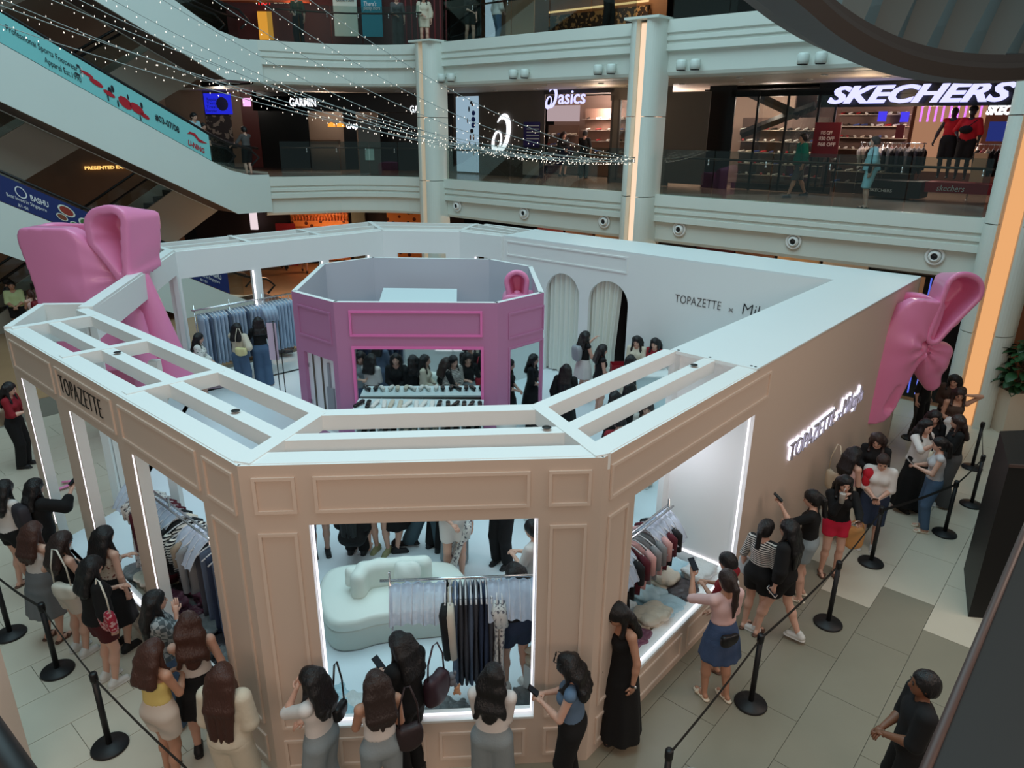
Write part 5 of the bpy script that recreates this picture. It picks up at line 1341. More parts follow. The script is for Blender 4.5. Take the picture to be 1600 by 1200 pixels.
def shoe_thing(p, rz, m, label, group, sc=1.0):
    o = bpy.data.objects.new('court_shoe', withmat(MS, [m])); COL.objects.link(o); o.location = p; o.rotation_euler = (0, 0, rz); o.scale = (sc,)*3; tag(o, label, 'shoe', group)
seq = [(SBK, 'black'), (SWH, 'white'), (SCR, 'cream'), (SWH, 'white'), (SWH, 'white'), (SBK, 'black'), (SBK, 'black'), (SBK, 'black')]
for i, (m, c) in enumerate(seq):
    x = xl+.14+(xr-xl-.28)*i/7
    shoe_thing((x-.06, yf+.20, ZS), math.pi-.5+.2*(i % 3), m, '%s court shoe, left of the %s pair from left, pink room shelf' % (c, ORD[i]), 'shoes on the top board', 1.15)
    shoe_thing((x+.09, yf+.18, ZS), math.pi+.1*(i % 2), m, '%s court shoe, right of the %s pair from left, pink room shelf' % (c, ORD[i]), 'shoes on the top board', 1.15)
    if i < 6:
        x = xl+.02+(xr-xl-.04)*(i+.5)/nb
        shoe_thing((x-.06, yf+.2, 1.14), math.pi, SBK if i not in (2, 3) else SCR, 'dark shoe in the %s upper cube from the left, left one' % ORD[i], 'shoes in the cubes', 1.3)
        shoe_thing((x+.08, yf+.2, 1.14), math.pi, SBK if i not in (2, 3) else SCR, 'dark shoe in the %s upper cube from the left, right one' % ORD[i], 'shoes in the cubes', 1.3)
# mannequin bust in front of the right facet
c = at(792, 640, 1.62); MQ = empty('mannequin_bust', (c[0], c[1]-.0, .03), 'white mannequin bust with a necklace beside the right pink facet', 'mannequin')
F = Field((-.25, -.18, .75), (.25, .18, 1.75), .02)
F.ell((0, 0, 1.05), (.14, .10, .22), None, .05); F.ell((0, 0, 1.28), (.16, .11, .14), None, .05); F.cone((-.13, 0, 1.38), (.13, 0, 1.38), .06, .06, .05); F.cone((0, 0, 1.4), (0, 0, 1.56), .05, .045, .03)
V, Q = F.nets(); V = V+np.array([c[0], c[1], 0]); mb = MB(); mb.add(V.tolist(), Q.tolist(), 0, True); mb.build('torso', mat('mannequin_white', (226, 228, 226), .35), MQ)
mb = MB(); mb.rod((c[0], c[1], .04), (c[0], c[1], .9), .015); mb.lathe([(.14, 0), (.14, .02), (.03, .03)], (c[0], c[1], .03), 16); mb.build('stand', CHROME, MQ)
# counter in the right interior with a red carrier
c = at(968, 600, .8); e = empty('shop_counter', (c[0], c[1], .03), 'white till counter inside the pavilion near the fitting rooms', 'counter')
mb = MB(); mb.box(c[0]-.1, c[0]+1.1, c[1]+.2, c[1]+.7, .03, .95); mb.build('counter_body', CAB, e); mb = MB(); mb.box(c[0]-.15, c[0]+1.15, c[1]+.15, c[1]+.75, .95, .98); mb.build('counter_top', WHITE, e)
c = at(968, 575, 1.15); e = empty('red_box', (c[0], c[1], .98), 'open dark red box standing on the white counter', 'box')
mb = MB(); x, y = c[0], c[1]
for b_ in ((x-.2, x+.2, y-.15, y-.14), (x-.2, x+.2, y+.14, y+.15), (x-.2, x-.19, y-.14, y+.14), (x+.19, x+.2, y-.14, y+.14)): mb.box(*b_, .98, 1.30)
mb.box(x-.19, x+.19, y-.14, y+.14, .98, .99); mb.build('box_body', mat('box_red', (150, 24, 40), .5), e)
# folding pink board leaning at the left of the pink room, black trolley bar on the floor
c = at(445, 640, .03); e = empty('folded_board', (c[0], c[1], .03), 'narrow folded pink display board on two black poles left of the pink room', 'display stand')
for k in (-.06, .06):
    mb = MB(); mb.rod((c[0]+k, c[1], .03), (c[0]+k, c[1], 2.0), .012, 6); mb.build('pole', BLACK, e)
mb = MB(); mb.box(c[0]-.22, c[0]-.02, c[1]+.03, c[1]+.05, 1.1, 1.95); mb.build('board', mat('board_pink', (214, 190, 208), .5), e)
c = at(345, 620, .06); e = empty('flat_trolley', (c[0], c[1], .03), 'small flat trolley with a black bar on the white floor under the open roof', 'trolley')
p0, p1 = at(315, 618, .05), at(352, 612, .05)
mb = MB(); mb.seg(p0, p1, .16, .04, .07); mb.build('deck', mat('trolley_pink', (196, 176, 190), .5), e); mb = MB(); mb.ring_tube([at(312, 615, .12), at(335, 610, .14), at(353, 604, .18)], .035, 8); mb.build('bar', BLACK, e)
# ================================================================ queue barriers
STN = [((25, 1008), 'behind the beige column at the lower left'), ((100, 1063), 'in front of the woman with the white shoulder bag'), ((184, 1180), 'beside the woman in the yellow bandeau'), ((330, 1330), None)]
STR = [((1047, 1290), 'at the bottom edge beside the woman in the long black dress'), ((1183, 1092), 'next to the woman in the pink tee'), ((1301, 964), 'beside the shoes of the woman in light denim shorts'), ((1366, 868), 'in front of the man in the red and white polo'), ((1480, 820), 'beside the woman in blue jeans'), ((1521, 774), 'second nearest to the potted plant'), ((1521, 716), 'nearest to the potted plant'), ((1424, 672), 'behind the right pink bow')]
BELT = mat('belt_webbing', (26, 22, 24), .7)
def stanchion(c, nxt, label):
    e = empty('queue_barrier', (c[0], c[1], 0), label, 'queue barrier', 'black queue barrier posts')
    mb = MB(); mb.lathe([(.175, 0), (.18, .012), (.17, .03), (.05, .045), (.035, .055)], (c[0], c[1], 0), 28); mb.build('base', BLACKP, e)
    mb = MB(); mb.rod((c[0], c[1], .04), (c[0], c[1], .86), .030, 14); mb.build('post', BLACKP, e)
    mb = MB(); mb.lathe([(.034, .84), (.038, .86), (.038, .93), (.030, .945)], (c[0], c[1], 0), 16); mb.build('belt_cassette', BLACK, e)
    if nxt is not None:
        mb = MB(); a, b = Vector((c[0], c[1], 0)), Vector((nxt[0], nxt[1], 0)); K = 8; vs_ = []
        for i in range(K+1):
            t = i/K; p = a+(b-a)*t; zz = .885-.03*math.sin(math.pi*t); vs_ += [(p.x, p.y, zz-.024), (p.x, p.y, zz+.024)]
        n_ = Vector((-(b-a).y, (b-a).x, 0)).normalized()*.002; v2 = [(x+n_.x, y+n_.y, z) for x, y, z in vs_]
        mb.add(vs_, [(2*i, 2*i+2, 2*i+3, 2*i+1) for i in range(K)]); mb.add(v2, [(2*i+1, 2*i+3, 2*i+2, 2*i) for i in range(K)]); mb.build('belt', BELT, e)
for L in (STN, STR):
    cs_ = [at(x, y, 0) for (x, y), _ in L]
    for i, ((x, y), lb) in enumerate(L):
        if lb: stanchion(cs_[i], cs_[i+1] if i+1 < len(L) and not (L is STR and i == 6) else None, 'black queue barrier post '+lb)
c0 = at(-70, 960, 0); c1 = at(25, 1008, 0)
# planter
c = at(1572, 657, 0); e = empty('potted_plant', (c[0], c[1], 0), 'leafy dark green plant in a tall square cream planter by the right pillar', 'plant')
mb = MB(); a, b = .21, .27; x, y = c[0], c[1]
mb.add([(x-a, y-a, 0), (x+a, y-a, 0), (x+a, y+a, 0), (x-a, y+a, 0), (x-b, y-b, .95), (x+b, y-b, .95), (x+b, y+b, .95), (x-b, y+b, .95), (x-b+.03, y-b+.03, .95), (x+b-.03, y-b+.03, .95), (x+b-.03, y+b-.03, .95), (x-b+.03, y+b-.03, .95), (x-b+.03, y-b+.03, .88), (x+b-.03, y-b+.03, .88), (x+b-.03, y+b-.03, .88), (x-b+.03, y+b-.03, .88)],
       [(0, 3, 2, 1), (0, 1, 5, 4), (1, 2, 6, 5), (2, 3, 7, 6), (3, 0, 4, 7), (4, 5, 9, 8), (5, 6, 10, 9), (6, 7, 11, 10), (7, 4, 8, 11), (8, 9, 13, 12), (9, 10, 14, 13), (10, 11, 15, 14), (11, 8, 12, 15), (12, 13, 14, 15)])
mb.build('planter_box', mat('planter_cream', (206, 190, 172), .5), e)
LEAF = mat('leaf_green', (42, 74, 44), .35, var=.3, vscale=8)
mb = MB(); mb.rod((x, y, .88), (x, y, 1.8), .02); mb.rod((x, y, .9), (x+.12, y-.05, 1.7), .015); mb.rod((x, y, .9), (x-.13, y+.05, 1.65), .015); mb.build('stem', mat('stem_brown', (70, 56, 40), .8), e)
lm = MB(); NL = 6
vs_ = []
for i in range(NL+1):
    t = i/NL; w = .075*math.sin(math.pi*min(1, t*1.02))**.7; vs_ += [(-w, t*.27, .02*math.sin(math.pi*t)-.05*t*t+.012), (0, t*.27, .02*math.sin(math.pi*t)-.05*t*t), (w, t*.27, .02*math.sin(math.pi*t)-.05*t*t+.012)]
lm.add(vs_, [(3*i+j, 3*i+j+1, 3*i+j+4, 3*i+j+3) for i in range(NL) for j in range(2)], 0, True); LM_ = lm.mesh('leaf'); LM_.materials.append(LEAF)
for i in range(130):
    t = rs.random(); ph = i*2.4; r = .06+.24*math.sin(math.pi*min(1, .15+t*.85))*rs.uniform(.4, 1); o = bpy.data.objects.new('leaf', LM_); COL.objects.link(o); o.parent = e
    o.location = (r*math.cos(ph), r*math.sin(ph), 1.0+t*.95); o.rotation_euler = (rs.uniform(-.7, .5), rs.uniform(-.4, .4), ph-math.pi/2); s_ = rs.uniform(.8, 1.35); o.scale = (s_,)*3
# near dark kiosk at the right, beige column at the left, yellow floor sign at the bottom
KB = mat('kiosk_black', (10, 9, 10), .5); KB2 = mat('kiosk_brown_black', (30, 26, 23), .5)
c = at(1579, 713, 2.2); kx, ky = c[0], c[1]
e = empty('display_kiosk', (kx, ky, 0), 'tall matt black kiosk filling the lower right corner behind the guard', 'kiosk')
dx, dy = UX, UY
q0 = (kx, ky); q1 = (kx+2.6, ky-.35); q2 = (kx+3.3, ky+1.4); q3 = (kx+.6, ky+1.1)
mb = MB(); mb.prism([q0, q1, q2, q3], 0, 2.2); mb.build('kiosk_body', KB, e)
mb = MB(); mb.prism([(kx-.02, ky-.02), (kx+2.62, ky-.37), (kx+2.6, ky-.33), (kx, ky)], 2.2, 2.24); mb.build('edge_trim', mat('kiosk_trim', (70, 54, 50), .5), e)
a = Vector(at(1602, 822, 4.75)); b = Vector(at(1452, 1204, 4.75)); d_ = (b-a).normalized(); a2 = a-d_*1.5; b2 = b+d_*.6; nn = Vector((d_.y, -d_.x, 0)); nn = nn if nn.x > 0 else -nn
e = empty('parapet', tuple(a2), 'brown-black parapet with a worn pinkish edge at the lower right corner', 'parapet')
mb = MB(); mb.prism([(a2.x, a2.y), (b2.x, b2.y), (b2.x+nn.x*1.2, b2.y+nn.y*1.2), (a2.x+nn.x*1.2, a2.y+nn.y*1.2)], 4.3, 4.75); mb.build('parapet_body', KB2, e)
mb = MB(); mb.ring_tube([a2, b2], .012, 6); mb.build('edge_trim', mat('kiosk_trim', (96, 72, 66), .5), e)
c = at(1567, 770, 0); e = empty('leaning_board', (c[0]+.05, c[1], 0), 'thin cream board standing beside the black kiosk at the right edge', 'board')
t = aty(1586, 690, c[1]+.05); mb = MB(); mb.box(c[0]+.02, c[0]+.34, c[1], c[1]+.03, 0.02, max(.5, t[2])); mb.build('board_panel', mat('board_cream', (196, 182, 166), .6), e)
mb = MB(); mb.box(c[0]+.0, c[0]+.36, c[1]-.08, c[1]+.12, 0, .02); mb.build('board_foot', STEEL, e)
# ================================================================ shops
WARMG = lambda n, c, s: glow(n, c, s)
def ubox(name, par, m, x0, y0, x1, y1, u, dep=.05, du=0.0, build=True):
    a = atu(x0, (y0+y1)/2, u); b = atu(x1, (y0+y1)/2, u); t = atu((x0+x1)/2, y0, u)[2]; bt = atu((x0+x1)/2, y1, u)[2]
    v0 = UV(a[0], a[1])[1]; v1 = UV(b[0], b[1])[1]
    mb = MB(); mb.uvbox(u+du, u+du+dep, min(v0, v1), max(v0, v1), bt, t); return mb.build(name, m, par)
def vz(x, y, u):
    p = atu(x, y, u); return UV(p[0], p[1])[1], p[2]
def shop(label, u, x, y, z): return empty('storefront', P(u, vz(x, y, u)[0], z), label, 'storefront')
RZU = math.atan2(UY, UX)
SIGNG = glow('shop_sign_glow', (190, 190, 255), 1.5); SIGNW = glow('shop_sign_white', (235, 238, 245), 1.6)
LEFTDIR = (-VX, -VY, 0)    # reading direction on walls that face the atrium
def usign(body, par, m, x0, x1, ybase, u, size, name='sign_lettering', **kw):
    v0, z = vz(x0, ybase, u); v1, _ = vz(x1, ybase, u); mb = MB()
    put_text(mb, body, P(u, v0, z), LEFTDIR, (0, 0, 1), size, width=abs(v1-v0), **kw); return mb.build(name, m, par)
def swirl(par, m, cx, cy, w, h, u):      # swirl mark: tilted inner oval with a tapering outer crescent
    v0, z = vz(cx, cy, u); mb = MB()
    def stroke(pts):
        vs_ = []; K = len(pts)-1
        for i, (x, y, r) in enumerate(pts):
            x2, y2, _ = pts[min(i+1, K)]; x1, y1, _ = pts[max(i-1, 0)]; dx, dy = x2-x1, y2-y1; L = math.hypot(dx, dy) or 1; nx, ny = -dy/L*r*.5, dx/L*r*.5
            for s in (1, -1):
                X, Y = x+s*nx, y+s*ny; vs_.append(P(u, v0-(X+.30*Y)*w, z+Y*h))
        k = len(vs_); v2 = [(q[0]+.04*UX, q[1]+.04*UY, q[2]) for q in vs_]
        mb.add(vs_+v2, [(2*i, 2*i+1, 2*i+3, 2*i+2) for i in range(K)]+[(k+2*i, k+2*i+2, k+2*i+3, k+2*i+1) for i in range(K)]+[(2*i, 2*i+2, k+2*i+2, k+2*i) for i in range(K)]+[(2*i+1, k+2*i+1, k+2*i+3, 2*i+3) for i in range(K)])
    K = 28; A_ = []
    for i in range(K+1):
        t = i/K; a = math.radians(140-265*t); A_.append((.06+.42*math.cos(a), .02+.46*math.sin(a), .02+.17*math.sin(math.pi*min(1, t*1.05))**.8+.04*t))
    stroke(A_); B_ = []
    for i in range(K+1):
        a = math.radians(150-360*i/K); B_.append((-.14+.24*math.cos(a), -.20+.27*math.sin(a), .10+.05*math.cos(a+2.2)))
    stroke(B_)
    return mb.build('sign_logo', m, par)
def shoe_rack(par_label, u, v0, v1, zs, z0, n, mats, group, lab, back=None):
    e = empty('wall_shelf', P(u, (v0+v1)/2, z0), par_label, 'shelf')
    mb = MB(); mb.uvbox(u+.02, u+.06, v0, v1, z0, z0+zs[-1]+.4); mb.build('back_panel', back or mat('shop_panel_warm', (150, 118, 100), .6), e)
    for zi, z in enumerate(zs):
        mb = MB(); mb.uvbox(u-.22, u+.02, v0, v1, z0+z, z0+z+.02); mb.build('shelf_board', mat('shelf_pale', (190, 176, 160), .5), e)
        for i in range(n):
            p = P(u-.1, v0+(v1-v0)*(i+.5)/n, z0+z+.02); mi = rnd.randrange(len(mats)); shoe_thing(p, RZU+math.pi/2+rnd.choice((0, .4, -.4)), mats[mi], '%s shoe, %s from the right, %s shelf up, %s' % (mats[mi].name.replace('shoe_', ''), ORD[i], ORD[zi], lab), group, 1.2)
    return e
SRD = mat('shoe_red', (170, 40, 46), .4); SBL = mat('shoe_blue', (60, 80, 140), .4)
SHM = [SWH, SWH, SCR, SBK, SRD, SWH, SBL]
# ---- sports shoe shop with the swirl (grey front)
U1 = 17.0
A1 = shop('grey sports shoe storefront with white swirl sign and lit poster', U1, 860, 260, 4.3)
gp = [(700, 141, 706, 283), (740, 141, 842, 283), (945, 141, 956, 283), (1026, 141, 1036, 283), (1036, 141, 1096, 286)]
for q in gp: ubox('wall_panel', A1, GREYW, q[0], 138, q[2], 282, U1)
ubox('wall_panel', A1, GREYW, 700, 138, 742, 151, U1); ubox('wall_panel', A1, GREYW, 945, 132, 1040, 152, U1); ubox('skirting_panel', A1, GREYW, 950, 276, 1036, 284, U1); ubox('header_panel', A1, mat('header_dark', (50, 46, 44), .5), 840, 134, 950, 144, U1)
lb = ubox('lit_poster', A1, glow('poster_glow', (176, 206, 226), .62), 706, 152, 740, 270, U1, .06, -.04)
mb = MB()   # printed runner on the poster
for (x, y, w, h, mi) in ((729, 165, .09, .11, 1), (727, 162, .11, .10, 2), (724, 172, .07, .18, 2), (731, 178, .17, .16, 0), (731, 188, .19, .18, 0), (731, 197, .18, .18, 0), (729, 206, .17, .14, 2), (727, 216, .08, .20, 1), (732, 216, .08, .20, 1), (726, 226, .06, .16, 1), (735, 228, .06, .16, 1), (725, 236, .09, .05, 0), (738, 237, .09, .05, 0), (722, 190, .05, .16, 1)):
    v, z = vz(x, y, U1-.05); n = 10; mb.add([P(U1-.052-.001*mi, v-w*.6*math.cos(6.283*k/n), z+h*.6*math.sin(6.283*k/n)) for k in range(n)], [tuple(range(n))], mi)
o = mb.build('poster_print', [mat('print_blue', (24, 66, 170), .5), mat('print_skin', (170, 120, 96), .6), mat('print_dark', (44, 38, 46), .6)], lb); o['kind'] = 'stuff'
swirl(A1, SIGNW, 773, 210, .85, 1.35, U1-.06)
swirl(A1, SIGNG, 851, 152, .46, .68, U1-.35); usign('asics', A1, SIGNG, 863, 905, 161, U1-.35, .66, bold=.006, depth=.03, shear=.08)
pb = ubox('purple_notice', A1, mat('notice_purple', (52, 44, 116), .5), 811, 190, 836, 230, U1, .03, -.05)
mb = MB()
for k in range(5):
    v, z = vz(814, 196+k*5, U1-.06); mb.uvbox(U1-.065, U1-.06, v-.62, v-.02, z-.02, z+.015)
mb.build('notice_print', WPR, pb); ubox('notice_plate', A1, mat('notice_pale', (190, 182, 172), .5), 811, 250, 836, 273, U1, .03, -.05)
for q in ((945, 146, 948, 283), (956, 152, 959, 278), (1024, 152, 1027, 278), (984, 152, 986, 278)): ubox('frame_mullion', A1, mat('mullion', (70, 62, 58), .4), *q, U1, .08, -.02)
ubox('shop_window', A1, SHOPGL, 957, 153, 1026, 277, U1, .01)
v0, _ = vz(845, 200, U1+3); v1, _ = vz(1036, 200, U1+3)
mb = MB(); mb.uvbox(20.3, 20.4, 6.5, 16.5, 4.3, 7.3); mb.build('shop_back_wall', mat('shop_back_warm', (176, 148, 132), .7), A1)
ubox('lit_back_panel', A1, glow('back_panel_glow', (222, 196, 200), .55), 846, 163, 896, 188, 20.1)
shoe_rack('shoe wall right of the entrance of the grey storefront', 19.6, vz(1026, 200, 19.6)[0], vz(905, 200, 19.6)[0], (.5, .9, 1.3, 1.7, 2.1), 4.3, 7, SHM, 'shoes on the wall of the grey shop', 'right rack of the grey shop')
shoe_rack('low shoe wall left of the entrance of the grey storefront', 19.9, vz(895, 200, 19.9)[0], vz(848, 200, 19.9)[0], (.3, .7, 1.1, 1.5), 4.3, 6, SHM, 'shoes on the low wall of the grey shop', 'left rack of the grey shop')
# ---- large shoe shop with red mannequins
U2 = 17.6
A2 = shop('large dark shoe storefront with glowing lavender letters', U2, 1300, 280, 4.3)
BLKW = mat('shopfront_black', (12, 11, 12), .3)
for q in ((1094, 122, 1135, 290), (1135, 122, 1640, 134)): ubox('wall_panel', A2, BLKW, *q, U2)
ubox('header_panel', A2, BLKW, 1270, 110, 1640, 152, U2+.1); ubox('window_sill', A2, mat('mullion', (70, 62, 58), .4), 1135, 280, 1290, 290, U2)
for x in (1168, 1214, 1262, 1288): ubox('frame_mullion', A2, BLACK, x, 134, x+3, 290, U2, .06)
ubox('shop_window', A2, SHOPGL, 1135, 134, 1288, 286, U2, .01)
def diag(x0, y0, x1, y1):
    a = Vector(atu(x0, y0, U2+.5)); b = Vector(atu(x1, y1, U2+.5)); mb = MB(); mb.ring_tube([a, b], .13, 4, smooth=False); mb.build('brace', mat('brace_dark', (44, 34, 34), .5), A2)
diag(1145, 130, 1240, 172); diag(1150, 202, 1265, 155)
usign('SKECHERS', A2, SIGNG, 1284, 1572, 151, U2-.15, .60, bold=.02, depth=.12, shear=.35)
mb = MB(); mb.uvbox(22.3, 22.4, -3, 8.5, 4.3, 7.3); mb.build('shop_back_wall', mat('shop_back_red_brown', (150, 112, 104), .7), A2)
mb = MB(); mb.uvbox(17.8, 22.3, -3, 8.5, 7.22, 7.26); mb.build('shop_ceiling', mat('shop_ceiling_dark', (50, 44, 44), .8), A2)
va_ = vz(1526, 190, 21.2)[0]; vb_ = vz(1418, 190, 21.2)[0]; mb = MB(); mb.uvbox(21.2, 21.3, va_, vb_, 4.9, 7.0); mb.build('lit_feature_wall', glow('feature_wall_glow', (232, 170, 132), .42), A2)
for k in range(9):
    mb = MB(); v = va_+.1+k*(vb_-va_-.2)/8.5; mb.uvbox(21.10, 21.14, v, v+.05, 6.35, 7.0); mb.build('lilac_tube', glow('lilac_glow', (214, 120, 240), 1.3), A2)
for x in (1363, 1398):
    q = ubox('blue_screen', A2, glow('blue_screen_glow', (70, 60, 220), 1.1), x, 162, x+13, 178, 20.6, .04)
q = ubox('blue_picture', A2, glow('blue_picture_glow', (52, 66, 150), .5), 1535, 174, 1588, 205, 20.0, .04)
usign('SKECHERS', A2, SIGNW, 1531, 1610, 163, 19.6, .33, bold=.02, depth=.06, shear=.3)
rk = 'rows of shoes on the wall of the large shoe shop'
shoe_rack('shoe wall left of the lit feature wall of the large shoe shop', 21.0, vz(1410, 200, 21)[0], vz(1300, 200, 21)[0], (.5, .85, 1.2, 1.55, 1.9, 2.25), 4.3, 9, SHM, rk, 'rear rack of the large shop', mat('rack_brown', (96, 74, 66), .7))
shoe_rack('shoe wall behind the left shop window of the large shoe shop', 19.4, vz(1284, 200, 19.4)[0], vz(1150, 200, 19.4)[0], (.35, .7, 1.05, 1.4, 1.75), 4.3, 11, SHM, 'shoes behind the left window', 'rack behind the dark window', mat('rack_brown', (96, 74, 66), .7))
shoe_rack('shoe shelf under the mannequins', 18.6, 2.2, 4.4, (.30, .62), 4.3, 7, SHM, 'shoes under the mannequins', 'rack under the mannequins', mat('rack_brown', (96, 74, 66), .7))
# red discount board
q = ubox('discount_board', None, mat('board_maroon', (112, 22, 34), .5), 1262, 181, 1303, 236, U2-1.6, .04); tag(q, 'maroon discount board with white prices at the shop entrance', 'sign')
mb = MB()
for t, y, w in (('$15 OFF', 200, .30), ('$30 OFF', 209, .40), ('$68 OFF', 218, .46)):
    v, z = vz(1283, y, U2-1.62); put_text(mb, t, P(U2-1.615, v, z), LEFTDIR, (0, 0, 1), .13, width=w, align='C', depth=.006, bold=.004)
mb.build('board_lettering', mat('print_pink_white', (236, 206, 206), .5), q)
for x in (1268, 1296): ubox('board_leg', q, BLACK, x, 236, x+2, 283, U2-1.6, .03)
q = ubox('discount_notice', None, mat('board_maroon', (112, 22, 34), .5), 1391, 183, 1404, 204, U2+.6, .03); tag(q, 'small maroon notice hanging inside the large shoe shop', 'sign')
# mannequins
def mannequin(u, v, label, cap=False):
    pose = {'r': 'hip' if cap else 'side', 'l': 'down', 'nod': 0, 'lean': 0}; me, J = body_mesh(pose, True, .03, 'mq%d' % cap)
    c = P(u, v, 4.85); e = empty('mannequin', c, label, 'mannequin', 'red dressed mannequins', RZU+math.pi/2, local=True); e.scale = (1.13, 1.1, 1.13)
    def lk(n, m, mm):
        o = bpy.data.objects.new(n, withmat(m, mm)); COL.objects.link(o); o.parent = e
    DM = mat('mannequin_dark', (46, 40, 42), .4); lk('figure', me, [DM, DM, DM]); RD = mat('cloth_red', (196, 20, 34), .8)
    lk('red_top', top_mesh(pose, 'vest' if not cap else 'polo', True, .03, 'mq%d' % cap), [RD]); lk('black_shorts', bottom_mesh(pose, 'knee', .03, 'mq%d' % cap), [BLK])
    if cap:
        mb = MB(); mb.ell((0, -.01, 1.57), (.10, .12, .075), None, 12, 8); mb.box(-.06, .06, .09, .17, 1.555, 1.565); o = mb.build('cap', BLK, e)
        mb = MB(); mb.ell((.05, .13, 1.12), (.14, .05, .09), None, 12, 8); mb.ring_tube([(-.15, .05, 1.35), (0, .13, 1.2), (.1, .13, 1.12)], .012, 6); mb.build('sling_bag', BLK, e)
v, _ = vz(1476, 200, 18.2); mannequin(18.2, v, 'dark mannequin in a red sleeveless top, left one of the pair'); v, _ = vz(1504, 200, 18.0); mannequin(18.0, v, 'dark mannequin in a red tee with black cap and sling bag', True)
q = ubox('red_plinth', None, mat('plinth_red', (150, 26, 44), .5), 1438, 272, 1547, 288, U2-.2, .9); tag(q, 'low red display plinth under the mannequins', 'plinth')
usign('skechers', q, WPR, 1456, 1500, 284, U2-.22, .22, 'plinth_lettering', depth=.01, shear=.2)
q = ubox('black_plinth', None, mat('plinth_black', (30, 30, 32), .5), 1345, 270, 1432, 296, U2-.3, .9); tag(q, 'low black display plinth behind the man in light blue', 'plinth')
usign('SKECHERS', q, WPR, 1352, 1387, 287, U2-.32, .12, 'plinth_lettering', depth=.01)
q = ubox('round_faced_doll_stand', None, mat('doll_cream', (226, 190, 160), .6), 1511, 224, 1532, 270, U2-.1, .12); q.name = 'standee'; tag(q, 'plain cream and red standee beside the mannequins', 'standee')
# clothes racks in the shop
for j, (x0, x1, yy, lab_) in enumerate(((1335, 1372, 224, 'clothes on the left rack of the large shoe shop'), (1376, 1440, 212, 'clothes on the middle rack of the large shoe shop'), (1518, 1566, 212, 'clothes on the right rack of the large shoe shop'))):
    va, z = vz(x0, yy, 18.6); vb, _ = vz(x1, yy, 18.6); z = 5.75; a = P(18.6, va); b = P(18.6, vb); n = int(abs(va-vb)/.11)
    e = rail(a, b, z, 'black clothes rack in the large shoe shop, %s one' % ('left', 'middle', 'right')[j], (.05, .95), 4.3, .02); e['group'] = 'clothes racks in the shoe shop'
    ms = ([WHT, CRM, BLK, LGR], [BLK, LGR, BLK, GREYC], [BLK, SRD, CRM, BLK])[j]
    for i in range(n):
        t = (i+.5)/n; p = lerp((a[0], a[1], z-.034), (b[0], b[1], z-.034), t); garment('long' if j else 'top', ms[i % 4], p, math.atan2(b[1]-a[1], b[0]-a[0]), '%s garment on the %s rack of the large shoe shop' % (ORD[i], ('left', 'middle', 'right')[j]), lab_, i % 4)
# track spots of the shop
TS = None
for i in range(14):
    c = P(18.4+(i % 3)*.5, -.2+i*.42, 7.05)
    if TS is None:
        TS = empty('track_spotlight', (0, 0, 0), 'small black track spotlight in the shoe shop ceiling', 'lamp', 'track spotlights of the shoe shop', local=True)
        mb = MB(); mb.lathe([(.05, -.12), (.055, .05), (.03, .06)], n=10); mb.rod((0, 0, .05), (0, 0, .17), .01, 6); mb.build('lamp_body', BLACK, TS)
        mb = MB(); mb.lathe([(.042, -.124), (.04, -.121)], n=10); mb.build('lamp_face', glow('track_glow', (255, 236, 210), 6), TS); o = TS
    else: o = copy_thing(TS, c)
    o.location = c; o['label'] = 'small black track spotlight in the shoe shop ceiling, %s from the right' % ORD[i]
pt(P(18.5, 6.5, 6.9), 150, (1, .84, .70)); pt(P(19.4, 2.2, 6.7), 190, (1, .76, .64)); pt(P(19.0, 10.5, 6.7), 150, (1, .84, .74)); pt(P(19.2, 13.4, 6.7), 90, (1, .80, .76)); pt(P(15.6, 3, 6.9), 25); pt(P(15.6, 11, 6.9), 25)
# ---- dark watch shop, left of the first pillar (faces the photographer)
YW = 30.6
def ybox(name, par, m, x0, y0, x1, y1, Y=YW, dep=.05, dy=0.0):
    a = aty(x0, (y0+y1)/2, Y); b = aty(x1, (y0+y1)/2, Y); t = aty((x0+x1)/2, y0, Y)[2]; bt = aty((x0+x1)/2, y1, Y)[2]
    mb = MB(); mb.box(min(a[0], b[0]), max(a[0], b[0]), Y+dy, Y+dy+dep, bt, t); return mb.build(name, m, par)
def ysign(body, par, m, x0, x1, yb, Y, size, name='sign_lettering', **kw):
    a = aty(x0, yb, Y); b = aty(x1, yb, Y); mb = MB(); put_text(mb, body, a, (1, 0, 0), (0, 0, 1), size, width=b[0]-a[0], **kw); return mb.build(name, m, par)
A3 = empty('storefront', aty(520, 265, YW), 'black watch storefront with white lettering between the escalator and the first pillar', 'storefront')
ybox('wall_panel', A3, BLKW, 398, 158, 475, 270); ybox('wall_panel', A3, BLKW, 385, 150, 700, 180); ybox('wall_panel', A3, BLKW, 530, 180, 550, 270); ybox('wall_panel', A3, BLKW, 585, 180, 700, 270)
ybox('lit_header', A3, glow('header_glow', (170, 120, 80), .5), 400, 145, 455, 150, YW, .05, -.6); ybox('lit_header', A3, glow('header_glow', (170, 120, 80), .5), 480, 142, 600, 147, YW, .05, -.6)
ybox('back_panel', A3, mat('watch_back', (122, 108, 96), .6), 430, 180, 600, 272, YW+1.5); ybox('display_counter', A3, mat('counter_wood', (92, 74, 60), .5), 440, 225, 520, 232, YW+.6, .5)
ysign('GARMIN', A3, SIGNW, 444, 485, 173, YW-.1, .42, bold=.006, depth=.05); ysign('GARMIN', A3, SIGNW, 533, 562, 206, YW-.1, .24, bold=.003, depth=.05)
ysign('GAP', A3, SIGNW, 632, 650, 179, YW-.1, .36, bold=.006, depth=.05)
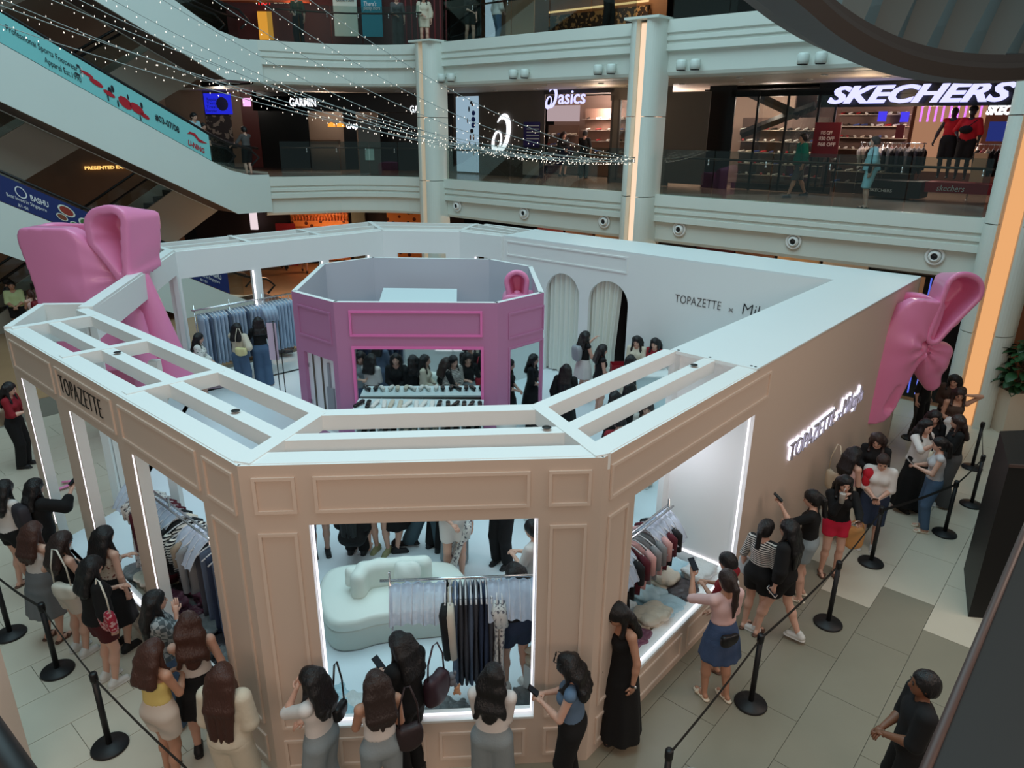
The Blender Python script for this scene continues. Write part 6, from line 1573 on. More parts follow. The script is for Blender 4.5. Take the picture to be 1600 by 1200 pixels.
for x in (510, 524):
    c = aty(x, 204, YW-.3); mb = MB(); mb.lathe([(.16, 0), (.14, .10), (.03, .17)], c, 14); mb.build('pendant_lamp', glow('pendant_orange', (255, 160, 60), 1.2), A3)
q = ybox('standing_notice', None, mat('notice_grey', (84, 78, 72), .5), 553, 192, 587, 278, 28.5, .04); tag(q, 'grey standing notice panel with a small white sheet, left of the first pillar', 'sign'); ybox('paper_sheet', q, mat('paper_pale', (176, 196, 186), .6), 563, 235, 577, 255, 28.46, .02)
# left of it: screen, red shopfront
A4 = empty('storefront', aty(345, 265, YW), 'wood clad front with a blue screen behind the middle escalator landing', 'storefront')
ybox('wall_panel', A4, mat('wood_clad', (112, 92, 78), .6), 240, 120, 312, 270); ybox('wall_panel', A4, mat('wood_clad', (112, 92, 78), .6), 352, 150, 372, 270); ybox('wall_panel', A4, mat('dark_red_front', (74, 22, 20), .5), 372, 150, 398, 270)
sc_ = ybox('blue_screen', A4, glow('screen_blue', (34, 40, 200), 1.0), 311, 156, 353, 188, YW, .06, -.05)
mb = MB()
for k, t in enumerate(('Regular', 'Tasty', 'Treat', 'Everyday')):
    a = aty(314, 167+k*6, YW-.06); put_text(mb, t, a, (1, 0, 0), (0, 0, 1), .15, width=.42, depth=.004)
c = aty(338, 172, YW-.06); n = 14; mb.add([(c[0]+.24*math.cos(6.283*i/n), c[1], c[2]+.26*math.sin(6.283*i/n)) for i in range(n)], [tuple(range(n))]); mb.build('screen_print', mat('print_navy', (12, 16, 70), .5), sc_)
ybox('poster_strip', A4, pmat('poster_print_dark', (40, 36, 40), (120, 110, 104), 'spots', 5, .56), 316, 190, 355, 232, YW, .04, -.04)
ybox('neon_notice', A4, glow('neon_pink', (236, 170, 226), 1.3), 371, 162, 383, 175, YW, .04, -.06)
# ---- level three fronts
A5 = empty('storefront', aty(450, 60, 29.0), 'dark red restaurant front on level three at the top left', 'storefront')
DR = mat('restaurant_dark_red', (70, 26, 24), .6)
ybox('wall_panel', A5, DR, 340, -40, 680, 74, 29.0); ybox('ceiling_glow_panel', A5, mat('wood_orange', (150, 76, 46), .5), 330, -6, 470, 10, 27.5, .3)
ybox('menu_lightbox', A5, glow('menu_yellow', (226, 160, 60), .8), 392, 26, 414, 70, 28.8); ysign('HOT', A5, glow('neon_red', (255, 40, 40), 1.4), 392, 412, 16, 28.6, .34, depth=.04); ysign('LE GRAND', A5, glow('neon_cream', (250, 220, 190), 1.2), 416, 440, 13, 28.6, .22, depth=.04)
ybox('white_poster', A5, mat('poster_white_green', (186, 204, 194), .6), 509, -10, 546, 62, 28.4); ybox('teal_poster', A5, mat('poster_teal', (20, 128, 148), .6), 553, -10, 585, 62, 28.4)
ysign('Good Food', A5, INK, 513, 541, 8, 28.38, .24, 'poster_lettering', depth=.01, shear=.2); ysign("There's", A5, WPR, 556, 576, 14, 28.38, .2, 'poster_lettering', depth=.01, shear=.2); ysign('plenty more', A5, WPR, 556, 582, 20, 28.38, .18, 'poster_lettering', depth=.01, shear=.2)
for k in range(9):
    x = 612+k*9; ybox('red_slat', A5, mat('slat_red', (110, 22, 26), .5), x, -20, x+2, 72, 28.2, .08)
A6 = empty('storefront', atu(860, 30, 17.5), 'warm lit shop interior on level three behind the glass, above the swirl sign', 'storefront')
ubox('back_panel', A6, mat('warm_interior', (150, 106, 72), .6), 735, -60, 1030, 60, 19.5); ubox('pale_panel', A6, mat('panel_cream', (206, 176, 140), .6), 778, -60, 822, 60, 17.5); ubox('dark_panel', A6, mat('dark_green_panel', (34, 38, 34), .6), 1040, -60, 1140, 60, 17.5); ubox('dark_panel', A6, BLKW, 690, -60, 738, 62, 17.5)
ubox('lit_ceiling_edge', A6, glow('ceiling_edge_glow', (255, 214, 150), 1.0), 845, 6, 1000, 9, 19.3, .04); ubox('shelf_row', A6, pmat('shelf_row_print', (58, 44, 36), (190, 150, 100), 'spots', 6, .55), 845, 14, 1000, 40, 19.3, .1); ubox('lightbox', A6, glow('lightbox_blue_white', (190, 216, 235), .7), 746, -20, 768, 58, 18.0, .05)
pt(P(18.2, 12, 11.0), 60, (1, .76, .5)); pt(aty(450, 20, 27.5), 40, (1, .5, .35)); pt(aty(500, 170, 30.9), 60, (1, .8, .65)); pt(aty(330, 150, 28.6), 60, (1, .9, .8))
# ---- ground floor fronts seen above and through the pavilion
UG = 18.0
A7 = empty('storefront', P(UG, 20, 0), 'orange lit ground floor shop behind the pavilion', 'storefront')
def gbox(name, m, x0, x1, z0, z1, Y=33.0, dep=.1):
    a = aty(x0, 360, Y); b = aty(x1, 360, Y); mb = MB(); mb.box(a[0], b[0], Y, Y+dep, z0, z1); return mb.build(name, m, A7)
gbox('wall_panel', mat('ground_front_dark', (40, 26, 24), .6), 300, 720, 0, 3.0, 33.2)
gbox('bottle_wall', pmat('bottle_wall_print', (96, 40, 24), (236, 150, 80), 'cells', 3.2, .28), 450, 540, .2, 2.9); gbox('red_counter', mat('counter_red', (140, 30, 40), .5), 425, 455, 0, 1.9, 32.6); gbox('poster_panel', mat('panel_grey_green', (96, 104, 92), .6), 545, 566, 0, 2.9, 32.8)
gbox('bottle_wall', pmat('bottle_wall_print', (96, 40, 24), (236, 150, 80), 'cells', 3.2, .28), 600, 655, .2, 2.9); gbox('lit_notice', glow('notice_white', (240, 220, 225), .9), 386, 397, 1.6, 2.6, 32.7)
for k in range(9):
    z = .5+k*.3; gbox('bottle_shelf', mat('shelf_warm', (170, 100, 60), .5), 450, 540, z, z+.03, 32.8, .15)
for i in range(36):
    x = 452+(i % 18)*4.9; z = 2.0+(i//18)*.32; a = aty(x, 350, 32.75); o = MB().lathe([(.05, 0), (.055, .14), (.02, .2), (.02, .26)], (0, 0, 0), 8) if i == 0 else None
    if i == 0: BTM = o.mesh('bottle'); BTM.materials.append(mat('bottle_amber', (206, 110, 60), .3))
    q = bpy.data.objects.new('bottle', BTM); COL.objects.link(q); q.location = (a[0], 32.85, z); tag(q, 'amber bottle, %s from the left, %s orange shelf behind the pavilion' % (ORD[i % 18], ('lower', 'upper')[i//18]), 'bottle', 'bottles on the orange shelves')
A8 = empty('storefront', P(16.5, 4, 0), 'dim ground floor shop row glimpsed over the long back wall', 'storefront')
for k in range(12):
    mb = MB(); v = -1.5+k*1.35; mb.uvbox(17.0, 17.1, v, v+1.25, 0, 2.95); mb.build('shop_panel', [mat('gp_a', (120, 84, 62), .6), mat('gp_b', (44, 36, 36), .6), mat('gp_c', (196, 160, 120), .6), mat('gp_d', (90, 30, 34), .6), mat('gp_e', (210, 200, 190), .6)][(k*3) % 5], A8)
pt(P(15, 5, 2.6), 45); pt(P(15.5, 14, 2.6), 70, (1, .6, .35)); pt(aty(500, 360, 31.5), 60, (1, .55, .3)); pt(aty(420, 420, 26), 60, (1, .55, .3)); pt(aty(60, 400, 24), 12); pt(P(15.2, 0, 2.7), 18, (1, .7, .5))
for i, (px, yy) in enumerate(((628, 30.0), (640, 29.5), (520, 29.0))):
    a = aty(px, 390, yy); e = empty('display_table', (a[0], yy, 0), 'dark display table on the ground floor seen through the back windows, %s' % ('left of the pair', 'right of the pair', 'farthest left')[i], 'table')
    mb = MB(); mb.box(a[0]-.7, a[0]+.7, yy-.35, yy+.35, .72, .78); mb.build('table_top', mat('table_dark', (52, 34, 28), .5), e)
    for sx in (-.6, .6):
        for sy in (-.28, .28): mb = MB(); mb.box(a[0]+sx-.03, a[0]+sx+.03, yy+sy-.03, yy+sy+.03, 0, .72); mb.build('leg', mat('table_dark', (52, 34, 28), .5), e)
# dark glass screen with blue lines behind the right bow
e = empty('digital_screen', P(13.5, .3, 0), 'tall black screen with vertical blue and gold light lines behind the right bow', 'screen')
mb = MB(); mb.uvbox(13.5, 13.6, -.55, 1.6, .1, 3.0); mb.build('screen_panel', mat('screen_black', (10, 10, 12), .2), e)
for v, c_, w in ((.10, (120, 140, 255), .05), (.28, (90, 110, 230), .03), (-.05, (120, 84, 60), .10), (.42, (110, 78, 54), .10)):
    mb = MB(); mb.uvbox(13.48, 13.5, v, v+w, .2, 2.95); mb.build('light_line', glow('line_%d' % c_[2], c_, .9), e)

# ================================================================ curved dark canopy at the upper right
CAN = mat('canopy_bronze', (66, 58, 54), .55); FIN = mat('canopy_fin', (92, 100, 98), .5)
cp = [aty(x, y, Y) for x, y, Y in ((1060, -60, 7.2), (1105, -20, 7.6), (1150, 12, 8.0), (1200, 46, 8.5), (1260, 77, 9.0), (1330, 101, 9.5), (1400, 113, 9.9), (1480, 116, 10.2), (1560, 110, 10.4), (1680, 96, 10.5))]
def dens(pts, k=6):
    r = []; n = len(pts)
    for i in range(n-1):
        a, b, c, d = Vector(pts[max(i-1, 0)]), Vector(pts[i]), Vector(pts[i+1]), Vector(pts[min(i+2, n-1)])
        for j in range(k):
            t = j/k; r.append(.5*((2*b)+(c-a)*t+(2*a-5*b+4*c-d)*t*t+(3*b-a-3*c+d)*t**3))
    r.append(Vector(pts[-1])); return r
cq = dens(cp); CE = empty('canopy', tuple(cq[20]), 'dark curved canopy ring with tall upright fins hanging at the upper right', 'canopy')
mb = MB(); K = len(cq); vs_ = []
for i, p in enumerate(cq):
    t = (cq[min(i+1, K-1)]-cq[max(i-1, 0)]).normalized(); n_ = Vector((t.y, -t.x, 0)).normalized(); z = p.z
    if n_.dot(Vector((-p.x, -p.y, 0))) < 0: n_ = -n_
    for o_, dz in ((0, .10), (.30, -.02), (.60, .0), (.66, .14), (.64, .20), (.60, .20), (.58, .30), (.0, .36)): q = p+n_*o_; vs_.append((q.x, q.y, z+dz))
m_ = 8
mb.add(vs_, [(i*m_+j, i*m_+(j+1) % m_, (i+1)*m_+(j+1) % m_, (i+1)*m_+j) for i in range(K-1) for j in range(m_)], 0, False); mb.build('ring_beam', CAN, CE)
acc = 0.0; last = cq[0]
for i in range(1, K):
    acc += (cq[i]-last).length; last = cq[i]
    if acc > .60 and cq[i].x > 3.2:
        acc = 0; p = cq[i]; t = (cq[min(i+1, K-1)]-cq[i-1]).normalized(); t.z = 0; t.normalize(); n_ = Vector((t.y, -t.x, 0))
        if n_.dot(Vector((-p.x, -p.y, 0))) < 0: n_ = -n_
        vs2 = []; H_ = 7
        for k in range(H_+1):
            f = k/H_; c = p+n_*(.30+.10*f)+Vector((0, 0, .25+2.4*f))+t*(.10+.75*f+.15*f*f); wd = .10+.10*math.sin(math.pi*min(1, f*.9+.15)); dp = .28+.12*f
            vs2 += [c-t*wd*.4-n_*dp, c+t*wd*1.4-n_*dp*.3, c+t*wd*.8+n_*dp, c-t*wd*.9+n_*dp*.4]
        mb = MB(); mb.add(vs2, [(4*k+q, 4*k+(q+1) % 4, 4*k+4+(q+1) % 4, 4*k+4+q) for k in range(H_) for q in range(4)]+[(3, 2, 1, 0), (4*H_, 4*H_+1, 4*H_+2, 4*H_+3)]); mb.build('fin', FIN, CE)
# ================================================================ string lights
WIRE = mat('wire_grey', (150, 160, 158), .5); BULB = glow('fairy_bulb', (255, 244, 226), 2.4)
END = Vector(atu(985, 246, 12.4))
starts = [((0, 28), 11), ((0, 60), 11), ((0, 15), 12), ((22, -4), 12), ((72, -5), 12), ((215, -5), 13), ((298, -5), 14), ((455, -5), 15), ((370, -5), 14.5), ((130, -5), 13)]
sw = ['lowest', 'second lowest', 'third lowest', 'fourth lowest', 'fifth lowest', 'seventh', 'eighth', 'highest', 'second highest', 'sixth']
for i, ((x, y), d) in enumerate(starts):
    A_ = Vector(aty(x-60*(1 if x == 0 else 0), y-(20 if x == 0 else 0), d)); B_ = END+Vector((0, 0, .03*(i-4)*.5))
    e = empty('string_light', tuple(A_), 'string of tiny white fairy lights across the atrium, %s at the left edge' % sw[i], 'string lights', 'fairy light strings across the atrium')
    sag = [.55, .5, .75, .6, .8, .9, .8, .5, .7, .9][i]
    pts = [A_+(B_-A_)*t-Vector((0, 0, sag*4*t*(1-t))) for t in [k/40 for k in range(41)]]
    mb = MB(); mb.ring_tube(pts, .006, 4); mb.build('wire', WIRE, e)
    L = (B_-A_).length; n = int(L/.14); mb = MB()
    for k in range(n):
        t = (k+.5)/n; p = A_+(B_-A_)*t-Vector((0, 0, sag*4*t*(1-t))); r = .0072; dz = .06 if k % 3 else -.02
        q = p-Vector((rnd.uniform(-.02, .02), 0, dz))
        mb.add([q+Vector(v)*r for v in ((1, 0, 0), (-1, 0, 0), (0, 1, 0), (0, -1, 0), (0, 0, 2), (0, 0, -2))], [(0, 2, 4), (2, 1, 4), (1, 3, 4), (3, 0, 4), (2, 0, 5), (1, 2, 5), (3, 1, 5), (0, 3, 5)])
    o = mb.build('bulbs', BULB, e); o['kind'] = 'stuff'
# beige column and dark rail close to the camera at the lower left
c = at(0, 1000, 1.8); e = empty('column', (c[0]-.35, c[1]-.4, 0), 'pale beige column edge at the lower left corner', 'column')
mb = MB(); mb.box(c[0]-.75, c[0], c[1]-.75, c[1], 0, 2.5); mb.build('column_shaft', BEIGE, e)
a = aty(-40, 1120, 1.6); b = aty(62, 1262, 1.35); e = empty('foreground_rail', a, 'blurred black rail crossing the lower left corner', 'railing'); mb = MB(); mb.ring_tube([Vector(a)-Vector((.3, -.2, -.15)), a, b, Vector(b)+Vector((.1, -.1, -.3))], .045, 10); mb.build('rail_bar', BLACK, e)
# yellow floor sign at the bottom edge
c = at(1122, 1205, .5); e = empty('floor_sign', (c[0], c[1], 0), 'steel framed floor sign with yellow panel at the bottom edge', 'sign')
mb = MB(); mb.ring_tube([(c[0]-.22, c[1], 0), (c[0]-.20, c[1], .58), (c[0]+.20, c[1]-.05, .58), (c[0]+.22, c[1]-.05, 0)], .014, 8, smooth=False); mb.build('frame', STEEL, e); mb = MB(); mb.box(c[0]-.17, c[0]+.17, c[1]-.03, c[1]-.02, .12, .50); mb.build('panel', mat('yellow_panel', (220, 190, 40), .5), e)
# ================================================================ people
def head(px, py, ht, z0=0.0): p = at(px, py, z0+ht*.985); return (p[0], p[1], z0)
def feet(px, py, z0=0.0): p = at(px, py, z0); return (p[0], p[1], z0)
def ps(**k): return k
TWHT = mat('top_white', (214, 208, 204), .85, bump=.1, bscale=25); TPNK = mat('top_pale_pink', (218, 180, 176), .85, bump=.1, bscale=25); TBLK = mat('top_black', (12, 11, 13), .85, bump=.15, bscale=25)
TRED = mat('top_red', (132, 22, 34), .85); TBRN = mat('top_brown', (70, 52, 42), .85); TCRM = mat('top_cream', (206, 196, 176), .85, bump=.2, bscale=30); TBLU = mat('vest_blue_grey', (88, 112, 138), .85)
TYEL = mat('top_yellow', (216, 196, 120), .85); TGRN = mat('top_teal_green', (16, 112, 98), .85); TLBL = mat('shirt_light_blue', (150, 196, 206), .85); TLIME = mat('tee_pale_lime', (190, 202, 150), .85)
JEAN = mat('jeans_mid_blue', (74, 98, 126), .85, bump=.2, bscale=60, var=.15, vscale=6); JEANL = mat('jeans_light_grey', (136, 146, 150), .85, bump=.2, bscale=60, var=.12, vscale=6); DSK = mat('denim_skirt_blue', (58, 76, 108), .85, bump=.2, bscale=60, var=.15, vscale=6)
SHW = mat('shorts_off_white', (208, 196, 184), .85); SHR = mat('shorts_red', (198, 30, 62), .85); SHDR = mat('shorts_dark_red', (70, 18, 24), .85); GRYT = mat('trousers_grey', (82, 80, 80), .85)
STP = pmat('crop_stripes', (214, 208, 200), (28, 28, 30), 'stripe', 12, .5, axis=2); PLD = pmat('plaid_shirt', (150, 156, 158), (78, 88, 92), 'check', 18, .5); FLT = pmat('floral_top', (206, 186, 168), (126, 66, 60), 'spots', 30, .58); FLW = pmat('floral_blouse', (224, 222, 216), (70, 110, 90), 'spots', 30, .62)
FLB = pmat('floral_bag', (196, 150, 150), (150, 30, 50), 'spots', 28, .5)
SNW = mat('sneaker_white', (206, 204, 200), .6); SNB = mat('sneaker_black', (26, 26, 28), .6); SDB = mat('sandal_brown', (90, 62, 48), .6); SDC = mat('sandal_cream', (216, 204, 184), .6)
PHB = mat('phone_black', (14, 14, 16), .2)
def add_phone(root, J, side, label, grp='phones in hands', scr=None, dz=.03, col=PHB):
    sh, el, wr = J['arms'][1 if side == 'r' else 0]; d = (wr-el)/np.linalg.norm(wr-el); c = on_person(root, J, wr+d*.10+np.array([0, .0, dz]))
    e = empty('phone', c, label, 'phone', grp, root.rotation_euler.z, local=True)
    mb = MB(); M = Matrix.Rotation(math.radians(38), 4, 'X'); V_ = []
    for x, y, z in [(-.037, -.004, -.075), (.037, -.004, -.075), (.037, .004, -.075), (-.037, .004, -.075), (-.037, -.004, .075), (.037, -.004, .075), (.037, .004, .075), (-.037, .004, .075)]: V_.append(tuple(M @ Vector((x, z, y))))
    mb.add(V_, [(0, 1, 2, 3), (7, 6, 5, 4), (0, 4, 5, 1), (1, 5, 6, 2), (2, 6, 7, 3), (3, 7, 4, 0)]); mb.build('phone_body', col, e)
    mb = MB(); mb.add([tuple(M @ Vector(q)) for q in ((-.033, -.068, .006), (.033, -.068, .006), (.033, .068, .006), (-.033, .068, .006))], [(0, 1, 2, 3)]); mb.build('screen', scr or mat('phone_screen', (40, 44, 52), .1), e)
def bag(root, J, local, size, m, label, strap=None, grp='bags carried by shoppers', soft=True, rot=0.0, strap_len=.45):
    c = on_person(root, J, local); e = empty('bag', c, label, 'bag', grp, root.rotation_euler.z+rot, local=True); w, d, h = size
    F = Field((-w, -d*1.6, -h), (w, d*1.6, h), max(.010, min(w, d, h)/9))
    F.fn((-w, -d*1.6, -h), (w, d*1.6, h), lambda X, Y, Z: (((np.abs(X)/(w/2*(1-.12*Z/h)))**4+(np.abs(Z)/(h/2))**4+(np.abs(Y)/(d/2))**3)**.3-1)*min(w, d, h)*.4+.004*np.sin(30*X+12*Z), .01)
    V, Q = F.nets(); me = fast_mesh('bag_body', V, Q); me.materials.append(m); o = bpy.data.objects.new('bag_body', me); COL.objects.link(o); o.parent = e
    if strap:
        mb = MB(); pts = [(-w*.38, 0, h*.42), (-w*.34, 0, h*.5+strap_len*.5), (-w*.10, 0, h*.5+strap_len), (w*.10, 0, h*.5+strap_len), (w*.34, 0, h*.5+strap_len*.5), (w*.38, 0, h*.42)]; mb.ring_tube(pts, .009, 6); mb.build('strap', strap, e)
    return e
def backpack(root, J, m, label): return bag(root, J, (0, -.19, 1.16), (.28, .16, .36), m, label, None)
R1 = .015; R2 = .022
# ---------- queue in front of the left windows
r, J = person('woman in red tee and black trousers with a phone at the left edge', head(8, 616, 1.66), 80, ps(r='phone', l='phone'), ('tee', TRED), ('slacks', TBLK), ('long-m', 'k'), ('shoe', SNB), res=R1, ht=1.66)
bag(r, J, (-.05, -.24, .95), (.26, .10, .30), mat('bag_cream', (200, 186, 160), .7), 'cream tote bag behind the woman in the red tee at the left edge', mat('bag_cream', (200, 186, 160), .7))
person('person in dark plaid shirt and jeans, left edge above the red tee', head(4, 452, 1.68), 60, ps(r='down', l='down'), ('loose', pmat('plaid_dark', (90, 96, 100), (40, 44, 50), 'check', 16, .5)), ('jeans', DEND), ('short', 'k'), ('shoe', SNB), ht=1.68)
r, J = person('woman with a black tee and grey backpack straps raising her phone beside the left doorway', head(52, 768, 1.64), 35, ps(r='up', l='phone', nod=8), ('loose', TBLK), ('shorts', TBLK), ('long-s', 'k'), ('shoe', SNB), res=R1, ht=1.64)
add_phone(r, J, 'r', 'black phone raised by the woman in the black tee beside the left doorway'); backpack(r, J, mat('bag_charcoal', (44, 40, 46), .7), 'charcoal backpack on the woman raising her phone at the left')
r, J = person('woman in a white tee and black shorts at the left edge behind the barrier', head(2, 770, 1.64), 20, ps(r='down', l='phone'), ('tee', TWHT), ('hotpants', TBLK), ('long-m', 'k'), ('sandal', SDB), res=R1, ht=1.62)
r, J = person('auburn haired woman with white straps and long grey skirt in the left queue', head(48, 838, 1.62), 15, ps(r='phone', l='down'), ('tank', TWHT), ('skirt', mat('skirt_grey', (110, 112, 114), .85)), ('long-m', 'r'), ('sandal', SDB), res=R1)
r, J = person('woman with brown hair, black tank and white shorts holding a phone in the left queue', head(92, 852, 1.64), 30, ps(r='phone', l='bag', nod=22), ('tank', TBLK), ('shorts', SHW), ('long-m', 'b'), ('shoe', SNW), res=R1, ht=1.64)
add_phone(r, J, 'r', 'black phone held by the woman with the white shoulder bag'); bag(r, J, (.17, -.12, 1.00), (.30, .11, .19), mat('bag_white', (216, 208, 194), .5), 'white shoulder bag hanging on the woman with brown hair in the left queue', mat('bag_white', (216, 208, 194), .5), rot=.3)
r, J = person('woman with straight black hair, floral cropped top and black skirt facing the left window', head(160, 842, 1.66), 25, ps(r='down', l='phone', nod=14), ('tank', FLT), ('skirt', TBLK), ('long-m', 'k'), ('shoe', SNB), res=R1, ht=1.66)
r, J = person('woman in a black tee and dark red shorts beside the colourful bag', head(140, 890, 1.64), 35, ps(r='down', l='phone'), ('loose', TBLK), ('shorts', SHDR), ('long-s', 'k'), ('shoe', SNW), res=R1, ht=1.64)
bag(r, J, (.24, -.02, .98), (.34, .10, .26), FLB, 'colourful floral tote bag with white handles in the left queue', mat('bag_white', (216, 208, 194), .5), strap_len=.36)
r, J = person('woman with very long black hair and grey plaid shirt in the left queue', head(243, 940, 1.64), 55, ps(r='chin', l='belly', nod=4), ('loose', PLD), ('wide', JEAN), ('long-l', 'k'), ('shoe', SNW), res=R1, ht=1.64)
r, J = person('woman with brown wavy hair, white crossed straps and black skirt beside the corner pier', head(300, 978, 1.66), -25, ps(r='down', l='chin', nod=20, legs='contra'), ('tank', TWHT), ('mini', TBLK), ('wavy-m', 'r'), ('shoe', SNB), res=R1, ht=1.66)
r, J = person('woman with auburn hair in a yellow bandeau and off-white shorts at the lower left', head(238, 1022, 1.62), 20, ps(r='phone', l='phone', legs='contra'), ('tube', TYEL), ('shorts', SHW), ('long-s', 'r'), ('sandal', SDB), res=R1, skin='b')
r, J = person('woman with very long brown hair and cream top beside the corner pier', head(352, 1056, 1.66), 5, ps(r='belly', l='belly', nod=6), ('loose', TCRM), ('wide', TCRM), ('long-x', 'r'), ('shoe', SNW), res=R1, ht=1.66)
# ---------- along the front window
r, J = person('woman in white tee and grey jeans covering her face, left of front window', head(500, 1056, 1.62), -70, ps(r='belly', l='face', nod=14), ('tee', TWHT), ('wide', JEANL), ('long-m', 'k'), ('shoe', SNW), res=R1)
bag(r, J, (.20, -.08, 1.02), (.20, .09, .15), mat('bag_black', (20, 18, 20), .4), 'small black shoulder bag of the woman covering her face', mat('bag_black', (20, 18, 20), .4))
r, J = person('woman with dark brown hair and white tube top photographing with a pink lit phone', head(598, 1064, 1.64), -25, ps(l='phone', r='belly', nod=16, legs='contra'), ('tube', TWHT), ('jeans', JEANL), ('long-m', 'b'), ('shoe', SNW), res=R1, ht=1.64, skin='b')
add_phone(r, J, 'l', 'phone with a pink screen held by the woman in the white tube top', scr=glow('phone_pink', (206, 130, 160), .8))
bag(r, J, (.24, -.06, .92), (.24, .12, .26), mat('bag_dark_brown', (46, 32, 34), .5), 'dark brown shoulder bag of the woman in the white tube top', mat('bag_dark_brown', (46, 32, 34), .5), strap_len=.42)
r, J = person('woman with black hair and black blouse reading her phone at the front window', head(640, 1000, 1.66), -55, ps(l='phone', r='low', nod=26), ('loose', TBLK), ('slacks', TBLK), ('long-s', 'k'), ('shoe', SNB), res=R1, ht=1.66)
add_phone(r, J, 'l', 'black phone held by the woman in the black blouse at the front window')
q = bag(r, J, (.20, -.18, .98), (.30, .14, .34), mat('bag_plum', (54, 34, 44), .5), 'plum shoulder bag with hanging plush toys in front of the front window', mat('bag_plum', (54, 34, 44), .5), strap_len=.34)
for k, (dx_, c_, nm) in enumerate(((.10, mat('plush_grey', (112, 116, 124), .9), 'grey fluffy plush toy hanging on the plum shoulder bag'), (.20, mat('plush_tan', (196, 150, 116), .9), 'small tan plush toy hanging below the grey one on the plum bag'))):
    c = on_person(r, J, (.34+dx_*.3, -.18-dx_*.4, .98-.12*k)); s_ = .8 if k == 0 else .55; e = empty('plush_toy', c, nm, 'toy', None, 0, local=True); mb = MB()
    for cc, rr in (((0, 0, .05), (.055, .05, .05)), ((0, 0, -.03), (.06, .05, .07)), ((-.045, 0, .10), (.02, .02, .03)), ((.045, 0, .10), (.02, .02, .03)), ((-.05, 0, -.09), (.025, .025, .035)), ((.05, 0, -.09), (.025, .025, .035))): mb.ell(tuple(v*s_ for v in cc), tuple(v*s_ for v in rr), None, 8, 6)
    mb.build('plush_body', c_, e)
r, J = person('curly black haired woman in white tee hugging herself at the front window', head(778, 1048, 1.62), 8, ps(r='cross', l='cross', nod=6), ('tee', TWHT), ('wide', JEANL), ('wavy-m', 'k'), ('shoe', SNW), res=R1)
r, J = person('woman with wavy black hair and sunglasses, blue-grey vest and black trousers using her phone', head(908, 1026, 1.64), -75, ps(r='phone', l='phone', nod=26), ('vest', TBLU), ('slacks', TBLK), ('wavy-s', 'k'), ('shoe', SNB), res=R1, ht=1.64)
add_phone(r, J, 'l', 'black phone held by the woman in the blue-grey vest')
sgl = on_person(r, J, J['H']((0, .05, 1.615))); e = empty('sunglasses', sgl, 'dark sunglasses pushed up on the hair of the woman in the blue-grey vest', 'sunglasses', None, r.rotation_euler.z, local=True)
mb = MB(); mb.ell((-.035, .02, 0), (.030, .008, .022), None, 10, 6); mb.ell((.035, .02, 0), (.030, .008, .022), None, 10, 6); mb.rod((-.07, .01, 0), (-.08, -.09, -.01), .004, 5); mb.rod((.07, .01, 0), (.08, -.09, -.01), .004, 5); mb.build('lenses', PHB, e)
r, J = person('tall woman in a long black strappy dress leaning against the corner pier with her phone', head(985, 938, 1.70), -115, ps(r='low', l='down', nod=34, lean=4, legs='close'), ('tank', TBLK), None, ('long-s', 'k'), ('sandal', SNB), res=R1, ht=1.72, dress=.10, skin='b')
add_phone(r, J, 'r', 'phone held by the woman in the long black dress'); 
c = on_person(r, J, J['arms'][0][2]); e = empty('wrist_watch', c, 'black wrist watch on the arm of the woman in the long black dress', 'watch', None, 0, local=True); mb = MB(); mb.lathe([(.030, -.012), (.033, 0), (.030, .012)], n=14); mb.build('strap', BLACK, e); mb = MB(); mb.ell((.02, -.028, 0), (.018, .010, .018), None, 10, 6); mb.build('watch_face', CHROME, e)
# ---------- queue along the sign wall
r, J = person('woman in pale pink tee and denim skirt raising her phone at the right window', head(1146, 892, 1.64), -22, ps(l='up', r='low', nod=4, legs='contra'), ('crop', TPNK), ('mini', DSK), ('tail-m', 'b'), ('sandal', SDC), res=R1, ht=1.66, skin='b')
add_phone(r, J, 'l', 'black phone raised by the woman in the pale pink tee'); bag(r, J, (-.06, -.19, .93), (.22, .07, .14), mat('bag_black', (20, 18, 20), .4), 'small black belt bag on the back of the woman in the pale pink tee', None)
c = on_person(r, J, J['H']((.05, -.10, 1.50))); e = empty('hair_clip', c, 'white claw clip in the ponytail of the woman in the pale pink tee', 'hair clip', None, 0, local=True); mb = MB(); mb.ell((0, 0, 0), (.02, .03, .045), None, 8, 6); mb.build('clip_body', TWHT, e)
r, J = person('short haired person in dark red top behind the woman in the pink tee', head(1150, 862, 1.56), -50, ps(l='phone', r='phone'), ('tee', TRED), ('shorts', TBLK), ('short', 'k'), ('sandal', SDB), res=R1, ht=1.56, skin='b')
r, J = person('woman in a black and white striped off-shoulder crop and black shorts looking back', head(1202, 808, 1.60), 50, ps(l='down', r='belly', nod=6), ('crop', STP), ('shorts', TBLK), ('tail-s', 'k'), ('sandal', SDB), res=R1, ht=1.60)
bag(r, J, (-.20, .05, .86), (.22, .12, .24), mat('bag_plastic_white', (206, 210, 212), .3, alpha=.85), 'translucent white plastic bag held by the woman in the striped crop', mat('bag_plastic_white', (206, 210, 212), .3, alpha=.85), strap_len=.10)
r, J = person('woman with long straight black hair in oversized black tee, hand on elbow', head(1243, 808, 1.66), -50, ps(r='cross', l='down', nod=8, legs='walk'), ('loose', TBLK), ('shorts', TBLK), ('long-l', 'k'), ('shoe', SNW), res=R1, ht=1.66)
add_phone(r, J, 'l', 'white backed phone held low by the woman with long straight black hair', col=TWHT)
r, J = person('woman in a black tee and light denim shorts holding a drink and phone up', head(1280, 760, 1.64), -60, ps(l='up', r='phone', nod=16), ('tee', TBLK), ('shorts', JEANL), ('tail-s', 'k'), ('sandal', SDC), res=R1, ht=1.64)
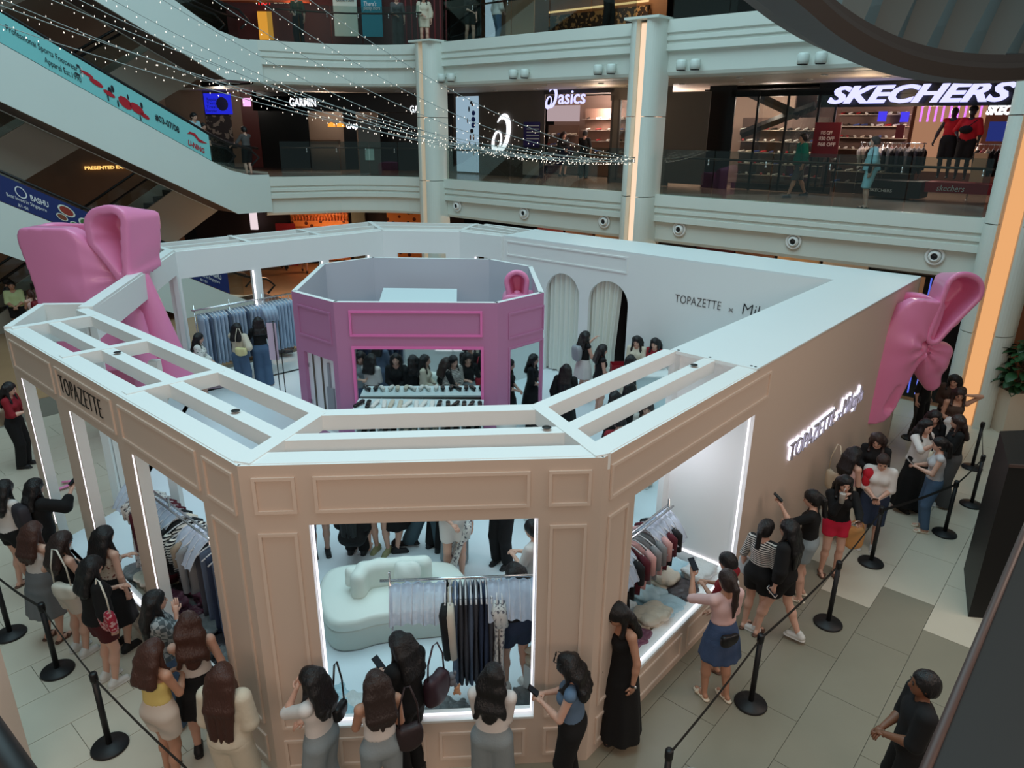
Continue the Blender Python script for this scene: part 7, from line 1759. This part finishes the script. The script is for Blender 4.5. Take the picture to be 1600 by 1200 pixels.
add_phone(r, J, 'l', 'black phone held up by the woman in light denim shorts'); bag(r, J, (.22, -.04, .92), (.22, .10, .18), mat('bag_grey_green', (116, 124, 118), .6), 'grey green shoulder bag of the woman in light denim shorts', mat('bag_grey_green', (116, 124, 118), .6))
r, J = person('woman in a black sweater and bright red shorts sipping from a cup', head(1324, 733, 1.60), 190, ps(r='chin', l='fwd', nod=14), ('long', TBLK), ('hotpants', SHR), ('long-s', 'k'), ('sandal', SDB), res=R1, ht=1.60)
c = on_person(r, J, (.06, .22, 1.36)); e = empty('drink_cup', c, 'clear plastic cup at the lips of the woman in red shorts', 'cup', None, 0, local=True); mb = MB(); mb.lathe([(.032, -.07), (.042, .07), (.044, .075)], n=16); mb.build('cup_body', mat('cup_clear', (210, 206, 200), .2, alpha=.8), e); mb = MB(); mb.rod((0, 0, .07), (.01, -.02, .16), .005, 6); mb.build('straw', TWHT, e)
add_phone(r, J, 'l', 'phone held out by the woman in the black sweater and red shorts')
bag(r, J, (-.26, .02, .66), (.26, .14, .34), mat('bag_kraft', (192, 138, 82), .7), 'tan paper carrier behind the woman in red shorts', mat('bag_kraft', (192, 138, 82), .7), strap_len=.1)
r, J = person('woman with black hair and a thin strapped pale top leaning by the sign wall', head(1335, 690, 1.60), 70, ps(r='low', l='low', nod=20), ('tank', TPNK), ('skirt', TCRM), ('long-m', 'k'), ('sandal', SDC), res=R1, ht=1.60)
bag(r, J, (-.22, -.05, .95), (.30, .10, .32), mat('bag_cream', (200, 186, 160), .7), 'cream canvas bag on the shoulder of the woman by the sign wall', mat('bag_cream', (200, 186, 160), .7))
r, J = person('short haired person in white polo with red shoulder looking at a phone', head(1384, 696, 1.62), 205, ps(r='low', l='low', nod=32), ('polo', TWHT), ('knee', DEND), ('short', 'b'), ('shoe', SNW), res=R1, ht=1.62)
c = on_person(r, J, (.10, .10, 1.20)); q = on_person(r, J, (.15, .02, 1.27)); 
add_phone(r, J, 'l', 'phone held by the person in the white and red polo')
e = empty('red_jacket', q, 'red cloth draped over the shoulder of the white polo', 'jacket', None, r.rotation_euler.z, local=True); mb = MB(); mb.ell((0, 0, -.02), (.085, .11, .12), None, 14, 10); mb.ell((.02, .05, -.12), (.06, .06, .13), None, 12, 8); mb.build('cloth', mat('top_bright_red', (186, 26, 44), .85), e)
r, J = person('woman with wavy brown hair in a dark off-shoulder top looking down at her phone', head(1376, 664, 1.62), 215, ps(r='phone', l='phone', nod=30), ('off', TBLK), ('slacks', TBLK), ('wavy-s', 'b'), ('shoe', SNB), res=R1)
add_phone(r, J, 'r', 'black phone held by the woman in the dark off-shoulder top')
r, J = person('woman with curly black hair, white tee and long black skirt holding up a paper bag', head(1447, 645, 1.64), 160, ps(r='up', l='phone', nod=10), ('tee', TWHT), ('maxi', TBLK), ('wavy-s', 'k'), ('shoe', SNB), res=R1, ht=1.66, belly=.04)
bag(r, J, (.24, .46, 1.20), (.22, .08, .24), mat('bag_paper_cream', (216, 206, 184), .7), 'cream printed paper bag held up by the woman in the long black skirt', TBLK, strap_len=.10)
r, J = person('woman in a sleeveless pale vest and blue jeans holding a small camera', head(1476, 672, 1.62), -70, ps(r='phone', l='phone', nod=12), ('vest', mat('vest_pale', (186, 184, 186), .85)), ('jeans', JEAN), ('tail-s', 'k'), ('sandal', SDC), res=R1)
add_phone(r, J, 'l', 'pale phone held between two women near the far end of the queue', col=TWHT)
r, J = person('woman in black long sleeves and grey trousers, rightmost in the queue', head(1504, 638, 1.64), -70, ps(r='phone', l='phone', nod=14), ('long', TBLK), ('wide', GRYT), ('long-s', 'b'), ('shoe', SNW), res=R1, ht=1.66)
add_phone(r, J, 'r', 'phone held by the rightmost woman in the queue')
person('woman with straight black hair half hidden behind the woman with curly hair', head(1462, 628, 1.62), 200, ps(r='low', l='low'), ('tee', TBLK), ('slacks', TBLK), ('long-m', 'k'), ('shoe', SNB), res=R1)
r, J = person('woman in a brown camisole with a white shirt on her arm, touching her hair', head(1500, 592, 1.64), 200, ps(r='belly', l='hair', nod=22), ('tank', TBRN), ('slacks', TBLK), ('long-s', 'b'), ('shoe', SNW), res=R1, skin='b', ht=1.64)
e = empty('white_shirt', on_person(r, J, (.05, .20, 1.02)), 'white shirt hanging over the arm of the woman in the brown camisole', 'shirt', None, 0, local=True)
F = Field((-.2, -.15, -.4), (.2, .15, .12), .02); F.ell((0, 0, 0), (.16, .08, .07)); F.cone((-.05, 0, 0), (-.08, 0, -.30), .07, .08, .04); F.cone((.06, 0, 0), (.08, 0, -.2), .06, .06, .04); X, Y, Z = F.xyz((slice(None),)*3); F.F = (F.F+.008*np.sin(40*X+8*Z)+0*Y).astype(np.float32)
V, Q = F.nets(); me = fast_mesh('cloth', V, Q); me.materials.append(TWHT); o = bpy.data.objects.new('cloth', me); COL.objects.link(o); o.parent = e
person('woman in a brown jacket looking down at the far end of the queue', head(1494, 571, 1.62), 225, ps(r='belly', l='belly', nod=24), ('loose', TBRN), ('slacks', TBLK), ('long-s', 'k'), ('shoe', SNB), res=R2)
person('person in black trousers mostly hidden behind the right pink bow', feet(1430, 668), 150, ps(r='down', l='down'), ('tee', TBLK), ('slacks', TBLK), ('short', 'k'), ('shoe', SNB))
person('security guard with short black hair in a black tee, hands folded, at the lower right', head(1462, 1042, 1.72), -75, ps(r='low', l='low', nod=2), ('polo', TBLK), ('slacks', TBLK), ('short', 'k'), ('shoe', SNB), male=True, res=R1, skin='c', ht=1.72)
# ---------- inside the pavilion
Z0 = .03
def vin(px, py):
    p = atv(px, py, 12.30); return (p[0], p[1], Z0)
print('denim women head z', atv(364, 494, 12.3)[2])
def hin(px, py, ht): return head(px, py, ht, Z0)
person('woman with long black hair and a floral white blouse at the denim rail', vin(300, 503), 75, ps(r='low', l='low', nod=14), ('puff', FLW), ('skirt', TWHT), ('long-m', 'k'), ('shoe', SNW), res=R1, ht=1.64)
r, J = person('woman in a cream blouse and blue jeans reaching for the denim', vin(364, 494), 10, ps(l='fwd', r='bag', nod=2), ('puff', TCRM), ('wide', JEAN), ('long-s', 'k'), ('shoe', SNW), res=R1, ht=1.68)
bag(r, J, (.14, -.18, 1.02), (.28, .12, .20), mat('bag_yellow_cream', (214, 204, 150), .6), 'pale yellow crossbody bag of the woman in the cream blouse', TCRM)
person('woman in black tee and blue jeans at the denim rail', vin(398, 488), -25, ps(l='fwd', r='down', nod=4), ('tee', TBLK), ('wide', JEAN), ('long-s', 'k'), ('shoe', SNW), res=R1, ht=1.72)
person('woman in black with long black hair sitting behind the sofa, seen through the front window', at(560, 895, .0)[:2]+(Z0-.38,), 5, ps(r='low', l='low', sit=1), ('loose', TBLK), ('slacks', TBLK), ('long-x', 'k'), None, res=R1, ht=1.64)
person('person with bare legs and clogs standing behind the sofa', feet(603, 866, Z0), 200, ps(r='low', l='low'), ('loose', TBLK), ('hotpants', TBLK), ('long-s', 'k'), ('shoe', mat('clog_olive', (150, 150, 110), .6)), res=R1)
person('person with bare legs standing left of the sofa, behind the front window', feet(508, 872, Z0), 160, ps(r='low', l='low'), ('tee', TWHT), ('shorts', TBLK), ('long-s', 'k'), ('shoe', SNB), res=R1)
person('person in dark teal trousers and striped black sneakers behind the sofa', feet(672, 856, Z0), 120, ps(r='down', l='phone', legs='walk'), ('tee', TBLK), ('wide', mat('trousers_teal_grey', (66, 88, 98), .85)), ('long-s', 'b'), ('shoe', SNB), res=R1)
r, J = person('person in long pale blue jeans behind the sofa, beside a red bag', feet(716, 878, Z0), 10, ps(r='down', l='phone'), ('tee', TBLK), ('wide', JEANL), ('long-m', 'k'), ('shoe', SNW), res=R1)
bag(r, J, (.26, .0, .92), (.22, .12, .28), mat('bag_red', (150, 24, 44), .6), 'red bag beside the person in long pale blue jeans', mat('bag_red', (150, 24, 44), .6))
r, J = person('person in black holding up a grey lace dress on a hanger behind the front window', feet(790, 882, Z0), 215, ps(r='fwd', l='fwd', nod=24), ('tee', TBLK), ('slacks', TBLK), ('bob', 'k'), ('shoe', SNB), res=R1)
garment('dress', FLOR, on_person(r, J, (.18, .52, 1.15)), .3, 'grey lace dress on a hanger held up by the person in black', 'held garments', 2, .3)
person('woman in black top and dark blue shorts behind the front window rail', feet(815, 1074, Z0), -30, ps(r='fwd', l='fwd', nod=20, legs='contra'), ('tee', TBLK), ('shorts', DEND), ('long-s', 'k'), ('shoe', SNW), res=R1, ht=1.62)
person('person in a white top at the right edge of the front window', feet(842, 990, Z0), -60, ps(r='phone', l='phone'), ('tee', TWHT), ('jeans', JEAN), ('tail-s', 'k'), ('shoe', SNW), res=R1)
r, J = person('woman with backpack and white skirt in front of the cream curtains', hin(912, 517, 1.70), 60, ps(r='phone', l='up', nod=6), ('vest', TBLK), ('mini', TWHT), ('long-s', 'k'), ('shoe', SNW), res=R1, ht=1.70)
backpack(r, J, mat('bag_silver', (150, 154, 160), .4), 'silver grey backpack on the woman in the white skirt')
person('woman in a black sleeveless dress with a printed tote near the curtains', hin(938, 537, 1.66), 80, ps(r='low', l='down', nod=12), ('vest', TBLK), ('shorts', TBLK), ('long-s', 'k'), ('shoe', SNW), res=R1, ht=1.66)
person('woman in loose black with long black hair seen from behind near the open roof corner', hin(884, 570, 1.64), 15, ps(r='low', l='down', nod=6), ('loose', TBLK), ('skirt', TBLK), ('long-l', 'k'), ('shoe', SNB), res=R1, ht=1.64)
person('cashier with long black hair and a cream top behind the white counter', hin(995, 521, 1.66), 205, ps(r='low', l='low', nod=24), ('tee', TCRM), ('slacks', TBLK), ('long-m', 'k'), ('shoe', SNB), res=R1, ht=1.66)
person('cashier with long dark hair and a dark red top, right one behind the counter', hin(1024, 524, 1.66), 215, ps(r='low', l='low', nod=20), ('tee', TRED), ('slacks', TBLK), ('long-s', 'k'), ('shoe', SNB), res=R1, ht=1.66)
person('customer in black with black hair facing the cashiers', hin(985, 553, 1.64), 10, ps(r='fwd', l='low', nod=8), ('tee', TBLK), ('skirt', TCRM), ('long-s', 'k'), ('shoe', SNB), res=R1, ht=1.64)
person('customer with dark hair standing just behind the inner roof beam on the right', hin(984, 593, 1.64), -20, ps(r='low', l='low', nod=8), ('tee', TBLK), ('skirt', TBLK), ('long-s', 'k'), ('shoe', SNB), res=R1)
person('customer with dark hair, second from the inner roof beam on the right', hin(962, 610, 1.62), -15, ps(r='low', l='low', nod=8), ('tee', TBLK), ('skirt', TBLK), ('long-m', 'k'), ('shoe', SNB), res=R1)
r, J = person('person in a dark red tee with white drawstrings seen through the right roof beams', hin(968, 648, 1.66), 160, ps(r='low', l='low', nod=26), ('loose', TRED), ('slacks', TBLK), ('short', 'k'), ('shoe', SNB), res=R1, ht=1.66)
r, J = person('person in pale top with white paper bag between the right roof beams', hin(1012, 622, 1.64), 190, ps(r='low', l='down', nod=16), ('tee', mat('top_pale_check', (180, 176, 168), .85)), ('wide', TCRM), ('long-s', 'b'), ('shoe', SNW), res=R1)
bag(r, J, (.28, .18, 1.05), (.24, .08, .30), mat('bag_paper_white', (214, 212, 204), .7), 'white paper bag with a small dark mark between the right roof beams', None)
# shoppers in front of the pink mirror (seen in it)
MY = PA.y
def mir(px, py, ht):
    p = at(px, py, Z0+ht*.985); return (p[0], 2*MY-p[1]-.04, Z0)
person('woman in pale denim checking her phone, reflected at the mirror left', mir(568, 556, 1.66), 20, ps(r='phone', l='phone', nod=24), ('loose', JEANL), ('wide', JEAN), ('long-s', 'k'), ('shoe', SNW), ht=1.66)
person('woman in black facing the pink framed mirror, reflected left of its middle', mir(624, 560, 1.66), 3, ps(r='low', l='low', nod=4), ('long', TBLK), ('slacks', TBLK), ('long-m', 'k'), ('shoe', SNB), ht=1.66)
person('woman in cream off-shoulder top turned sideways, reflected in the mirror middle', mir(668, 562, 1.66), 80, ps(r='low', l='low', nod=4), ('off', TCRM), ('skirt', TBLK), ('long-m', 'k'), ('shoe', SNB), ht=1.66)
person('woman in striped shirt looking at shoes, reflected right of the mirror middle', mir(712, 562, 1.66), 40, ps(r='belly', l='low', nod=16), ('loose', STP), ('slacks', TBLK), ('long-s', 'k'), ('shoe', SNB), ht=1.66)
person('person in black tee and white shorts, reflected at the mirror right end', mir(742, 540, 1.72), 170, ps(r='low', l='down'), ('tee', TBLK), ('shorts', TWHT), ('short', 'k'), ('shoe', SNW), ht=1.72)
person('woman in dark denim further back, reflected beside the left edge of the pink framed mirror', mir(600, 535, 1.66), 150, ps(r='phone', l='phone'), ('tee', DEN), ('wide', DEN), ('long-s', 'k'), ('shoe', SNW), ht=1.66)
r, J = person('woman in beige shirt with canvas tote, reflected in the right pink facet', (P(3.2, 3.3)[0], P(3.2, 3.3)[1], Z0), -30, ps(r='chin', l='bag', nod=4), ('loose', TCRM), ('shorts', TCRM), ('long-m', 'b'), ('shoe', SNW), ht=1.66)
bag(r, J, (-.22, -.1, .92), (.30, .10, .34), mat('bag_canvas', (206, 198, 176), .7), 'canvas tote bag on the shoulder of the woman in the beige shirt', mat('bag_canvas', (206, 198, 176), .7))
# ---------- mall behind
person('person in black walking behind the pavilion, left of the back posts', feet(441, 428), 160, ps(r='down', l='down', legs='walk'), ('tee', TBLK), ('slacks', TBLK), ('short', 'k'), ('shoe', SNB))
person('person in black walking behind the pavilion, right of the back post', feet(473, 432), 160, ps(r='down', l='down', legs='walk'), ('loose', TBLK), ('skirt', TBLK), ('long-s', 'k'), ('shoe', SNB))
r, J = person('man in a pale lime tee with a black strap under the lowest escalator', head(14, 458, 1.72), 150, ps(r='low', l='low', nod=4), ('tee', TLIME), ('shorts', TBLK), ('short', 'k'), ('shoe', SNB), male=True, skin='b', ht=1.74)
r, J = person('woman with red-brown hair and a dark red backpack under the lowest escalator', head(44, 470, 1.62), -60, ps(r='low', l='chin', nod=8), ('tank', TPNK), ('shorts', TBLK), ('tail-s', 'r'), ('shoe', SNB)); backpack(r, J, mat('bag_dark_red', (120, 20, 34), .6), 'dark red backpack under the lowest escalator')
G2 = 4.3-.02
person('man in a teal green shirt and grey shorts walking along the level two gallery', feet(1237, 300, G2), -88, ps(r='down', l='down', legs='walk', nod=0), ('loose', TGRN), ('knee', GRYT), ('short', 'k'), ('shoe', SNB), male=True, skin='b', ht=1.70, belly=.05)
r, J = person('older man in light blue with a face mask at the level two railing', feet(1345, 314, G2), -70, ps(r='low', l='down', nod=4), ('polo', TLBL), ('knee', TLBL), ('short', 'g'), ('sandal', SNB), male=True, ht=1.66, belly=.05)
c = on_person(r, J, J['H']((0, .095, 1.465))); e = empty('face_mask', c, 'white face mask on the older man in light blue', 'mask', None, r.rotation_euler.z, local=True); mb = MB(); mb.ell((0, 0, 0), (.055, .022, .045), None, 10, 8); mb.build('mask_cloth', TWHT, e)
bag(r, J, (-.2, .05, .92), (.20, .08, .22), mat('bag_black', (20, 18, 20), .4), 'black crossbody bag of the older man in light blue', mat('bag_black', (20, 18, 20), .4), strap_len=.5)
p = aty(292, 208, 23.6); person('young man in a light blue tee leaning on the handrail of the middle escalator', (P(7.0, 20.95)[0], P(7.0, 20.95)[1], 4.72), 110, ps(r='rail', l='low', nod=14), ('tee', TLBL), ('slacks', TBLK), ('short', 'k'), ('shoe', SNB), male=True, ht=1.70)
person('dark haired person behind the young man on the middle escalator', (P(7.45, 21.3)[0], P(7.45, 21.3)[1], 4.50), 120, ps(r='low', l='low'), ('tee', TBLK), ('slacks', TBLK), ('short', 'k'), ('shoe', SNB), ht=1.62)
person('person in a grey tee and dark shorts scratching the face at the escalator landing', (P(8.9, 21.2)[0], P(8.9, 21.2)[1], 4.34), -60, ps(r='face', l='rail', nod=12), ('tee', GRYT), ('knee', TBLK), ('short', 'k'), ('shoe', SNB), ht=1.68)
G3 = 8.60
for (px, u, face, top, bot, hr, lab) in ((722, 14.0, 150, ('tee', TBLK), ('shorts', TBLK), ('short', 'k'), 'person in black shorts behind the upper glass railing, right of the left pillar'), (765, 14.4, 60, ('loose', TWHT), ('jeans', JEAN), ('tail-s', 'k'), 'person in a white top and jeans behind the upper glass railing'),
        (938, 13.9, 120, ('tee', DEND), ('slacks', TBLK), ('short', 'k'), 'person in dark clothes behind the upper glass railing, left of the middle pillar')):
    c = atu(px, 30, u); person(lab, (c[0], c[1], G3), face, ps(r='low', l='down', legs='contra'), top, bot, hr, ('shoe', SNB), ht=1.68)
for (px, Y, face, top, bot, hr, lab) in ((650, 26.9, 170, ('loose', TCRM), ('shorts', TCRM), ('long-s', 'k'), 'woman in a pale outfit behind the upper railing, left of the left pillar'), (608, 27.0, 170, ('tee', GRYT), ('wide', GRYT), ('short', 'k'), 'person in grey behind the upper railing beside the red slats'),
        (452, 26.9, 190, ('tee', mat('tee_olive', (70, 74, 56), .85)), ('slacks', TBLK), ('short', 'k'), 'person in an olive tee behind the upper railing under the neon sign')):
    c = aty(px, 20, Y); person(lab, (c[0], c[1], G3), face, ps(r='low', l='down'), top, bot, hr, ('shoe', SNB), ht=1.68)
for (u, lab, m) in ((4.6, 'person in dark red on the topmost escalator', TRED), (5.6, 'person in black on the topmost escalator', TBLK)):
    c = P(u, 20.9); person(lab, (c[0], c[1], 8.7+(7.3-u)*SLP), 120, ps(r='low', l='low'), ('tee', m), ('slacks', TBLK), ('short', 'k'), ('shoe', SNB), ht=1.68)
c = at(970, 205, 4.3); p = atu(905, 240, 18.0); person('person in a black tee inside the grey shoe shop entrance', (p[0], p[1], 4.3), 20, ps(r='down', l='fwd'), ('tee', TBLK), ('slacks', TBLK), ('short', 'k'), ('shoe', SNB), ht=1.70)
p = atu(872, 240, 18.2); person('person in dark clothes with a dark hat inside the grey shoe shop', (p[0], p[1], 4.3), 160, ps(r='low', l='low'), ('loose', TBLK), ('skirt', TBLK), ('long-s', 'b'), ('shoe', SNB), ht=1.66)
